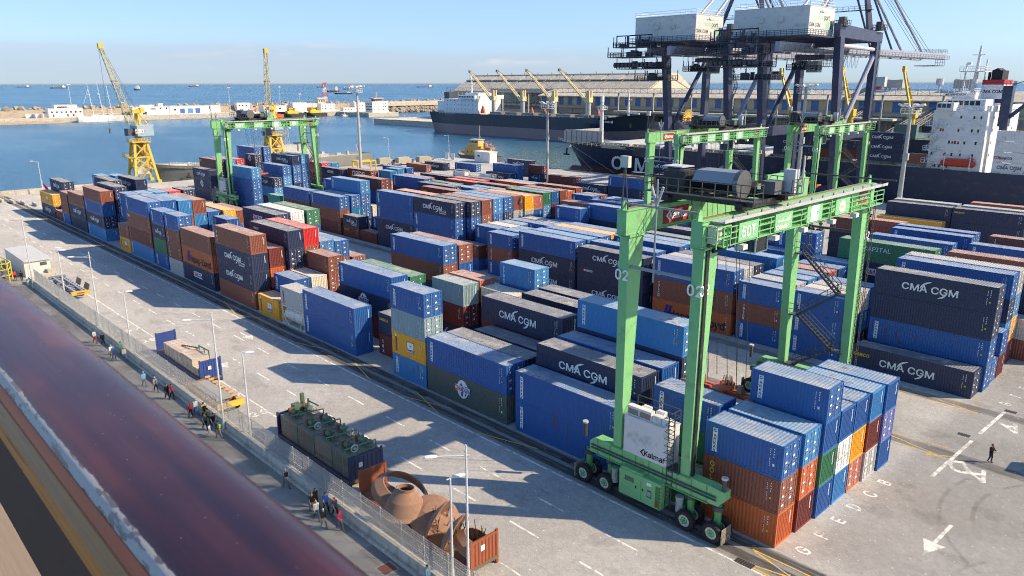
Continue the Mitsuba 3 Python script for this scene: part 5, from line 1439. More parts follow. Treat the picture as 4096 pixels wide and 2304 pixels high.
for k in range(5):
    key = thing('reefer_container', f'white refrigerated container aft of the deckhouse, {("bottom", "second", "third", "fourth", "top")[k]} of its stack', 'shipping container', 'white containers aft of the deckhouse')
    Mx = T().translate([-33.4 + 12.2, 174.5, 6.95 + 2.62 * k]); scene[key] = {**cwhole(12.192, 'W', 'd'), 'to_world': Mx}
    if k in (1, 2):
        m = MB(BLK)
        if k == 1: letters(m, 'CMA CGM', 0.8, (-29.6, 174.46, 11.0), U3, W3, (0.03, 0.04, 0.12)); arc(m, -29.2, 10.9, 1.15, 108, 160, 0.15, (0.03, 0.04, 0.12), 174.46, sx=1.5); arc(m, -29.2, 11.2, 1.15, -72, -25, 0.15, (0.03, 0.04, 0.12), 174.46, sx=1.2)
        else: letters(m, 'GE', 0.7, (-32.5, 174.46, 13.4), U3, W3, (0.45, 0.04, 0.05)); letters(m, 'seaco', 0.75, (-30.7, 174.46, 13.4), U3, W3, (0.02, 0.03, 0.12))
        put('lettering', m, 'plain', key)
m = MB((0.36, 0.34, 0.30))
for a, b in (((-184, 181, 8.4), (-160, 169.5, 0.5)), ((-183, 182, 8.4), (-150, 169.3, 0.5)), ((-188, 189, 7.5), (-213, 169, 0.4))): m.tube(a, b, 0.06, n=4)
put('mooring_rope', m, 'plain', S1)
for s in (0,):
    m = MB((0.015, 0.015, 0.016)); m.beam((-186.6, 184.5, 6.4), (-186.3, 184.0, 4.2), 0.5); m.beam((-187.2, 183.2, 4.0), (-185.5, 185.0, 3.8), 0.6); put('anchor', m, 'paint', S1)

# bulk carrier across the basin, bow to the right
S2, m, top, M2 = ship('bulk_carrier', 'long black and rusty bulk carrier with four cream deck cranes across the basin', 'ship', -244, 323, math.pi,
                      197, 31, [-6, -3, 3.4, 8, 11.2], [(0.17, 0.11, 0.12), (0.215, 0.145, 0.15), (0.022, 0.028, 0.048), (0.022, 0.028, 0.048)], 13, 36, (0.16, 0.12, 0.10), sheer=3.2, stern=0.16, tr=0.55)
put('hull', m.xf(M2), 'container_paint', S2)
m = MB(WHITE); letters(m, 'PING SHAN', 1.1, (-268.5, 307.9, 9.6), (0.995, 0.1, 0), W3, WHITE, True, 0.85)
for (a, b, c, d) in ((0, 0, .2, 1.8), (-.8, 1.6, 1.0, 1.8), (-.8, .9, 1.0, 1.1), (1.8, 0, 2.0, 1.2), (2.6, 0, 2.8, 1.8), (3.4, 0, 3.6, 1.2), (1.8, 0, 3.6, .2)): m.box((-270.5 + a, 307.4, 11.0 + b), (-270.5 + c, 307.5, 11.0 + d))
put('lettering', m, 'plain', S2)
m = MB(WP); m.box((-424, 312, 10.5), (-386, 334, 21.0)); m.box((-436, 316, 10), (-424, 330, 19)); m.box((-404, 309, 21), (-386, 337, 23.6)); m.box((-402, 314, 23.6), (-388, 332, 25.2)); m.box((-438, 311, 12.5), (-424, 335, 12.8)); m.box((-430, 312, 16), (-424, 334, 16.3))
dh = put('deckhouse', m, 'paint', S2)
windows(dh, np.eye(4), [((-403 + 1.8 * k, 308.9, 22.1), (-401.8 + 1.8 * k, 309.0, 23.1)) for k in range(9)] + [((-420 + 4 * k, 311.9, z), (-419.3 + 4 * k, 312, z + 0.7)) for k in range(8) for z in (13.5, 16.6, 19.4)])
m = MB((0.04, 0.05, 0.08)); m.box((-432, 319, 19), (-426, 327, 25.5)); put('funnel', m, 'paint', S2)
m = MB(WP); m.tube((-404, 322, 25), (-404, 322, 37), 0.7, n=8, r2=0.3); m.box((-407, 321.5, 31), (-401, 322.5, 31.3)); m.box((-406, 321.7, 33.6), (-402, 322.3, 33.8)); put('mast', m, 'paint', S2)
CRM = (0.68, 0.55, 0.30)
for px, dz in ((-374, 13), (-345.5, 13.3), (-317, 14), (-288, 14)):
    m = MB((0.42, 0.42, 0.40)); m.tube((px, 316, 10.5), (px, 316, 20.5), 1.5, n=12); c = put('crane', m, 'paint', S2)
    m = MB(CRM); m.box((px - 1.9, 314.2, 20.3), (px + 1.9, 317.8, 23.2)); m.box((px - 0.6, 314.4, 23), (px + 1.6, 315.2, 27.2)); m.box((px - 0.6, 316.8, 23), (px + 1.6, 317.6, 27.2)); put('housing', m.xf(np.eye(4)), 'paint', c)
    m = MB(CRM)
    for q in (-1, 1): m.beam((px - 1.5, 316 + q * 1.1, 20.8), (px - 24.5, 316 + q * 0.5, 39.6), 0.7, 0.9, w2=0.5, h2=0.6)
    for t in (0.15, 0.35, 0.55, 0.75, 0.95): m.box((px - 1.5 - 23 * t - 0.4, 315, 20.8 + 18.8 * t), (px - 1.5 - 23 * t + 0.4, 317, 21.1 + 18.8 * t))
    m.box((px - 25.4, 315.3, 38.9), (px - 24.0, 316.7, 40.6), (0.2, 0.17, 0.12)); put('jib', m, 'paint', c)
    m = MB((0.1, 0.09, 0.08))
    for q in (-1, 1): m.tube((px + 0.5, 316 + q, 27.2), (px - 24.5, 316 + q * 0.4, 40.2), 0.08, n=4)
    m.tube((px - 24.8, 316, 39), (px - 24.8, 316, 33.5), 0.06, n=4); m.cbox((px - 24.8, 316, 33), (0.6, 0.6, 1.4)); put('rope', m, 'plain', c)
for k, px in enumerate((-383, -335, -323.5, -278.5)):
    m = MB((0.42, 0.10, 0.06)); m.tube((px, 314, 11.5), (px, 314, 14), 1.9, n=10, r2=1.4); m.tube((px, 314, 14), (px, 314, 16.5), 1.4, n=8, r2=0.4)
    put('grab_bucket', m, 'paint', label=f'orange grab bucket on the bulk carrier deck, {ORD[k]} from the left', cat='grab bucket', group='grab buckets on the bulk carrier')
m = MB((0.5, 0.5, 0.48)); m.rail([(-424, 307.6, 10.4), (-285, 307.6, 10.4)], 1.3, 3.4, 0.09)
for k in range(7): m.box((-372 + 15.5 * k, 309, 10.3), (-359 + 15.5 * k, 334, 11.6), (0.12, 0.13, 0.14)); m.box((-371 + 15.5 * k, 309.5, 11.6), (-360 + 15.5 * k, 318, 13.0), (0.16, 0.17, 0.17))
put('hatch_row', m, 'paint', S2, kind='stuff')
m = MB(WP); m.tube((-262, 322, 13), (-262, 322, 27), 0.7, n=8, r2=0.4); m.box((-264, 321.5, 22), (-260, 322.5, 22.2)); m.tube((-262, 322, 14.5), (-254, 322, 14.2), 0.5, n=6); put('foremast', m, 'paint', S2)
m = MB((0.05, 0.05, 0.05)); m.beam((-253.5, 313.5, 8.6), (-253.2, 313, 6.8), 0.9); m.tube((-263.2, 308.3, 9.6), (-263.2, 307.9, 9.6), 0.8, n=10, col=(0.5, 0.5, 0.5)); put('anchor', m, 'paint', S2)

# second bulk carrier behind, with yellow grab cranes and a dust cloud
S3, m, top, M3 = ship('bulk_carrier', 'dark bulk carrier with yellow cranes unloading in dust behind the container ship', 'ship', -190, 274, 0,
                      230, 30, [-6, -3, 2.5, 7, 11.2], [(0.10, 0.05, 0.045), (0.085, 0.045, 0.042), (0.02, 0.025, 0.04), (0.02, 0.025, 0.04)], 10, 34, (0.10, 0.11, 0.10), sheer=2)
put('hull', m.xf(M3), 'paint', S3)
m = MB((0.10, 0.16, 0.14)); m.rail([(-170, 259.4, 10.4), (30, 259.4, 10.4)], 1.2, 3, 0.08)
for x in (-150, -120, -88.5, -58): m.box((x, 259.8, 10.3), (x + 8, 262, 16.5 if x == -88.5 else 12.6)); m.box((x + 0.2, 262, 10.3), (x + 7, 286, 12.2))
put('hatch_row', m, 'paint', S3, kind='stuff')
for k, (x, xt) in enumerate(((-132, -138.4), (-107.5, -112.5), (-84.4, -89.3))):
    m = MB((0.66, 0.42, 0.03)); m.tube((x, 265, 10), (x, 265, 19), 1.2, n=10); m.box((x - 1.6, 263.5, 18.8), (x + 1.6, 266.5, 21.5))
    for q in (-1, 1): m.beam((x, 265 + q * 2.0, 20.5), (xt, 265 + q * 0.4, 36.0), 0.55, 0.7)
    for t in (0.3, 0.6, 0.85): m.box((x + (xt - x) * t - 0.25, 265 - 2 * (1 - t), 20.5 + 15.5 * t), (x + (xt - x) * t + 0.25, 265 + 2 * (1 - t), 20.9 + 15.5 * t))
    m.box((xt - 0.5, 264, 35.6), (xt + 0.5, 266, 37.6)); put('crane', m, 'paint', S3)

# tug in the gap at the quay corner
S4, m, top, M4 = ship('tug_boat', 'rusty yellow tug with dark hull at the far quay corner', 'boat', -246, 177.5, 0, 25, 7.6, [-4, -2.4, -0.6, 0.9], [(0.1, 0.05, 0.04), (0.09, 0.10, 0.12), (0.09, 0.10, 0.12)], 2.0, 7, (0.3, 0.22, 0.15), sheer=1.3)
put('hull', m.xf(M4), 'paint', S4)
m = MB((0.62, 0.36, 0.07)); m.box((-239.8, 175.2, 0.2), (-226.5, 179.8, 4.0)); m.box((-238.6, 175.6, 4.0), (-230.5, 179.4, 5.0)); w = put('deckhouse', m, 'container_paint', S4)
m = MB((0.64, 0.46, 0.18)); m.box((-236.6, 175.9, 5.0), (-231.2, 179.1, 7.6)); m.box((-237, 175.6, 7.6), (-230.8, 179.4, 7.8), (0.5, 0.5, 0.48)); m.rail([(-238.6, 175.6, 5), (-230.5, 175.6, 5)], 1, 1, 0.04); put('wheelhouse', m, 'paint', S4)
windows(w, np.eye(4), [((-236.4 + 1.0 * k, 175.85, 6.3), (-235.7 + 1.0 * k, 175.9, 7.2)) for k in range(5)] + [((-238 + 2.5 * k, 175.15, 2.0), (-237.3 + 2.5 * k, 175.2, 2.7)) for k in range(4)])
m = MB((0.45, 0.42, 0.36)); m.tube((-232.5, 177.5, 7.6), (-231.9, 177.5, 14.0), 0.16, n=6); m.box((-233.4, 177.4, 12.2), (-230.8, 177.6, 12.3)); m.beam((-232.3, 177.5, 10), (-230.5, 177.5, 7.6), 0.08); put('mast', m, 'paint', S4)
m = MB((0.40, 0.20, 0.08)); m.tube((-228.6, 177.5, 4), (-228.6, 177.5, 6.4), 0.7, n=8); m.box((-227, 176, 3.9), (-223.4, 179, 4.7)); m.beam((-225.5, 176.6, 4.7), (-226.7, 176.6, 7.0), 0.2); m.beam((-226.7, 176.6, 7), (-223.5, 176.6, 6.2), 0.18); m.box((-223.8, 175.9, 5.6), (-223.2, 176.5, 6.6), (0.55, 0.12, 0.08)); put('winch_gear', m, 'paint', S4)

# grey navy ship at the left end of the quay
S5, m, top, M5 = ship('navy_ship', 'grey navy ship moored at the end of the quay behind the yellow cranes', 'ship', -250.5, 44.5, math.pi / 2, 86, 11.5, [-6, -3, 0, 2.2, 3.9], [(0.06, 0.05, 0.05), (0.19, 0.20, 0.19), (0.215, 0.225, 0.21), (0.215, 0.225, 0.21)], 5.0, 22, (0.3, 0.31, 0.3), sheer=1.6, flare=0.1)
put('hull', m.xf(M5), 'paint', S5)
m = MB((0.42, 0.43, 0.43)); m.box((-254.5, 82, 3.5), (-246.5, 104, 6.4)); m.box((-253, 85, 6.4), (-248, 98, 9)); m.box((-252.3, 99, 6.4), (-248.7, 104, 9.3)); m.box((-252.4, 98.8, 9.3), (-248.6, 104.2, 9.6), (0.05, 0.05, 0.05)); m.box((-252, 106, 3), (-249, 112, 4.6))
for k in range(14): m.cbox((-251 + rnd.uniform(-3, 3), 52 + 5.4 * k, 4.2), (rnd.uniform(0.6, 1.6), rnd.uniform(0.5, 2), rnd.uniform(0.8, 2.4)))
put('superstructure', m, 'paint', S5)
m = MB((0.33, 0.34, 0.35)); m.lattice((-250.5, 88.5, 8.5), (-250.5, 89.5, 19), 2.6, 0.07, 7, w2=0.7); m.lattice((-250.5, 95, 8.5), (-250.5, 95.5, 16.5), 1.8, 0.07, 6, w2=0.6); m.beam((-250.5, 85, 14.5), (-250.5, 94, 15), 0.16); m.beam((-253, 89.2, 16.5), (-248, 89.2, 16.5), 0.12); put('mast', m, 'paint', S5)
m = MB((0.6, 0.6, 0.6)); m.rail([(-247, 105, 3.2), (-246.6, 130, 2.7)], 1.1, 2, 0.04); m.rail([(-247.5, 50, 4.6), (-245.0, 70, 3.6)], 1.1, 2, 0.04); m.beam((-248, 125.5, 3), (-248.5, 124.8, 7.6), 0.12); put('railing', m, 'plain', S5)
m = MB((0.42, 0.02, 0.03)); m.add([(-248.4, 125.0, 7.3), (-248.2, 126.4, 5.8), (-248.0, 126.8, 3.9), (-248.3, 125.7, 4.3)], [[0, 1, 2], [0, 2, 3]]); m.add([(-248.5, 125.05, 7.3), (-248.3, 126.45, 5.8), (-248.1, 126.85, 3.9), (-248.4, 125.75, 4.3)], [[0, 2, 1], [0, 3, 2]]); put('flag', m, 'fabric', S5)
m = MB((0.03, 0.03, 0.03)); m.beam((-245.3, 55, 1.9), (-245.2, 54.6, 0.4), 0.5); m.beam((-245.6, 53.8, 0.5), (-244.9, 55.6, 0.4), 0.4); put('anchor', m, 'plain', S5)


def level_crane(cy, jib, label, rot, face):
    """Yellow level-luffing quay crane on a portal."""
    g = thing('harbour_crane', label, 'crane'); x = -246.0; Y = (0.60, 0.42, 0.06); Yd = (0.42, 0.30, 0.06)
    m = MB(Y)
    for i in (-1, 1):
        for j in (-1, 1): m.beam((x + 3.6 * i, cy + 3.6 * j, 0.3), (x + 1.8 * i, cy + 1.9 * j, 13.2), 0.75, w2=0.55); m.box((x + 3.6 * i - 1.2, cy + 3.6 * j - 0.6, 0), (x + 3.6 * i + 1.2, cy + 3.6 * j + 0.6, 0.9))
    for a, b in (((-1, -1), (1, -1)), ((1, -1), (1, 1)), ((1, 1), (-1, 1)), ((-1, 1), (-1, -1))):
        P = lambda q, z: np.array([x + q[0] * (3.6 - 1.8 * z / 13.2), cy + q[1] * (3.6 - 1.7 * z / 13.2), z])
        m.beam(P(a, 4.0), P(b, 8.4), 0.4); m.beam(P(b, 4.0), P(a, 8.4), 0.4); m.beam(P(a, 8.4), P(b, 8.4), 0.45); m.beam(P(a, 8.6), P(b, 13), 0.3); m.beam(P(b, 8.6), P(a, 13), 0.3)
    m.box((x - 2.2, cy - 2.2, 2.9), (x + 2.2, cy + 2.2, 5.2), (0.5, 0.5, 0.45)); m.stairs((x + 4.2, cy - 3.5, 0), (x + 3.6, cy + 1.5, 5), (1, 0, 0), 0.7, 12, Y)
    put('portal', m, 'container_paint', g)
    m = MB(Yd); m.tube((x, cy, 8), (x, cy, 15.2), 1.15, n=12, col=(0.22, 0.15, 0.06)); m.box((x - 2.8, cy - 2.9, 13.1), (x + 2.8, cy + 2.9, 13.45), Y); m.rail([(x + 2.8, cy + 2.9, 13.45), (x + 2.8, cy - 2.9, 13.45), (x - 2.8, cy - 2.9, 13.45)], 1.1, 1, 0.05, Y); m.box((x - 3.4, cy - 4.6, 8.3), (x + 3.2, cy - 2.4, 8.5), Y); m.rail([(x + 3.2, cy - 4.6, 8.5), (x - 3.2, cy - 4.6, 8.5)], 1.1, 1, 0.05, Y); put('turntable', m, 'container_paint', g)
    u, v = np.array([math.cos(rot), math.sin(rot), 0]), np.array([-math.sin(rot), math.cos(rot), 0]); o = np.array([x, cy, 0.0])
    def bx(mb, a0, a1, b0, b1, z0, z1, col=None): mb.add(np.array([o + u * (a0 if i < 0 else a1) + v * (b0 if j < 0 else b1) + np.array([0, 0, z0 if k < 0 else z1]) for i in (-1, 1) for j in (-1, 1) for k in (-1, 1)]), BOXF, col)
    m = MB((0.26, 0.36, 0.45)); bx(m, -4.6, 1.2, -1.9, 1.9, 15.1, 18.4); bx(m, -4.7, 1.3, -2.0, 2.0, 18.4, 18.6, (0.4, 0.46, 0.5)); bx(m, 1.2, 3.6, -1.5, 0.6, 15.3, 17.6, (0.06, 0.08, 0.1))
    for k in range(3): bx(m, -4.75, -4.6, -1.4, 1.4, 15.5 + k, 16.1 + k, (0.45, 0.5, 0.52))
    mh = put('machine_house', m, 'container_paint', g)
    m = MB(WHITE); P = o + np.array([2.05, 0.0, 16.7]) if face else o + np.array([0, -2.05, 16.7])
    w = (0, 1, 0)
    m.box(P + [-0.0, -1.3, -0.65], P + [0.03, 1.5, 0.65], (0.66, 0.68, 0.68)); letters(m, 'MH-26', 0.7, P + [0.05, 0.1, 0], w, W3, (0.25, 0.04, 0.04)) if face else letters(m, 'MH-27', 0.7, P + [0.05, 0.1, 0], w, W3, (0.25, 0.04, 0.04))
    put('name_board', m, 'plain', mh)
    m = MB(Y)
    a0 = o + np.array([0, 0, 18.6])
    for q in (-1, 1): m.beam(a0 + v * q * 1.2 - u * 0.5, a0 + v * q * 0.6 - u * 0.6 + [0, 0, 4.2], 0.7)
    m.box(a0 + [-1.2, -1.2, 3.8], a0 + [1.2, 1.2, 4.9]); m.beam(a0 + u * 0.4 + [0, 0, 0.6], a0 - u * 0.5 + [0, 0, 4], 0.5); m.beam(a0 - u * 4 + [0, 0, 0.1], a0 - u * 0.6 + [0, 0, 4.6], 0.3)
    bx(m, -3.0, -1.6, -0.7, 0.7, 22.4, 24.0); m.beam(o - u * 2.5 + [0, 0, 23.6], o + u * 1.5 + [0, 0, 23.2], 0.5); put('tower', m, 'container_paint', g)
    m = MB((0.46, 0.42, 0.22)); b0 = o + u * 1.8 + [0, 0, 19.2]; b1 = o + np.array(jib); m.lattice(b0, b1, 1.9, 0.075, 16, w2=0.9); m.mesh(trimesh.creation.box((1.2, 1.4, 1.6), trimesh.transformations.translation_matrix(b1)), Y)
    mid = b0 + (b1 - b0) * 0.56; m.mesh(trimesh.creation.box((1.7, 1.7, 0.3), trimesh.transformations.translation_matrix(mid)), (0.25, 0.15, 0.08)); jb = put('jib', m, 'paint', g)
    m = MB((0.12, 0.12, 0.12))
    for q in (-0.4, 0.4): m.tube(a0 - u * 0.6 + v * q + [0, 0, 4.8], b1 + v * q, 0.05, n=4)
    m.tube(b1 + u * 0.6, b1 + u * 0.6 - [0, 0, 25], 0.05, n=4); m.tube(b1 + u * 0.6 - [0, 0, 25], b1 + u * 0.6 - [0, 0, 26.5], 0.35, n=6); put('rope', m, 'plain', jb)


level_crane(40.2, (2.0, -8.3, 43.0), 'left yellow quay crane with lattice jib leaning left', math.radians(-76), True)
level_crane(87.4, (2.0, -1.0, 43.0), 'right yellow quay crane with lattice jib standing nearly upright', math.radians(-60), True)

# ------------------------------------------------------------------ breakwater across the basin
def rock_col(p, n, uv):
    a = fbm(p.x * 0.25, p.y * 0.25, p.z * 0.6, 4); b = noise(p.x * 0.9, p.y * 0.9, p.z * 0.9)
    return mix((0.23, 0.19, 0.145), (0.46, 0.40, 0.32), 0.6 * a + 0.4 * b)


scene['rock'] = two(prin(proc(rock_col), 0.9, 0.2))
m = MB(); m.box((-845, -600, -6), (-790, 372, 1.6)); m.box((-845, 372, -6), (-745, 470, 1.4)); m.box((-880, 470, -6), (-770, 640, 0.3)); m.box((-760, 415, -6), (-690, 452, 1.2))
put('breakwater_quay', m, 'concrete', kind='structure', label='long concrete breakwater quay across the basin')
m = MB((0.47, 0.42, 0.34)); v, f = [], []
ys = np.arange(-600, 660, 4.0)
for k, y in enumerate(ys):
    h = 8.2 if y > 95 else 6.8; j = 0.7 * (meshkit.fbm(np.array([y * 0.11, 0.3, 0.5]), 3) - 0.5)
    for q, (x, z) in enumerate(((-806, 1.4), (-812 + j, 5.2 + j), (-815, h + j), (-822, h + 0.5 + j), (-850, 2), (-870, -5))): v.append((x, y, z))
for k in range(len(ys) - 1):
    for q in range(5):
        a = 6 * k + q; f += [[a, a + 6, a + 7], [a, a + 7, a + 1]]
m.add(v, f); put('breakwater_mound', m, 'rock', kind='structure', label='tan earth and rubble bank along the outer breakwater')
m = MB(); v, f = [], []; gx, gy = 20, 46
for i in range(gx):
    for j in range(gy):
        x, y = -806 + i * 1.3, -40 + j * 4.2; t = i / (gx - 1)
        v.append((x, y, 3.2 * (1 - t) ** 0.7 - 3.4 * t + 1.6 * (meshkit.fbm(np.array([x * 0.3, y * 0.3, 2.0]), 3) - 0.5)))
for i in range(gx - 1):
    for j in range(gy - 1):
        a = i * gy + j; f += [[a, a + 1, a + gy + 1], [a, a + gy + 1, a + gy]]
m.add(v, f); put('rocky_shore', m, 'rock', kind='structure', label='rocky brown shore at the left end of the breakwater')
r = random.Random(11)
bm = MB((0.50, 0.46, 0.40))
for k in range(150):
    y = -60 + 4.6 * k + r.uniform(-2, 2); s = r.uniform(2.2, 4.2); B = trimesh.creation.box((s, s, s)); B.apply_transform(trimesh.transformations.random_rotation_matrix(np.array([r.random(), r.random(), r.random()]))); B.apply_translation((-818 + r.uniform(-2, 3), y, 8.6 + r.uniform(-1.0, 1.2))); bm.mesh(B, np.array((0.50, 0.46, 0.40)) * r.uniform(0.75, 1.2))
put('armour_blocks', bm, 'rock', kind='stuff', label='tumbled concrete armour blocks along the breakwater crest')
sh = MB()
for k in range(420):
    y = 515 + r.uniform(-10, 90); s = r.uniform(1.2, 2.6); B = trimesh.creation.icosphere(0, s); B.apply_translation((-770 + r.uniform(-6, 3), y, r.uniform(-2.5, 2.5))); sh.mesh(B, np.array((0.46, 0.43, 0.38)) * r.uniform(0.7, 1.2))
put('riprap', sh, 'rock', kind='stuff', label='grey stone riprap slope right of the pilot station')
m = MB(); m.box((-815, 480, 4), (-800, 640, 8.6)); m.box((-815, 480, 8.6), (-812, 640, 9.4)); put('mole_wall', m, 'concrete', kind='structure', label='long tan mole wall right of the pilot station')
WB = (0.74, 0.73, 0.70)


def block(name, label, boxes, wins=(), roof=None, cat='building', group=None):
    """Walls as boxes (x0, x1, y0, y1, z0, z1[, colour]); windows on the +x or -y faces as ('x' or 'y', plane, a0, a1, z0, z1)."""
    k = thing(name, label, cat, group)
    m = MB(WB)
    for b in boxes: m.box((b[0], b[2], b[4]), (b[1], b[3], b[5]), b[6] if len(b) > 6 else None)
    put('wall', m, 'paint', k)
    m = MB((0.56, 0.54, 0.50))
    for b in boxes: m.box((b[0] - 0.3, b[2] - 0.3, b[5]), (b[1] + 0.3, b[3] + 0.3, b[5] + 0.35), roof)
    put('roof', m, 'paint', k)
    for w in wins:
        m = MB(w[6] if len(w) > 6 else (0.04, 0.05, 0.06))
        if w[0] == 'x': m.box((w[1] - 0.05, w[2], w[4]), (w[1] + 0.08, w[3], w[5]))
        else: m.box((w[2], w[1] - 0.08, w[4]), (w[3], w[1] + 0.05, w[5]))
        put('window', m, 'plain', k)
    return k


WX = lambda X, ys, z, w=1.6, h=1.6: [('x', X, y, y + w, z, z + h) for y in ys]
block('harbour_building', 'white two storey harbour building left of the schooner', [(-806, -795, 140, 169, 1.5, 9.6), (-806, -797, 146, 165, 9.6, 12.6)], WX(-795, (142, 146, 150, 154, 158, 162, 166), 5.6) + WX(-795, (143, 155, 160), 2.2, 1.4, 2.2) + [('x', -797, 148, 157, 10.2, 11.6)])
block('boundary_wall', 'low white boundary walls left of the harbour building', [(-800, -799.5, 122, 141, 1.5, 5.2), (-800, -790, 128, 128.5, 1.5, 5), (-800, -790, 134, 134.5, 1.5, 5)], cat='wall')
block('vaulted_building', 'white building with a vaulted roof right of the schooner', [(-806, -795, 214, 249, 1.5, 9.4), (-804, -797, 240, 244.5, 9.4, 12.6), (-805, -798, 222, 236, 9.4, 11.0)], WX(-795, (220, 222.6, 240, 246), 7, 1.3, 1.8) + [('x', -795, 223, 227, 2, 5), ('x', -795, 231, 236, 6.8, 8)])
block('boat_shed', 'long white shed with blue doors on the breakwater', [(-812, -800, 252, 305, 1.5, 9.4)], [('x', -800, 262, 267, 2, 7, (0.05, 0.14, 0.42)), ('x', -800, 270, 275.5, 2, 7, (0.08, 0.25, 0.5)), ('x', -800, 278, 283, 2, 7, (0.05, 0.14, 0.42)), ('x', -800, 256, 258, 5, 7)], (0.52, 0.48, 0.44))
block('quay_house', 'small white house right of the long boat shed', [(-812, -805, 326, 341, 1.5, 11.2)], WX(-805, (328, 332, 336), 8, 1.6, 1.5) + [('x', -805, 329, 333, 2, 5)])
block('workshop', 'low pale workshop behind the orange and yellow tugs', [(-792, -780, 345, 372, 1.4, 8.2), (-795, -783, 372, 417, 1.4, 9.8, (0.62, 0.58, 0.52)), (-790, -776, 378, 395, 1.4, 11)], WX(-780, (348, 353, 358, 363), 4.5, 2.4, 1.6) + [('x', -783, 398, 414, 2, 5.5, (0.18, 0.08, 0.06))])
block('control_tower', 'stone coloured square tower behind the white block', [(-790, -785, 415, 425, 1.4, 14.4, (0.50, 0.46, 0.40)), (-791, -784, 414, 426, 14.4, 15.6, (0.55, 0.5, 0.42))], WX(-785, (416, 419, 422), 11.5, 2, 1.6))
block('white_block', 'white three storey block below the lattice mast', [(-774, -765, 407, 425, 1.4, 9.4)], WX(-765, (408.5, 412, 415.5, 419, 422), 6.6, 1.2, 1.2) + WX(-765, (408.5, 412, 419), 3.4, 1.2, 1.4))
block('pale_house', 'pale house left of the pilot station', [(-756, -745, 439, 453, 0.2, 10.2), (-752, -745, 424, 439, 0.2, 5.2)], WX(-745, (441, 445, 449), 7, 1.3, 1.4) + WX(-745, (441, 445, 449), 3.5, 1.3, 1.4) + WX(-745, (426, 430, 434), 2.5, 1.3, 1.2))
k = block('pilot_station', 'white pilot station with control room on the breakwater head', [(-704, -690, 426.5, 447, 1.2, 12.8), (-700, -693, 432, 441, 12.8, 15.4, (0.12, 0.13, 0.14)), (-702, -691.5, 430, 443, 15.4, 16.2, (0.42, 0.22, 0.18))],
          WX(-690, (428, 430.4, 440, 443), 9.6, 1.1, 1.2) + WX(-690, (428, 430.4, 440, 443), 6.8, 1.1, 1.2) + WX(-690, (428, 434, 440), 3.8, 1.2, 1.2) + [('y', 426.5, -703 + 2.1 * q, -701.6 + 2.1 * q, z, z + 1.4) for q in range(6) for z in (3.8, 6.8, 9.6)], (0.6, 0.6, 0.58))
m = MB((0.4, 0.4, 0.4)); m.lattice((-696, 436, 16), (-696, 436, 22.5), 1.6, 0.08, 5, w2=1.0); put('antenna_mast', m, 'paint', k)
m = MB(); m.box((-715, 416, -6), (-682, 455, 1.25)); put('pier_head', m, 'concrete', kind='structure', label='concrete pier head under the pilot station')
t = thing('lattice_mast', 'tall red and white lattice mast on the breakwater', 'mast')
for k in range(6):
    m = MB((0.55, 0.08, 0.07) if k % 2 else (0.7, 0.7, 0.7)); m.lattice((-790, 427, 1.5 + 5.1 * k), (-790, 427, 6.6 + 5.1 * k), 5.4 - 0.5 * k, 0.14, 3, w2=4.9 - 0.5 * k); put('section', m, 'plain', t)
m = MB((0.55, 0.08, 0.07)); m.box((-792.5, 424.5, 31), (-787.5, 429.5, 31.3)); m.rail([(-787.5, 424.5, 31.3), (-787.5, 429.5, 31.3), (-792.5, 429.5, 31.3)], 1.8, 1, 0.1); put('platform', m, 'plain', t)
for k, (x, y, z1) in enumerate(((-800, 161, 31), (-800, 316, 27.3), (-790, 370, 28), (-795, 205, 14), (-785, 392, 20))):
    t = thing('quay_light', ('tall lamp mast behind the white harbour building', 'tall lamp mast by the small white house', 'tall lamp mast above the workshop', 'short lamp post beside the schooner', 'thin lamp post beside the yellow tugs')[k], 'lamp post', 'lamp masts on the breakwater')
    m = MB((0.55, 0.56, 0.57)); m.tube((x, y, 1.5), (x, y, z1), 0.35, n=6, r2=0.18); put('pole', m, 'plain', t)
    m = MB((0.6, 0.6, 0.6)); m.box((x - 1.2, y - 1.5, z1), (x + 1.2, y + 1.5, z1 + 0.7)); put('lamp_head', m, 'plain', t)
# schooner
S6, m, top, M6 = ship('schooner', 'white three masted schooner moored at the breakwater quay', 'boat', -782, 202, -math.pi / 2, 42, 8, [-4, -2.8, -0.4, 1.8], [(0.12, 0.2, 0.22), (0.6, 0.62, 0.6), (0.7, 0.7, 0.68)], 4, 12, (0.5, 0.42, 0.32), sheer=1.2)
put('hull', m.xf(M6), 'plain', S6)
m = MB(WHITE); m.box((-784, 172, 1.2), (-780, 190, 3.2)); put('deckhouse', m, 'plain', S6)
for k, (y, h) in enumerate(((174.5, 34), (183, 34), (191, 31))):
    m = MB((0.66, 0.65, 0.62)); m.tube((-782, y, 1), (-782, y - 2.4, h), 0.38, n=6, r2=0.18); m.tube((-782, y - 0.5, 4), (-782, y + 6.5, 4.4), 0.2, n=6); m.box((-782.2, y - 3, h * 0.66), (-781.8, y - 0.6, h * 0.66 + 0.4)); put('mast', m, 'plain', S6)
m = MB((0.6, 0.6, 0.58)); m.tube((-781.5, 167, 14), (-781.5, 173, 29), 0.15, n=5); put('gaff', m, 'plain', S6)
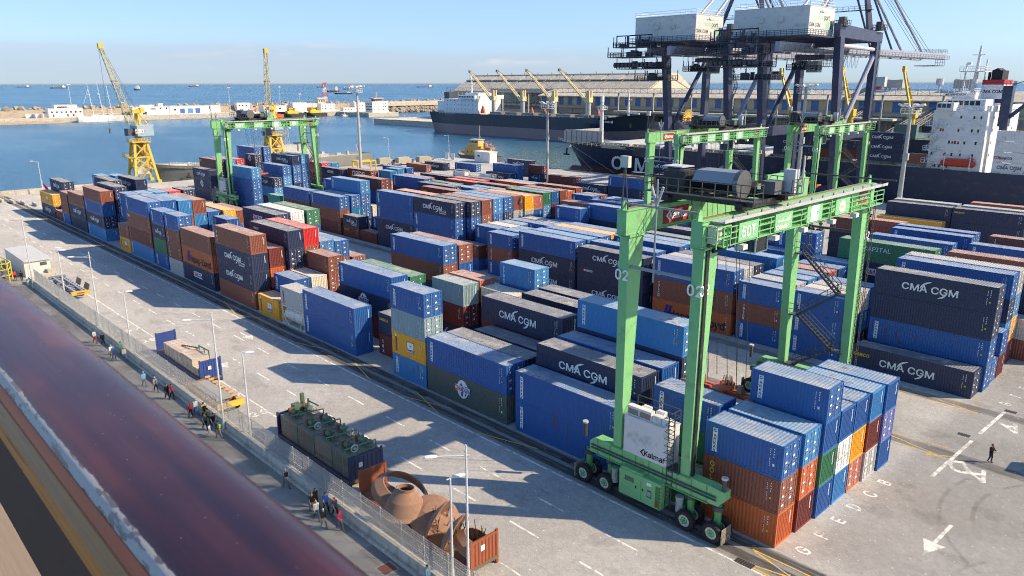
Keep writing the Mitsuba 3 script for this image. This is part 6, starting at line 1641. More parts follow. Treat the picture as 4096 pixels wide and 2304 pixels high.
# tugs and launches at the breakwater
for k, (y, L, hc, dc, cc, lab) in enumerate(((306, 30, (0.55, 0.12, 0.06), (0.7, 0.7, 0.68), (0.55, 0.1, 0.06), 'white and red tug with orange hull at the breakwater'), (325, 26, (0.5, 0.1, 0.05), (0.68, 0.3, 0.05), (0.7, 0.7, 0.7), 'orange pilot tug left of the yellow tugs'),
                                              (350, 28, (0.04, 0.045, 0.05), (0.72, 0.48, 0.04), (0.55, 0.1, 0.05), 'left black hulled tug with yellow deckhouse'), (377, 26, (0.04, 0.045, 0.05), (0.72, 0.48, 0.04), (0.1, 0.1, 0.1), 'right black hulled tug with yellow deckhouse'))):
    s, m, top, M = ship('harbour_tug', lab, 'boat', -742, y - 4, math.pi / 2, L, 9, [-4, -2.6, -0.8, 0.8], [(0.1, 0.05, 0.05), hc, hc], 2, 8, (0.25, 0.2, 0.15), sheer=1.6, group='tugs at the breakwater')
    put('hull', m.xf(M), 'plain', s)
    m = MB(dc); m.box((-744.5, y + 2, 0.5), (-739.5, y + 15, 3.6)); m.box((-744, y + 4, 3.6), (-740, y + 9, 6.4)); put('deckhouse', m, 'plain', s)
    m = MB(cc); m.tube((-742, y + 11, 3.6), (-742, y + 11, 6.6), 0.9, n=8); m.tube((-742, y + 6, 6.4), (-742, y + 6, 11), 0.15, n=5); put('funnel', m, 'plain', s)
    windows(s, np.eye(4), [((-740.0, y + 4.5 + 1.2 * q, 4.8), (-739.9, y + 5.4 + 1.2 * q, 5.9)) for q in range(4)], 'plain')
for k, (x, y, L, rz, lab) in enumerate(((-718, 402, 11, 1.57, 'small dark workboat left of the pilot station'), (-716, 414, 12, 1.57, 'small white cabin boat beside the pilot station'), (-560, 388, 11, 0.6, 'grey motor launch under way near the bulk carrier stern'))):
    s, m, top, M = ship('motor_boat', lab, 'boat', x, y, rz, L, 3.4, [-3.6, -2.9, -2.0], [(0.2, 0.22, 0.25), (0.5, 0.52, 0.55)], 1.0, 4, (0.4, 0.4, 0.38), sheer=0.5)
    put('hull', m.xf(M), 'plain', s)
    m = MB((0.66, 0.67, 0.68)); m.box((3.5, -1.2, -2.4), (7.5, 1.2, -0.4)); m.box((3.6, -1.25, -1.3), (7.2, 1.25, -0.7), (0.05, 0.06, 0.08)); m.box((6.5, -0.1, -0.4), (6.7, 0.1, 1.6)); put('cabin', m.xf(place(x, y, 0, rz)), 'plain', s)
for k, (x, y, L, B, h, rz, hc, sc, lab) in enumerate(((-4760, 1500, 95, 18, 9, 2.6, (0.05, 0.07, 0.16), (0.7, 0.6, 0.5), 'blue cargo ship with white bridge anchored on the horizon'), (-10600, 4080, 170, 28, 10, 1.9, (0.3, 0.33, 0.36), (0.6, 0.6, 0.6), 'faint grey ship on the horizon right of the blue one'),
                                                     (-7669, 1740, 150, 24, 9, 1.9, (0.3, 0.34, 0.38), (0.66, 0.68, 0.7), 'faint white ship on the horizon at left'), (-10800, 2120, 140, 24, 8, 1.6, (0.35, 0.38, 0.42), (0.66, 0.68, 0.7), 'tiny faint ship at the far left horizon'),
                                                     (-2968, 1700, 60, 12, 7, 1.2, (0.16, 0.2, 0.25), (0.5, 0.52, 0.54), 'grey ship with tall bridge behind the lattice mast'), (-2361, 1380, 62, 11, 4, 1.15, (0.03, 0.09, 0.12), (0.1, 0.15, 0.17), 'low dark barge right of the lattice mast'),
                                                     (-6988, 3950, 90, 18, 8, 1.4, (0.3, 0.33, 0.36), (0.6, 0.62, 0.64), 'faint ship left of the lattice mast'), (-6393, 4750, 190, 28, 6, 1.3, (0.26, 0.3, 0.34), (0.4, 0.43, 0.46), 'long faint tanker on the horizon at the centre'), (-4304, 2610, 50, 12, 6, 1.3, (0.3, 0.33, 0.36), (0.62, 0.64, 0.66), 'pale ship just left of the tall light mast'))):
    hc, sc = ((0.03, 0.05, 0.12), (0.10, 0.04, 0.035), (0.04, 0.045, 0.05))[k % 3], (0.66, 0.66, 0.64)
    s, m, top, M = ship('distant_ship', lab, 'ship', x, y, rz, L, B, [-5, -3, h - 3], [hc, hc], 4, L * 0.15, (0.3, 0.3, 0.3), group='ships waiting on the horizon')
    put('hull', m.xf(M), 'plain', s)
    m = MB(sc); q = 0.9 if 'barge' not in lab else 0.2
    m.box((L * 0.72, -B * 0.4, h - 4), (L * 0.9, B * 0.4, h - 3 + 14 * q)); m.box((L * 0.76, -B * 0.3, h + 10 * q), (L * 0.84, B * 0.3, h - 3 + 20 * q)); m.box((L * 0.2, -0.6, h - 4), (L * 0.2 + 1.2, 0.6, h + 12 * q)); put('superstructure', m.xf(M), 'plain', s)

# ------------------------------------------------------------------ far quay with the phosphate sheds
m = MB(); m.box((-560, 341, -6), (420, 520, 1.6)); put('far_quay', m, 'concrete', kind='structure', label='far concrete quay behind the bulk carriers')


def shed_col(p, n, uv):
    a = fbm(p.x * 0.2, p.y * 0.3, p.z * 0.3, 4); b = fbm(p.x * 2.0, p.y * 2.0, p.z * 2.0, 3)
    spot = smoothstep(0.56, 0.64, fbm(p.x * 0.9, p.y * 0.5, p.z * 0.5, 3))
    return mix((0.44, 0.40, 0.33), (0.60, 0.56, 0.47), 0.5 * a + 0.5 * b) * (1 - 0.2 * spot)


scene['shed_roof'] = two(prin(proc(shed_col), 0.85, 0.2))
w = thing('storage_hall', 'huge pale storage hall with long pitched roof behind the bulk carrier', 'building')
m = MB((0.50, 0.46, 0.38)); m.prism([(404, 0), (404, 25.6), (424, 36.4), (432, 37.0), (440, 36.4), (462, 25), (462, 0)], (-522, -309), 0); put('wall', m, 'plain', w)
for k in range(12):
    x = -522 + 17.8 * k
    m = MB(); m.prism([(400.5, 24.8), (401, 25.5), (416, 33.2), (416, 32.4)], (x, x + 17.2), 0); put('roof_panel', m, 'shed_roof', w)
    m = MB(); m.prism([(417, 34.0), (417.2, 34.7), (425.5, 38.2), (425.5, 37.3)], (x + 0.8, x + 17.2), 0); put('roof_panel', m, 'shed_roof', w)
    m = MB(); m.prism([(425.5, 38.0), (425.5, 38.9), (440, 38.9), (463, 26), (463, 25)], (x, x + 17.7), 0); put('roof_panel', m, 'shed_roof', w)
m = MB((0.10, 0.09, 0.08)); m.box((-520, 416.2, 32.6), (-310, 417, 34.0)); put('roof_vent', m, 'plain', w)
m = MB((0.30, 0.28, 0.25))
for k in range(13): m.beam((-505 + 16 * k, 400.8, 25), (-500 + 16 * k, 417, 34.5), 0.35); m.box((-505 + 16 * k, 428, 38.8), (-504.4 + 16 * k, 429, 40.4))
m.box((-308.9, 424, 31), (-308.7, 429, 33), (0.6, 0.57, 0.5)); put('roof_rib', m, 'plain', w)
g = thing('loading_gallery', 'long beige conveyor gallery with trusses in front of the storage hall', 'building')
m = MB((0.38, 0.35, 0.30)); m.box((-470, 388, 1.6), (-356, 400, 15), (0.30, 0.28, 0.24)); m.box((-520, 384, 14.8), (-300, 402, 16.2)); m.box((-452, 384, 24.6), (-372, 402, 27.5), (0.44, 0.40, 0.34)); m.box((-470, 383, 9), (-300, 384, 12), (0.35, 0.32, 0.28)); put('wall', m, 'plain', g)
m = MB((0.30, 0.29, 0.26))
for k in range(40): x = -515 + 5.5 * k; m.beam((x, 383.5, 15), (x, 383.5, 24.6), 0.4); m.beam((x, 383.5, 16 if k % 2 else 24), (x + 5.5, 383.5, 24 if k % 2 else 16), 0.22)
put('truss', m, 'plain', g)
m = MB((0.40, 0.38, 0.34)); m.box((-460, 343.6, 25.5), (-95, 346.4, 25.9)); m.box((-460, 343.6, 28.2), (-95, 346.4, 28.5))
for k in range(74): x = -460 + 5 * k; m.beam((x, 343.8, 25.8), (x, 343.8, 28.3), 0.18); m.beam((x, 343.8, 25.8 if k % 2 else 28.3), (x + 5, 343.8, 28.3 if k % 2 else 25.8), 0.1)
for k in range(14): m.beam((-450 + 27 * k, 345, 1.6), (-450 + 27 * k, 345, 25.6), 0.7)
cv = thing('conveyor_bridge', 'long lattice conveyor bridge running above the far quay', 'conveyor'); put('truss', m, 'plain', cv)
t = thing('striped_shed', 'long shed with blue and sand striped upper wall on the far quay', 'building')
m = MB((0.36, 0.33, 0.28)); m.box((-372, 360.3, 1.6), (-60, 392, 22.6)); m.box((-372, 358.6, 15.2), (-60, 360.3, 16.3), (0.4, 0.37, 0.32)); m.box((-372, 357, 11.5), (-60, 360.3, 12.0), (0.30, 0.28, 0.24))
for k in range(22): m.box((-370 + 14.2 * k, 359.4, 2), (-369 + 14.2 * k, 360.3, 15.2), (0.42, 0.38, 0.32)); m.box((-367 + 14.2 * k, 360.2, 3), (-359 + 14.2 * k, 360.31, 11), (0.08, 0.075, 0.07))
put('wall', m, 'plain', t)
for k in range(74):
    m = MB(((0.07, 0.15, 0.36), (0.42, 0.37, 0.24))[k % 2]); m.box((-370 + 4.2 * k, 360.0, 17.2), (-365.85 + 4.2 * k, 360.29, 22.4)); put('panel', m, 'plain', t)
m = MB(); m.prism([(358.5, 22.6), (358.5, 23.2), (376, 27.6), (393, 23.2), (393, 22.6)], (-373, -59), 0); put('roof', m, 'shed_roof', t)
t = thing('hopper_shed', 'low beige shed with sloping hoppers behind the bulk carrier bow', 'building')
m = MB((0.48, 0.42, 0.33)); m.box((-290, 346, 1.6), (-170, 356, 8.5)); m.box((-292, 345, 13.6), (-120, 357, 14.6), (0.62, 0.56, 0.44)); m.prism([(-252, 1.6), (-236, 1.6), (-242, 10.5), (-246, 10.5)], (345.4, 346), 1, (0.58, 0.5, 0.38)); m.prism([(-225, 1.6), (-200, 1.6), (-214, 9), (-218, 9)], (345.4, 346), 1, (0.55, 0.48, 0.37)); put('wall', m, 'plain', t)
t = thing('cable_reel', 'big round yellow cable reel behind the container ship', 'machine')
m = MB((0.60, 0.40, 0.10))
for k in range(26):
    a = 2 * math.pi * k / 26; m.beam((-206, 300 + 0.8 * math.cos(a), 13.5 + 0.8 * math.sin(a)), (-206, 300 + 5.0 * math.cos(a), 13.5 + 5.0 * math.sin(a)), 0.32, 0.5)
m.tube((-206.4, 300, 13.5), (-205.6, 300, 13.5), 1.0, n=10, col=(0.5, 0.1, 0.05)); put('spokes', m, 'plain', t); m = MB((0.35, 0.33, 0.3)); m.beam((-206, 297, 1), (-206, 300, 13), 0.6); m.beam((-206, 303, 1), (-206, 300, 13), 0.6); put('stand', m, 'plain', t)
for k, x in enumerate((-134, -101)):
    t = thing('ship_loader', ('grey lattice ship loader tower left of the yellow crane', 'grey loader tower behind the white deckhouse')[k], 'machine')
    m = MB((0.36, 0.35, 0.33)); m.lattice((x - 3.2, 380, 22), (x - 3.2, 380, 33), 2, 0.16, 4); m.lattice((x + 3.2, 380, 22), (x + 3.2, 380, 33), 2, 0.16, 4); m.box((x - 4.5, 378, 29), (x + 4.5, 382, 33)); put('tower', m, 'plain', t)
    m = MB((0.40, 0.38, 0.34)); m.lattice((x - 2, 378, 26), (x - 16, 330, 8), 1.8, 0.12, 12); m.lattice((x + 2, 378, 26), (x - 10, 330, 8), 1.8, 0.12, 12); put('spout', m, 'plain', t)
t = thing('boom_loader', 'grey sloping loader boom with white head above the bulk carrier', 'machine')
m = MB((0.30, 0.33, 0.38)); m.beam((-126, 300, 24.5), (-111.5, 300, 31), 2.0, 1.4); m.box((-113, 298.6, 30), (-108.6, 301.4, 34), (0.5, 0.52, 0.54)); m.box((-112.4, 298.5, 28.8), (-110.4, 301.4, 30), (0.45, 0.05, 0.05)); m.beam((-124, 300, 1), (-124, 300, 24), 1.6); put('boom', m, 'plain', t)

# ------------------------------------------------------------------ street lamps along the fence and high masts in the yard
LG = (0.58, 0.59, 0.60)


def lamp(x, y, h, dx, dy, label, arm=1.9):
    t = thing('street_lamp', label, 'street lamp', 'lamp posts along the fence')
    m = MB(LG); m.tube((x, y, 0), (x, y, h), 0.10, n=10, r2=0.055); m.tube((x, y, 0), (x, y, 1.1), 0.13, n=10); m.cbox((x, y, 0.03), (0.4, 0.4, 0.06)); put('pole', m, 'paint', t)
    L = math.hypot(dx, dy); u = np.array([dx / L, dy / L, 0]); v = np.array([-u[1], u[0], 0]); z = h - (0.75 if arm > 1 else 0.1)
    b = np.array([x, y, z]); e = b + u * arm + np.array([0, 0, 0.12])
    m = MB(LG); m.tube(b - u * 0.25, e, 0.045, n=8); m.prism([(0, 0), (0.7, 0.02), (0.0, 0.35)], (-0.02, 0.02), 1) if False else m.beam(b + [0, 0, 0.3], b + u * 0.8 + [0, 0, 0.06], 0.04); put('arm', m, 'paint', t)
    m = MB((0.70, 0.71, 0.72)); a = e - u * 0.1; n = 10
    ring = []
    for s, w, hh in ((0, .10, .06), (.18, .17, .11), (.45, .19, .13), (.72, .16, .10), (.85, .06, .05)):
        ring.append([a + u * s + v * w * math.cos(q) + np.array([0, 0, hh * math.sin(q) * (1 if math.sin(q) > 0 else 0.5)]) for q in np.arange(n) * 2 * np.pi / n])
    V = np.vstack(ring); f = []
    for k in range(4):
        for i in range(n): p = k * n + i; q = k * n + (i + 1) % n; f += [[p, q, q + n], [p, q + n, p + n]]
    f += [[0, i, i + 1] for i in range(1, n - 1)] + [[4 * n, 4 * n + i + 1, 4 * n + i] for i in range(1, n - 1)]
    m.add(V, f); put('lamp_head', m, 'gloss', t)


for k, (x, y, h, kind) in enumerate(((-117.1, -19.9, 11.6, 0), (-102.2, -18.85, 8.2, 1), (-84.65, -19.2, 10.9, 0), (-73.5, -18.9, 7.7, 1), (-44.9, -19.86, 11.7, 0), (-41.0, -19.05, 8.6, 1), (-11.95, -17.9, 10.0, 0), (-12.7, -18.6, 7.7, 1))):
    where = ('by the white hut', 'beside the empty trailer frame', 'right of the empty trailer frame', 'left of the blue flat rack', 'right of the blue flat rack', 'near the orange low trailer', 'by the rusty cones', 'in front of the rusty discs')[k]
    if kind == 0: lamp(x, y, h, -0.55, -0.83, f'tall grey street lamp with long arm {where}', 1.9)
    else: lamp(x, y, h, 0.35, 0.93, f'short grey street lamp with tilted head {where}', 0.25)
for k, (x, y, h, lab) in enumerate(((-235.3, 131.5, 10.4, 'thin quay lamp right of the tall light mast'), (-236.9, 164.0, 9.8, 'thin quay lamp left of the yellow tug'), (-211.1, 166.8, 7.0, 'thin quay lamp right of the yellow tug'), (-236.5, 8.5, 9.6, 'thin quay lamp beside the red flag at the far left'))):
    t = thing('quay_lamp', lab, 'lamp post', 'thin lamps at the quay edge')
    m = MB(LG); m.tube((x, y, 0), (x, y, h), 0.12, n=8, r2=0.06); put('pole', m, 'paint', t)
    m = MB(LG); m.beam((x, y, h), (x - 0.6, y - 1.2, h + 0.25), 0.08); m.cbox((x - 0.75, y - 1.5, h + 0.25), (0.35, 0.8, 0.15)); put('lamp_head', m, 'paint', t)
t = thing('flag', 'red flag on a thin pole at the far left quay end', 'flag')
m = MB((0.50, 0.03, 0.06)); m.add([(-236.3, 8.7, 3.6), (-235.6, 9.6, 2.2), (-235.2, 10.2, 0.6), (-236.0, 9.3, 0.9)], [[0, 1, 2], [0, 2, 3]]); m.add([(-236.35, 8.72, 3.6), (-235.65, 9.62, 2.2), (-235.25, 10.22, 0.6), (-236.05, 9.32, 0.9)], [[0, 2, 1], [0, 3, 2]]); put('cloth', m, 'fabric', t)
m = MB(LG); m.tube((-236.5, 8.7, 0), (-236.4, 8.7, 4.0), 0.05); put('pole', m, 'paint', t)
for k, (x, y, h, lab) in enumerate(((-213.9, 104.3, 30.2, 'tall light mast rising from the middle of the yard against the water'), (-152.3, 136.9, 25.2, 'grey light mast in front of the bulk carrier'), (-42.5, 140.0, 26.3, 'thick light mast in front of the white deckhouse'), (-67.4, 140.0, 30.6, 'light mast between the two navy quay cranes'))):
    t = thing('light_mast', lab, 'light mast', 'high light masts in the yard')
    m = MB((0.42, 0.43, 0.43)); m.tube((x, y, 0), (x, y, h), 0.62, n=12, r2=0.34); m.tube((x, y, 0), (x, y, 1.2), 0.85, n=12); m.box((x + 0.2, y - 0.5, h * 0.55), (x + 0.8, y + 0.2, h * 0.55 + 1.6)); put('pole', m, 'paint', t)
    m = MB((0.55, 0.56, 0.56)); m.tube((x, y, h - 1.6), (x, y, h - 1.4), 2.0, n=14); m.rail([(x - 1.8, y - 1.2, h - 1.4), (x + 1.8, y - 1.2, h - 1.4), (x + 1.8, y + 1.2, h - 1.4)], 1.1, 0.9, 0.05)
    put('platform', m, 'paint', t)
    for q in range(8):
        a = 2 * math.pi * q / 8; c = np.array([x + 2.3 * math.cos(a), y + 2.3 * math.sin(a), h + 0.4])
        m = MB((0.62, 0.63, 0.64)); m.beam(c - [0.5 * math.cos(a), 0.5 * math.sin(a), 0.25], c + [0.5 * math.cos(a), 0.5 * math.sin(a), 0.15], 0.9, 0.35); m.beam((x, y, h - 0.2), c, 0.12); put('floodlight', m, 'paint', t)

# ------------------------------------------------------------------ flat racks, trailers and cargo along the fence
def flat_rack(label, x0, x1, y0, y1, col, h=2.45):
    t = thing('flat_rack', label, 'flat rack')
    m = MB(np.array(col) * 0.8); m.box((x0, y0, 0.1), (x1, y0 + 0.15, 0.65)); m.box((x0, y1 - 0.15, 0.1), (x1, y1, 0.65)); m.box((x0, y0, 0.35), (x1, y1, 0.62), (0.14, 0.10, 0.07)); put('deck', m, 'container_paint', t)
    for x, s in ((x0, 1), (x1, -1)):
        m = MB(col); m.box((x, y0, 0), (x + s * 0.16, y0 + 0.18, h + 0.1)); m.box((x, y1 - 0.18, 0), (x + s * 0.16, y1, h + 0.1)); m.box((x, y0, h - 0.15), (x + s * 0.14, y1, h)); strip(m, corrug(7, 0.05, y0 + 0.18, y1 - 0.18), lambda a, d, q: (x + s * (0.02 + d), a, 0.6 + q * (h - 0.75)), col); m.box((x + s * 0.09, y0 + 0.18, 0.6), (x + s * 0.11, y1 - 0.18, h - 0.15))
        m.box((x + s * 0.0 - s * 0.02, y0 + 0.9, 1.6), (x + s * 0.02, y0 + 1.25, 2.0), (0.7, 0.7, 0.68)); put('end_wall', m, 'container_paint', t)
    return t


BLU = (0.03, 0.06, 0.22)
flat_rack('blue flat rack with end walls carrying long beige crates', -70.6, -57.4, -16.95, -14.55, BLU, 2.7)
CRATE = (0.50, 0.44, 0.35)
def plank_crate(name, label, x0, x1, y0, y1, z0, z1, col, group=None, straps=(0.55, 0.14, 0.08)):
    t = thing(name, label, 'crate', group)
    n = max(2, int((z1 - z0) / 0.28))
    m = MB(np.array(col) * 0.8); m.box((x0 + 0.04, y0 + 0.04, z0), (x1 - 0.04, y1 - 0.04, z1 - 0.03)); put('body', m, 'matte', t)
    for k in range(n):
        a, b = z0 + (z1 - z0) * k / n, z0 + (z1 - z0) * (k + 1) / n - 0.015
        m = MB(np.array(col) * rnd.uniform(0.75, 1.15)); m.box((x0, y0, a), (x1, y0 + 0.035, b)); put('plank', m, 'paint', t)
    m = MB(np.array(col) * 0.9); m.box((x1 - 0.035, y0 + 0.036, z0), (x1, y1, z1 - 0.02)); put('end_board', m, 'paint', t)
    for k in range(max(2, int((y1 - y0) / 0.45))):
        q = max(2, int((y1 - y0) / 0.45)); a = y0 + (y1 - y0) * k / q
        m = MB(np.array(col) * rnd.uniform(0.9, 1.25)); m.box((x0, a, z1 - 0.03), (x1, a + (y1 - y0) / q - 0.02, z1)); put('lid_board', m, 'paint', t)
    m = MB(straps)
    for k in range(max(1, int((x1 - x0) / 1.1))): x = x0 + 0.5 + 1.1 * k; m.box((x, y0 - 0.012, z0), (x + 0.07, y0, z1)); m.box((x, y0, z1), (x + 0.07, y1, z1 + 0.012))
    put('strap', m, 'plain', t)
for k, (a, b, h) in enumerate(((-68.6, -66.2, 2.1), (-66.1, -63.4, 2.1), (-63.3, -60.1, 2.25), (-60.0, -58.6, 1.5))):
    plank_crate('wooden_crate', ('leftmost beige crate on the blue flat rack', 'second beige crate from left on the blue flat rack', 'long beige crate with three lids on the blue flat rack', 'small low crate at the right end of the blue flat rack')[k], a, b, -16.7, -14.8, 0.62, h, CRATE, 'crates on the blue flat rack')
t = thing('cargo_rack', 'dark steel rack standing behind the crates on the blue flat rack', 'frame')
m = MB((0.07, 0.09, 0.05))
for x in (-63.0, -61.6, -60.3): m.beam((x, -14.7, 0.6), (x, -14.7, 2.7), 0.1)
m.beam((-63.0, -14.7, 2.6), (-60.3, -14.7, 2.7), 0.1); m.beam((-65.8, -15.6, 2.2), (-62.8, -14.9, 2.45), 0.12); put('bars', m, 'paint', t)

# empty chassis trailer
t = thing('trailer_chassis', 'empty container trailer frame with an orange rear bar and raised mudguards', 'trailer')
for y in (-17.0, -15.9):
    m = MB((0.32, 0.33, 0.34)); m.box((-116.8, y - 0.12, 0.95), (-104.0, y + 0.12, 1.25)); put('side_rail', m, 'paint', t)
m = MB((0.05, 0.08, 0.16))
for k in range(11): m.box((-116.4 + 1.2 * k, -17.5, 0.98), (-116.2 + 1.2 * k, -15.4, 1.12))
m.box((-117.2, -17.6, 0.9), (-116.6, -15.2, 1.3), (0.16, 0.2, 0.24)); put('cross_members', m, 'paint', t)
m = MB((0.66, 0.36, 0.04)); m.box((-104.2, -17.65, 0.8), (-103.7, -15.15, 1.3)); m.box((-103.69, -16.9, 0.95), (-103.66, -15.9, 1.15), (0.15, 0.1, 0.05)); put('rear_bar', m, 'paint', t)
for x in (-110.5, -106.2):
    m = MB((0.12, 0.075, 0.04)); m.add([(x, -15.35, 1.2), (x + 2.3, -15.35, 1.2), (x + 2.3, -15.05, 2.1), (x, -15.05, 2.1), (x, -15.25, 1.2), (x + 2.3, -15.25, 1.2), (x + 2.3, -14.95, 2.1), (x, -14.95, 2.1)], [[0, 1, 2], [0, 2, 3], [4, 6, 5], [4, 7, 6], [3, 2, 6], [3, 6, 7], [0, 3, 7], [0, 7, 4], [1, 5, 6], [1, 6, 2]]); put('mudguard', m, 'paint', t)
for x in (-107.6, -106.3, -109.0, -114.8):
    for y in (-17.3, -15.6):
        w = numbered(t + '__wheel'); scene[w] = {**TY, 'to_world': T().translate([x, y, 0.5]).scale(0.66)}; scene[w + '__rim'] = {**RIM, 'to_world': T().translate([x, y, 0.5]).scale(0.66)}

# low trailer with grey sheets
t = thing('low_trailer', 'low orange-edged trailer loaded with grey sheets beside the fence', 'trailer')
m = MB((0.30, 0.15, 0.06)); m.box((-57.0, -18.9, 0.7), (-48.6, -18.6, 1.05)); m.box((-57.0, -16.6, 0.7), (-48.6, -16.3, 1.05))
for k in range(8): m.box((-56.8 + 1.1 * k, -18.9, 0.75), (-56.6 + 1.1 * k, -16.3, 1.0))
put('frame', m, 'container_paint', t)
m = MB((0.66, 0.44, 0.05)); m.box((-48.7, -19.0, 0.62), (-48.3, -16.2, 1.12)); put('rear_bar', m, 'paint', t)
for q in range(3):
    m = MB((0.30, 0.30, 0.29)); m.box((-56.0 + q * 2.1, -18.4, 1.05), (-53.9 + q * 2.1, -16.8, 1.12 + 0.05 * q)); put('sheet', m, 'matte', t)
for k in range(9):
    m = MB((0.52, 0.36, 0.2)); m.box((-56.8 + 0.95 * k, -16.75, 1.05), (-56.6 + 0.95 * k, -16.2, 1.2)); put('timber_block', m, 'matte', t)
for x in (-51.8, -50.5, -49.3):
    w = numbered(t + '__wheel'); scene[w] = {**TY, 'to_world': T().translate([x, -16.6, 0.4]).scale(0.55)}; scene[w + '__rim'] = {**RIM, 'to_world': T().translate([x, -16.6, 0.4]).scale(0.55)}

# machinery on a navy flat rack
flat_rack('navy flat rack carrying weathered crates with green pumps on top', -39.8, -27.6, -17.0, -13.75, (0.025, 0.04, 0.10), 2.6)
GM, OLD = (0.085, 0.13, 0.075), (0.19, 0.165, 0.125)
for k, (a, b) in enumerate(((-39.4, -36.4), (-36.3, -33.5), (-33.4, -30.6), (-30.5, -28.0))):
    plank_crate('weathered_crate', f'weathered grey crate with orange straps on the navy flat rack, {ORD[k]} from the left', a, b, -16.8, -13.9, 0.62, 2.55, (0.17, 0.18, 0.13) if k == 3 else OLD, 'crates on the navy flat rack', (0.5, 0.17, 0.08))
    for j, yy in enumerate((-16.0, -14.6)):
        p = thing('pump', f'green pump with {"pale" if j else "dark"} motor on the {ORD[k]} weathered crate, {"road" if j else "fence"} side', 'pump', 'pumps on the crates')
        m = MB(GM if j == 0 else (0.16, 0.22, 0.16)); c = np.array([a + 1.3, yy, 2.95]); m.tube(c - [0.35, 0, 0], c + [0.25, 0, 0], 0.26, n=12); m.tube(c + [0.25, 0, 0], c + [0.33, 0, 0], 0.34, n=12); m.box(c + [-0.5, -0.3, -0.4], c + [0.5, 0.3, -0.26]); m.tube(c + [0, 0, 0.2], c + [0, 0, 0.5], 0.12, n=8); put('body', m, 'paint', p)
        m = MB((0.45, 0.45, 0.42) if (j + k) % 2 else (0.12, 0.15, 0.11)); q = c + [0.75, 0.1, -0.05]
        for s in range(14): a1, a2 = 2 * math.pi * s / 14, 2 * math.pi * (s + 1) / 14; m.tube(q + [0.0, 0.3 * math.cos(a1), 0.3 * math.sin(a1)], q + [0, 0.3 * math.cos(a2), 0.3 * math.sin(a2)], 0.07, n=6, caps=False)
        m.tube(q - [0.1, 0, 0], q + [0.1, 0, 0], 0.12, n=8); put('reel', m, 'paint', p)
        m = MB((0.20, 0.085, 0.04)); m.box((a + 0.35, yy - 0.18, 2.55), (a + 0.62, yy + 0.2, 3.1)); put('bracket', m, 'container_paint', p)
    fr = thing('pipe_frame', f'green pipe frame lying across the {ORD[k]} weathered crate', 'frame', 'pipe frames on the crates')
    m = MB((0.12, 0.19, 0.10)); m.tube((a + 1.9, -16.7, 2.65), (a + 1.9, -16.7, 3.0), 0.05); m.tube((a + 1.9, -16.7, 3.0), (b - 0.2, -14.0, 3.15), 0.06); m.tube((b - 0.2, -14.0, 3.15), (b - 0.2, -14.0, 2.6), 0.05); m.tube((a + 0.4, -14.2, 2.65), (b - 0.3, -15.2, 2.8), 0.04); put('pipe', m, 'paint', fr)
t = thing('hydraulic_unit', 'dark green upright machine part at the left end of the navy flat rack', 'machine')
m = MB(GM); m.box((-39.7, -14.6, 2.4), (-39.4, -14.3, 3.9)); m.box((-39.6, -15.6, 2.5), (-38.7, -14.9, 3.2)); m.tube((-38.9, -14.2, 2.5), (-38.9, -14.2, 3.5), 0.1); m.beam((-38.9, -14.2, 3.3), (-37.6, -13.9, 3.1), 0.1); put('body', m, 'paint', t)

# rusty cones and discs on an orange-brown flat rack
ORB = (0.26, 0.075, 0.035)
flat_rack('red-brown flat rack with end walls loaded with rusty steel cones', -25.6, -12.3, -17.4, -14.9, ORB, 2.5)


def rust_plate(p, n, uv):
    a = fbm(p.x * 1.2, p.y * 1.2, p.z * 1.2, 4); b = fbm(p.x * 9, p.y * 9, p.z * 9, 2)
    return mix((0.19, 0.105, 0.07), (0.32, 0.19, 0.13), 0.7 * a + 0.3 * b)


scene['rusty_steel'] = two(prin(proc(rust_plate), 0.7, 0.35))


def lathe(prof, n=40):
    v, f = [], []
    for r, z in prof:
        for k in range(n): a = 2 * math.pi * k / n; v.append((r * math.cos(a), r * math.sin(a), z))
    for j in range(len(prof) - 1):
        for k in range(n): p, q = j * n + k, j * n + (k + 1) % n; f += [[p, q, q + n], [p, q + n, p + n]]
    return np.array(v), np.array(f)


def turned(name, label, prof, M, cat):
    v, f = lathe(prof); m = MB((0.25, 0.15, 0.1)); m.add(v, f); put(name, m.xf(M), 'rusty_steel', smooth=False, label=label, cat=cat)


def tilt(o, ry=0.0, rx=0.0, rz=0.0):
    R = trimesh.transformations.euler_matrix(rx, ry, rz); R[:3, 3] = o; return R


turned('steel_cone', 'rusty open-topped cone lying on the flat rack', [(1.75, 0), (1.55, 0.25), (1.2, 1.1), (0.62, 1.75), (0.62, 1.95), (0.55, 1.95), (0.55, 1.7), (1.1, 1.05), (1.45, 0.2), (1.75, 0)], tilt((-20.0, -17.1, 1.35), 0.0, -0.12), 'steel part')
turned('steel_ring', 'big rusty dished ring behind the open cone', [(2.3, 0.0), (2.2, 0.5), (1.7, 1.0), (1.6, 0.98), (2.08, 0.45), (2.2, 0.02), (2.3, 0)], tilt((-22.3, -15.9, 1.2), 0.35, -0.25), 'steel part')
turned('steel_dish', 'shallow rusty dish right of the open cone', [(0.02, 0.75), (0.9, 0.62), (1.6, 0.25), (1.9, 0), (1.85, -0.05), (1.55, 0.18), (0.88, 0.55), (0.02, 0.68)], tilt((-18.2, -15.8, 1.2), 0.5, 0.1), 'steel part')
turned('steel_disc', 'left rusty dished disc standing on edge', [(0.02, 0.5), (0.8, 0.42), (1.45, 0.15), (1.6, 0), (1.6, -0.05), (1.4, 0.08), (0.78, 0.34), (0.02, 0.42)], tilt((-16.9, -16.4, 1.75), -1.2, 0.1, 0.3), 'steel part')
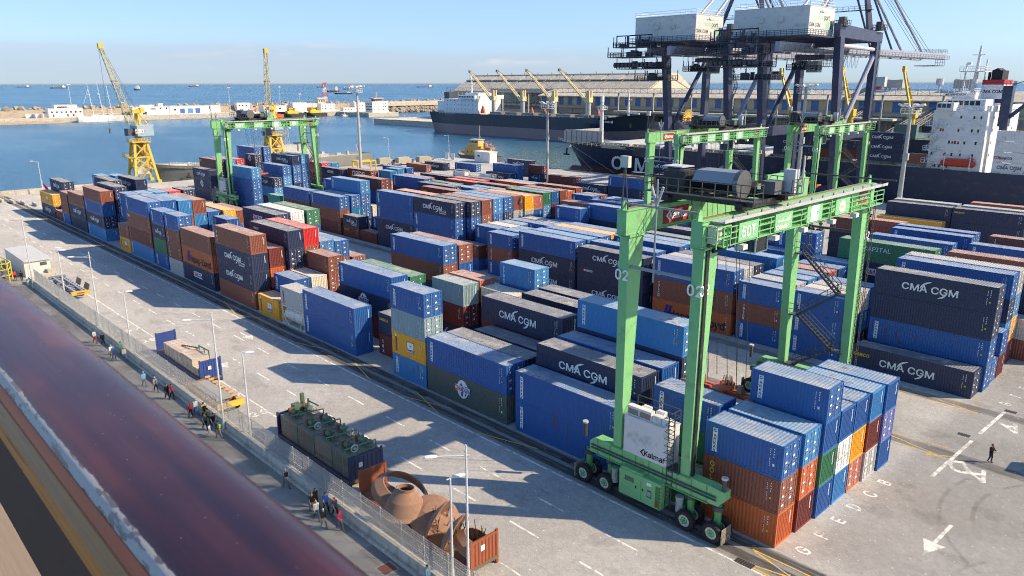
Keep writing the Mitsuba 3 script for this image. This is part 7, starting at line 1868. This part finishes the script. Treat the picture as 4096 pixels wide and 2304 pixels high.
turned('steel_disc', 'right rusty dished disc standing on edge', [(0.02, 0.5), (0.8, 0.42), (1.45, 0.15), (1.62, 0), (1.62, -0.05), (1.4, 0.08), (0.78, 0.34), (0.02, 0.42)], tilt((-14.9, -16.7, 1.7), -1.15, 0.1, 0.35), 'steel part')
turned('steel_shell', 'rusty curved shell beside the right end wall', [(1.5, 0), (1.45, 0.5), (1.1, 1.0), (1.0, 0.98), (1.3, 0.45), (1.42, 0.02), (1.5, 0)], tilt((-13.9, -15.9, 0.7), 0.3, -0.4), 'steel part')
t = thing('scrap_bars', 'thin dark bars and wire between the rusty discs', 'scrap')
m = MB((0.05, 0.045, 0.04)); r = random.Random(3)
for k in range(34): x = r.choice((-17.4, -15.6, -13.5)) + r.uniform(-0.5, 0.5); y = -15.6 + r.uniform(-0.9, 0.6); m.tube((x, y, 0.7), (x + r.uniform(-0.4, 0.6), y + r.uniform(-0.4, 0.4), 1.4 + r.uniform(0, 1.3)), 0.03, n=4)
put('bars', m, 'plain', t, kind='stuff')
m = MB((0.50, 0.46, 0.38)); m.path([(-22.5, -17.5, 0.6), (-21.5, -17.2, 2.2), (-19.8, -18.0, 2.1), (-18.6, -17.5, 0.6)], 0.035); m.path([(-23.2, -16.4, 0.6), (-22.4, -16.0, 2.1), (-22.3, -14.9, 0.7)], 0.035); put('lashing_strap', m, 'fabric', label='pale lashing straps over the open rusty cone', cat='strap')

# white hut, yellow stair platform and litter bin at the far left
t = thing('site_hut', 'white flat-roofed hut between the road and the wall at the left', 'hut')
m = MB((0.62, 0.61, 0.58)); m.box((-139.5, -19.25, 0), (-125.1, -15.4, 2.65)); put('wall', m, 'paint', t)
m = MB((0.50, 0.50, 0.48)); m.box((-139.8, -19.3, 2.65), (-124.8, -15.1, 2.85)); put('roof', m, 'paint', t)
m = MB((0.08, 0.08, 0.08)); m.box((-125.1, -16.9, 1.75), (-125.05, -15.9, 2.3)); put('window', m, 'plain', t)
m = MB((0.55, 0.55, 0.53)); m.box((-125.1, -18.8, 0.05), (-125.06, -17.9, 2.1)); put('door', m, 'plain', t)
m = MB((0.62, 0.61, 0.58)); m.box((-125.0, -17.4, 0), (-122.8, -15.2, 0.55)); m.box((-125.0, -16.2, 0.55), (-123.6, -15.2, 1.1)); put('step', m, 'concrete', t)
t = thing('boarding_stairs', 'yellow tubular boarding stair at the left edge', 'stairs')
m = MB((0.60, 0.46, 0.04))
for z in (1.0, 2.0, 3.0):
    m.path([(-137, -21.5, z), (-131, -21.5, z), (-126, -21.0, z), (-124, -21.8, z), (-124.5, -23.5, z)], 0.09, n=8)
for x, y in ((-137, -21.5), (-134, -21.5), (-131, -21.5), (-128.5, -21.2), (-126, -21), (-124, -21.8), (-124.5, -23.5)): m.tube((x, y, 0), (x, y, 3.0), 0.09, n=8)
put('railing', m, 'paint', t)
m = MB((0.10, 0.11, 0.12)); m.box((-137, -23.6, 0.8), (-124.6, -21.4, 0.95)); put('platform', m, 'paint', t)
t = thing('litter_bin', 'small white and green litter bin by the first fence post', 'bin')
m = MB((0.6, 0.62, 0.6)); m.tube((-119.3, -20.1, 0), (-119.3, -20.1, 0.8), 0.22, n=10, r2=0.26); put('body', m, 'plain', t); m = MB((0.06, 0.3, 0.1)); m.tube((-119.3, -20.1, 0.8), (-119.3, -20.1, 0.95), 0.28, n=10); put('lid', m, 'plain', t)

# items on the far quay apron
for k, (x, y, lab) in enumerate(((-176.5, 121.5, 'white tank container right of the short navy container'), (-163.5, 121.5, 'white tank container left of the long blue stack'))):
    t = thing('tank_container', lab, 'tank container', 'tank containers on the quay apron'); f = MB((0.5, 0.5, 0.48))
    for xx in (-6.0, -0.06):
        for yy in (0.06, 2.38): f.beam((xx, yy, 0), (xx, yy, 2.6), 0.14)
        for zz in (0.06, 2.54): f.beam((xx, 0, zz), (xx, 2.44, zz), 0.14)
    for yy in (0.06, 2.38): f.beam((-6, yy, 0.06), (0, yy, 0.06), 0.14); f.beam((-6, yy, 2.54), (0, yy, 2.54), 0.12)
    put('frame', f.xf(place(x, y, 0)), 'paint', t); v = MB((0.70, 0.70, 0.67)); v.tube((-5.7, 1.22, 1.35), (-0.3, 1.22, 1.35), 1.12, n=20); put('tank', v.xf(place(x, y, 0)), 'plain', t)
t = thing('pump_house', 'white flat-roofed block on the quay edge below the yellow tug', 'building')
m = MB((0.72, 0.72, 0.70)); m.box((-219.5, 163.5, 0), (-210, 167.5, 4.2)); m.box((-219.8, 163.3, 4.2), (-209.8, 167.8, 4.4)); put('wall', m, 'plain', t); m = MB(BLK); m.box((-217.5, 163.45, 2.2), (-216.3, 163.5, 2.9)); put('window', m, 'plain', t)
for k, x in enumerate((-234.8, -231.0)):
    m = MB((0.74, 0.74, 0.72)); m.box((x, 160, 0.3), (x + 2.4, 160.15, 3.0)); m.box((x, 160.2, 0), (x + 0.12, 160.3, 3)); put('notice_board', m, 'plain', label=('left', 'right')[k] + ' one of two blank white boards on the far quay corner', cat='board', group='white boards on the quay corner')
t = thing('yellow_frame', 'yellow steel lifting frame at the quay edge behind the light mast', 'frame')
m = MB((0.62, 0.42, 0.04))
for x, y in ((-226, 108.6), (-222.5, 108.6), (-226, 116.4), (-222.5, 116.4)): m.beam((x, y, 0), (x, y, 3.6), 0.4)
for a, b in (((-226, 108.6, 3.5), (-226, 116.4, 3.5)), ((-222.5, 108.6, 3.5), (-222.5, 116.4, 3.5)), ((-226, 108.6, 3.5), (-222.5, 108.6, 3.5)), ((-226, 116.4, 3.5), (-222.5, 116.4, 3.5))): m.beam(a, b, 0.4)
put('bars', m, 'paint', t)
for k, (x, y, c, lab) in enumerate(((-231, 124, (0.36, 0.34, 0.28), 'left canvas-covered truck at the far quay edge'), (-228, 131, (0.38, 0.36, 0.30), 'middle canvas-covered truck at the far quay edge'), (-225, 139, (0.34, 0.32, 0.27), 'right canvas-covered truck at the far quay edge'))):
    t = thing('covered_truck', lab, 'truck', 'trucks at the far quay edge')
    m = MB(c); m.box((x - 2.5, y, 0.9), (x, y + 5.5, 2.9)); m.box((x - 2.4, y + 0.1, 2.9), (x - 0.1, y + 5.4, 3.15)); put('cover', m, 'matte', t); m = MB((0.42, 0.40, 0.34)); m.box((x - 2.4, y + 5.6, 0.7), (x - 0.1, y + 7.3, 2.3)); m.box((x - 2.42, y + 6.2, 1.6), (x - 0.08, y + 7.32, 2.1), (0.03, 0.04, 0.05)); put('cab', m, 'matte', t)
    for q in (0.9, 4.2, 6.4):
        w = numbered(t + '__wheel'); scene[w] = {**TY, 'to_world': T().translate([x - 0.1, y + q, 0.5]).rotate([0, 0, 1], 90).scale(0.66)}
# terminal tractor cut by the right edge: only its shadow and corner show
t = thing('yard_tractor', 'dark yard tractor at the right edge beside the standing man', 'truck')
m = MB((0.05, 0.05, 0.06)); m.box((11.3, 26.8, 0.6), (14.0, 33.2, 1.1)); put('frame', m, 'paint', t); m = MB((0.10, 0.11, 0.13)); m.box((11.4, 27.0, 1.1), (13.9, 29.2, 3.0)); put('cab', m, 'paint', t); m = MB(BLK); m.box((11.38, 27.3, 1.9), (13.92, 28.9, 2.8)); put('window', m, 'glass', t)
for q in (27.6, 31.5, 32.6):
    w = numbered(t + '__wheel'); scene[w] = {**TY, 'to_world': T().translate([11.5, q, 0.5]).rotate([0, 0, 1], 90).scale(0.66)}

# ------------------------------------------------------------------ people
SKIN = (0.42, 0.25, 0.17)
MF = manifold3d.Manifold


def sph(p, r): return MF.sphere(r, 14).translate([float(q) for q in p])
def bone(p, q, r1, r2): return MF.batch_hull([sph(p, r1), sph(q, r2)])


def joined(parts, edge=0.05, it=6):
    m = parts[0]
    for q in parts[1:]: m = m + q
    m = m.refine_to_length(edge).to_mesh()
    t = trimesh.Trimesh(np.array(m.vert_properties)[:, :3], np.array(m.tri_verts), process=True)
    return trimesh.smoothing.filter_taubin(t, 0.5, -0.53, it)


def person(x, y, rz, shirt, legs, label, hair=(0.03, 0.02, 0.015), h=1.74, stride=0.28, arms=(0.3, -0.3), bag=None, cap=None, skin=SKIN, female=False, bend=(0.35, 0.35), skirt=None, vest=None, shoes=(0.03, 0.03, 0.03), short=False, paper=False):
    """Walks along local +x. Joints in metres for a figure of 1.74 m."""
    k = thing('person', label, 'person', None); s = h / 1.74
    M = place(x, y, 0.0, rz, (s, s, s))
    V = lambda *p: np.array(p, float)
    hip = {q: V(0, 0.09 * q, 0.90) for q in (-1, 1)}; sh = {q: V(-0.01, (0.175 if not female else 0.155) * q, 1.42) for q in (-1, 1)}
    foot, knee, hand, elb = {}, {}, {}, {}
    for q in (-1, 1):
        f = stride * q
        foot[q] = V(f - (0.06 if f < 0 else 0), 0.09 * q, 0.075 + (0.05 if f < 0 else 0)); knee[q] = (hip[q] + foot[q]) / 2 + V(0.055 + 0.03 * (f < 0), 0, 0.02)
        a = arms[0 if q < 0 else 1]; b = bend[0 if q < 0 else 1]
        elb[q] = sh[q] + 0.29 * V(math.sin(a), 0.16 * q, -math.cos(a)); hand[q] = elb[q] + 0.25 * V(math.sin(a + b), -0.02 * q * (1 + 4 * (b > 1)), -math.cos(a + b))
    head = V(0.02, 0, 1.615)
    body = [bone(V(0, 0, 1.40), V(0.005, 0, 1.53), 0.058, 0.052), MF.sphere(0.1, 18).scale([0.98, 0.79, 1.18]).translate(head.tolist()), bone(head + V(0.045, 0, -0.05), head + V(0.055, 0, -0.085), 0.055, 0.04),
            bone(head + V(0.095, 0, 0.012), head + V(0.112, 0, -0.022), 0.010, 0.015), bone(V(0, -0.08, 1.40), V(0, 0.08, 1.40), 0.06, 0.06)]
    for q in (-1, 1):
        body += [MF.sphere(0.024, 10).scale([0.7, 0.5, 1.2]).translate((head + V(-0.005, 0.08 * q, -0.01)).tolist()), bone(sh[q], elb[q], 0.045, 0.036), bone(elb[q], hand[q], 0.036, 0.026)]
        d = (hand[q] - elb[q]); d /= np.linalg.norm(d); w = V(1, 0, 0) - d * d[0]; w /= np.linalg.norm(w) + 1e-9
        pm = hand[q] + d * 0.05; body.append(bone(hand[q], pm + d * 0.02, 0.026, 0.032))
        for j, (o, ln) in enumerate(((-0.027, .06), (-0.009, .072), (0.009, .075), (0.027, .062))): a0 = pm + w * o + d * 0.03; a1 = a0 + d * ln * 0.5; body += [bone(a0, a1, 0.0095, 0.009), bone(a1, a1 + d * ln * 0.45 - V(0, 0.02 * q, 0), 0.009, 0.008)]
        body.append(bone(pm + w * 0.02, pm + w * 0.055 + d * 0.035, 0.011, 0.009))
        body += [bone(hip[q], knee[q], 0.07, 0.052), bone(knee[q], foot[q], 0.05, 0.038)]
    b = MB(skin); b.mesh(joined(body, 0.035, 4)); put('body', b.xf(M), 'fabric', k, smooth=True)
    wd = 0.145 if not female else 0.125
    top = [bone(V(-0.005, -wd, 1.36), V(-0.005, wd, 1.36), 0.105, 0.105), bone(V(0, -0.10, 1.14), V(0, 0.10, 1.14), 0.105, 0.105), bone(V(0, -0.11, 0.95), V(0, 0.11, 0.95), 0.108, 0.108)]
    tor = MF.batch_hull([top[0], top[1]]) + MF.batch_hull([top[1], top[2]]); sl = [tor]
    for q in (-1, 1):
        sl.append(bone(sh[q], elb[q] if not short else sh[q] * 0.4 + elb[q] * 0.6, 0.064, 0.052))
        if not short: sl.append(bone(elb[q], hand[q] - (hand[q] - elb[q]) * 0.12, 0.052, 0.040))
    b = MB(shirt); b.mesh(joined(sl, 0.05, 6)); put('jacket' if not short else 'shirt', b.xf(M), 'fabric', k, smooth=True)
    if skirt:
        tr = [MF.batch_hull([MF.cylinder(0.02, 0.15, 0.15, 18).translate([0, 0, 0.92]), MF.cylinder(0.02, 0.24, 0.24, 18).translate([0.02, 0, 0.5])])]
    else:
        tr = [bone(V(0, -0.09, 0.92), V(0, 0.09, 0.92), 0.108, 0.108)]
        for q in (-1, 1): tr += [bone(hip[q], knee[q], 0.092, 0.066), bone(knee[q], foot[q] + V(0, 0, 0.03), 0.064, 0.052)]
    b = MB(legs); b.mesh(joined(tr, 0.05, 5)); put('trousers' if not skirt else 'skirt', b.xf(M), 'fabric', k, smooth=True)
    for q in (-1, 1):
        up = foot[q][2] - 0.075
        b = MB(shoes); b.mesh(joined([bone(foot[q] + V(-0.05, 0, -0.03), foot[q] + V(0.14, 0.012 * q, -0.045 + up * 0.2), 0.042, 0.032)], 0.04, 3)); b.v[-1][:, 2] = np.maximum(b.v[-1][:, 2], 0.0); put('shoe', b.xf(M), 'fabric', k, smooth=True)
    hr = MF.sphere(0.107, 16).scale([1.0, 0.84, 1.16]).translate((head + V(-0.012, 0, 0.014)).tolist()) - MF.cube([0.2, 0.3, 0.26], True).translate((head + V(0.125, 0, -0.09)).tolist()) - MF.cube([0.4, 0.4, 0.2], True).translate((head + V(0, 0, -0.16)).tolist())
    if cap: hr = MF.sphere(0.113, 16).scale([1.0, 0.86, 1.1]).translate((head + V(-0.005, 0, 0.02)).tolist()) - MF.cube([0.5, 0.4, 0.3], True).translate((head + V(0, 0, -0.12)).tolist()) + MF.cylinder(0.014, 0.085, 0.085, 14).scale([1.0, 0.85, 1]).translate((head + V(0.10, 0, 0.028)).tolist())
    elif female: hr = hr + bone(head + V(-0.06, 0, 0.0), V(-0.085, 0, 1.40), 0.085, 0.06)
    if hr.num_tri() and hair is not None:
        b = MB(cap or hair); q = joined([hr], 0.04, 2); b.mesh(q); put('cap' if cap else 'hair', b.xf(M), 'fabric', k, smooth=True)
    if vest:
        b = MB(vest); b.mesh(joined([MF.batch_hull([bone(V(-0.005, -wd + .01, 1.35), V(-0.005, wd - .01, 1.35), 0.116, 0.116), bone(V(0, -0.1, 1.02), V(0, 0.1, 1.02), 0.118, 0.118)])], 0.06, 4)); put('vest', b.xf(M), 'fabric', k, smooth=True)
    if bag:
        b = MB(bag); b.mesh(joined([MF.batch_hull([sph((-0.18, q * 0.1, z), 0.075) for q in (-1, 1) for z in (1.05, 1.34)])], 0.06, 4))
        for q in (-1, 1): b.mesh(joined([bone(V(-0.11, 0.10 * q, 1.46), V(0.10, 0.10 * q, 1.36), 0.018, 0.018), bone(V(0.10, 0.10 * q, 1.36), V(0.08, 0.12 * q, 1.1), 0.018, 0.018)], 0.06, 1))
        put('backpack', b.xf(M), 'fabric', k, smooth=True)
    if paper:
        b = MB((0.72, 0.76, 0.8)); c = (hand[-1] + hand[1]) / 2 + V(0.1, 0, 0.06); b.add([c + [-.1, -.14, -.05], c + [.12, -.14, .05], c + [.12, .14, .05], c + [-.1, .14, -.05], c + [-.1, -.14, -.045], c + [.12, -.14, .055], c + [.12, .14, .055], c + [-.1, .14, -.045]], [[0, 2, 1], [0, 3, 2], [4, 5, 6], [4, 6, 7]]); put('paper', b.xf(M), 'fabric', k)
    return k


JE, BK, NVY, GRY, KH, WHT = (0.06, 0.09, 0.17), (0.018, 0.018, 0.02), (0.03, 0.04, 0.08), (0.20, 0.20, 0.20), (0.28, 0.23, 0.16), (0.62, 0.62, 0.6)
TO, AW = 0.0, math.pi       # towards the camera end, away from it
person(-31.35, -20.62, TO + .1, (0.10, 0.16, 0.34), (0.14, 0.12, 0.10), 'man in dark waistcoat over a blue shirt walking alone near the machinery crates', hair=(0.4, 0.38, 0.36), vest=BK, bend=(1.2, 0.4))
person(-27.12, -20.35, TO, BK, BK, 'woman with long hair and black top at the back of the walking group', female=True, hair=(0.10, 0.055, 0.03), h=1.68)
person(-26.6, -20.95, TO - .1, BK, GRY, 'man in a black print shirt behind the bald man', short=True, hair=(0.12, 0.1, 0.08))
person(-25.93, -20.18, TO, (0.02, 0.07, 0.30), BK, 'man in a blue and black t-shirt with sunglasses', short=True)
person(-24.8, -20.05, TO + .1, NVY, BK, 'man with a red cap and dark blue shirt', cap=(0.55, 0.03, 0.03), short=True)
person(-25.45, -21.24, TO - .15, (0.38, 0.42, 0.45), JE, 'bald man in a pale checked shirt and jeans', hair=None, short=True, bag=(0.05, 0.05, 0.06))
person(-24.23, -21.34, TO - .1, BK, GRY, 'woman in a pale headscarf and dark coat with a black bag', female=True, hair=(0.52, 0.48, 0.44), h=1.62)
person(-23.12, -20.68, TO + .2, (0.42, 0.03, 0.09), (0.10, 0.11, 0.14), 'woman in a red shirt and red cap with green shoes', cap=(0.58, 0.03, 0.03), female=True, short=True, shoes=(0.2, 0.6, 0.05), h=1.66, bend=(1.3, .4))
person(-13.46, -20.04, AW, (0.14, 0.26, 0.38), JE, 'person in a blue shirt and dark cap at the bottom edge by the wall', cap=(0.04, 0.05, 0.07))
person(-56.27, -20.93, TO, BK, BK, 'man in a dark suit with white shirt left of the woman in red', vest=None)
person(-56.0, -20.55, TO, (0.5, 0.05, 0.06), BK, 'woman in a red top beside the man in a dark suit', female=True, short=True, h=1.66)
person(-50.14, -20.92, AW, (0.35, 0.10, 0.12), BK, 'woman in a patterned red top carrying a backpack', female=True, hair=(0.2, 0.06, 0.04), bag=(0.3, 0.04, 0.06), h=1.66)
person(-50.33, -20.3, AW, WHT, (0.08, 0.14, 0.32), 'man in a white shirt and blue jeans beside the woman with backpack', hair=(0.35, 0.33, 0.3))
person(-48.98, -20.05, AW, (0.62, 0.55, 0.10), BK, 'man in a yellow shirt walking away with a dark backpack', short=True, bag=BK)
person(-46.47, -21.02, TO, (0.13, 0.12, 0.11), BK, 'woman in a brown jacket among the group by the lamp post', female=True, hair=(0.06, 0.04, 0.03))
person(-45.81, -20.45, TO, BK, JE, 'man in a black shirt and blue jeans by the lamp post', short=True)
person(-43.93, -20.77, AW + .2, (0.035, 0.05, 0.10), KH, 'man in navy and neon top with beige trousers turning by the lamp post', vest=None, bag=(0.35, 0.55, 0.05))
person(-45.0, -21.2, TO + .6, WHT, (0.5, 0.5, 0.5), 'child in white beside the man with beige trousers', h=1.15)
person(-47.3, -20.35, AW, (0.10, 0.12, 0.09), BK, 'man with a dark rucksack half hidden behind the yellow shirt', bag=(0.06, 0.08, 0.05))
person(-59.07, -21.08, TO, (0.25, 0.24, 0.22), (0.05, 0.05, 0.06), 'grey-haired man in a grey jacket near the blue flat rack', hair=(0.45, 0.43, 0.41))
person(-61.5, -21.45, TO, (0.12, 0.3, 0.55), GRY, 'person in a pale blue top partly hidden by the handrail', hair=(0.5, 0.48, 0.45))
person(-78.76, -20.55, TO, BK, BK, 'tall person in black with a shoulder bag under the long lamp', bag=(0.04, 0.04, 0.05))
person(-80.64, -20.97, TO, WHT, (0.5, 0.06, 0.06), 'woman in a white top holding a red bag', female=True)
person(-72.59, -21.14, TO, (0.04, 0.08, 0.26), (0.05, 0.08, 0.18), 'man in a blue jacket walking left of the striped shirt', hair=(0.3, 0.25, 0.2))
person(-73.3, -21.2, TO, WHT, KH, 'woman in white and pink behind the blue jacket', female=True, hair=(0.4, 0.33, 0.22))
person(-71.24, -20.38, TO, (0.50, 0.48, 0.44), (0.10, 0.17, 0.33), 'man in a striped pale shirt and light jeans', hair=(0.42, 0.38, 0.33))
person(-73.68, -19.99, AW, (0.08, 0.32, 0.27), KH, 'man in a sea green shirt close to the wall', short=True)
person(-123.0, -20.25, AW, BK, BK, 'person in black standing by the yellow boarding stair', stride=0.08)
person(-124.5, -20.9, TO, (0.55, 0.04, 0.03), BK, 'person in red at the foot of the yellow boarding stair', h=1.6)
person(6.8, 25.0, -0.4, (0.035, 0.018, 0.02), (0.015, 0.025, 0.05), 'man in dark clothes reading a paper on the open yard at right', stride=0.06, arms=(0.4, 0.4), bend=(1.2, 1.2), paper=True)

# ------------------------------------------------------------------ the ship's rail and deck under the camera
def along(p, sx, sy, k):
    return fbm(p.x * sx + k, p.y * sy, p.z * sy + k, 4)


def mahogany(p, n, uv):
    a = along(p, 1.4, 26, 0.0); b = along(p, 5, 160, 4.0); c = fbm(p.x * 3.0, p.y * 9.0, 2.0, 3)
    base = mix((0.020, 0.005, 0.012), (0.062, 0.014, 0.014), smoothstep(0.3, 0.7, 0.55 * a + 0.45 * c))
    base = mix(base, (0.13, 0.036, 0.018), 0.5 * smoothstep(0.60, 0.78, c * 0.6 + a * 0.4))
    d1, _, rr = voronoi(p.x * 55, p.y * 55)
    dust = (1 - smoothstep(0.02, 0.05, d1)) * smoothstep(0.93, 0.95, rr)
    return mix(base * (0.85 + 0.3 * b), (0.42, 0.42, 0.45), 0.8 * dust)


def pale_band(p, n, uv):
    # weight of a pale grey strip, ragged and mottled, along the inner edge
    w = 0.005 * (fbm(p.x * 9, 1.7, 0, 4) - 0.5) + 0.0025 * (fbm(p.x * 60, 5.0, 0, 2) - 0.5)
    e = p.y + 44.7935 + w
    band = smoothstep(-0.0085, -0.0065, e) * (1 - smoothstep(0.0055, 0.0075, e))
    mottle = smoothstep(0.36, 0.46, fbm(p.x * 40, p.y * 160, p.z * 90, 3))
    return band * (0.30 + 0.70 * mottle)


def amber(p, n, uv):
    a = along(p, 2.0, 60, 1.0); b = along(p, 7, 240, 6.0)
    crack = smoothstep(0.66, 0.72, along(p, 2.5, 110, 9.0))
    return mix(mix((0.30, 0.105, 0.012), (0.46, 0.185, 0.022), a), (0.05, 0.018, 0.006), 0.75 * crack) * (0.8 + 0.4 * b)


def brownwood(p, n, uv):
    return mix((0.07, 0.028, 0.014), (0.15, 0.065, 0.032), along(p, 2, 70, 2.0))


def teak(p, n, uv):
    a = along(p, 1.8, 60, 3.0); b = along(p, 6, 300, 5.0); d = fbm(p.x * 2.2, p.y * 7, 0.5, 4)
    t = cell_rand(p.x * 0.31 + 7, dr.floor((p.y + 44.5) / 0.132), 3)
    return mix((0.19, 0.145, 0.11), (0.34, 0.275, 0.215), 0.4 * a + 0.3 * b + 0.3 * d) * (0.82 + 0.3 * t)


scene['handrail_varnish'] = blend(proc(pale_band), prin(proc(mahogany), 0.28, 0.6, clearcoat=1.0, clearcoat_gloss=0.97), prin(rgb(0.44, 0.41, 0.38), 0.55, 0.4))
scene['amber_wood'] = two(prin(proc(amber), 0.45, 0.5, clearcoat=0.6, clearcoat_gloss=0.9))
scene['brown_wood'] = two(prin(proc(brownwood), 0.5, 0.5, clearcoat=0.3, clearcoat_gloss=0.85))
scene['teak'] = two(prin(proc(teak), 0.8, 0.25))
scene['caulking'] = two(prin(rgb(0.012, 0.012, 0.013), 0.7, 0.3))


def sweep(prof, x0, x1, n=2):
    v, f = [], []
    N = len(prof)
    for k in range(n):
        x = x0 + (x1 - x0) * k / (n - 1)
        v += [(x, a, b) for a, b in prof]
    for k in range(n - 1):
        for i in range(N): p, q = k * N + i, k * N + (i + 1) % N; f += [[p, q, q + N], [p, q + N, p + N]]
    return np.array(v), np.array(f)


t = thing('handrail', 'varnished dark mahogany ship handrail with an amber lower edge running across the lower left', 'handrail')
RZ, YO, YI = 30.975, -44.612, -44.80
prof = []
yc, hw, hh = (YO + YI) / 2, (YO - YI) / 2, 0.030
for k in range(48):
    a = 2 * math.pi * k / 48; c, s = math.cos(a), math.sin(a)
    prof.append((yc + hw * math.copysign(abs(c) ** 0.62, c), RZ - hh + hh * math.copysign(abs(s) ** 0.75, s) + (0.006 * (1 - (c) ** 2) if s > 0 else 0)))
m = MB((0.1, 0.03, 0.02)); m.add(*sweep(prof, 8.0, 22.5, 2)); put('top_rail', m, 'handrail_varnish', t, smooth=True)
m = MB((0.1, 0.05, 0.03)); m.add(*sweep([(YI + 0.004, RZ - 0.055), (YI - 0.012, RZ - 0.045), (YI - 0.014, RZ - 0.030), (YI + 0.004, RZ - 0.024), (YI + 0.1, RZ - 0.04), (YI + 0.1, RZ - 0.07)], 8, 22.5)); put('inner_moulding', m, 'brown_wood', t)
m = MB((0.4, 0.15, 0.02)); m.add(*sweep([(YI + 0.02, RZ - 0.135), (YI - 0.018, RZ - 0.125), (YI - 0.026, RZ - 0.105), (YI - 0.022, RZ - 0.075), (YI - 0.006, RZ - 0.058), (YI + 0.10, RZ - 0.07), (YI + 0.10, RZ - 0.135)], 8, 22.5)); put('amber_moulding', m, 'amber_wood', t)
DZ = 29.99
m = MB((0.5, 0.5, 0.5)); m.box((4, -44.60, 26), (23, -44.46, 29.96)); put('ship_bulwark', m, 'paint', kind='structure', label='pale steel deck edge below the handrail')
m = MB(); m.box((4, -46.6, DZ - 0.2), (23, -44.52, DZ - 0.006)); put('deck', m, 'caulking', kind='structure', label='teak deck of the ship under the camera')
for r_, y in enumerate(np.arange(-44.675, -46.5, -0.132)):
    offs = (18.1, 16.6, 17.5, 15.9, 17.0)[r_ % 5]
    xs = [4.0, offs - 4.6, offs - 2.3, offs, offs + 2.3, 23.0] if r_ else [4.0, 15.3, 18.1, 23.0]
    for a, b in zip(xs[:-1], xs[1:]):
        m = MB(); m.box((a + 0.003, y - 0.128 if r_ else y - 0.128, DZ - 0.006), (b - 0.003, y, DZ)); put('plank', m, 'teak', 'deck')
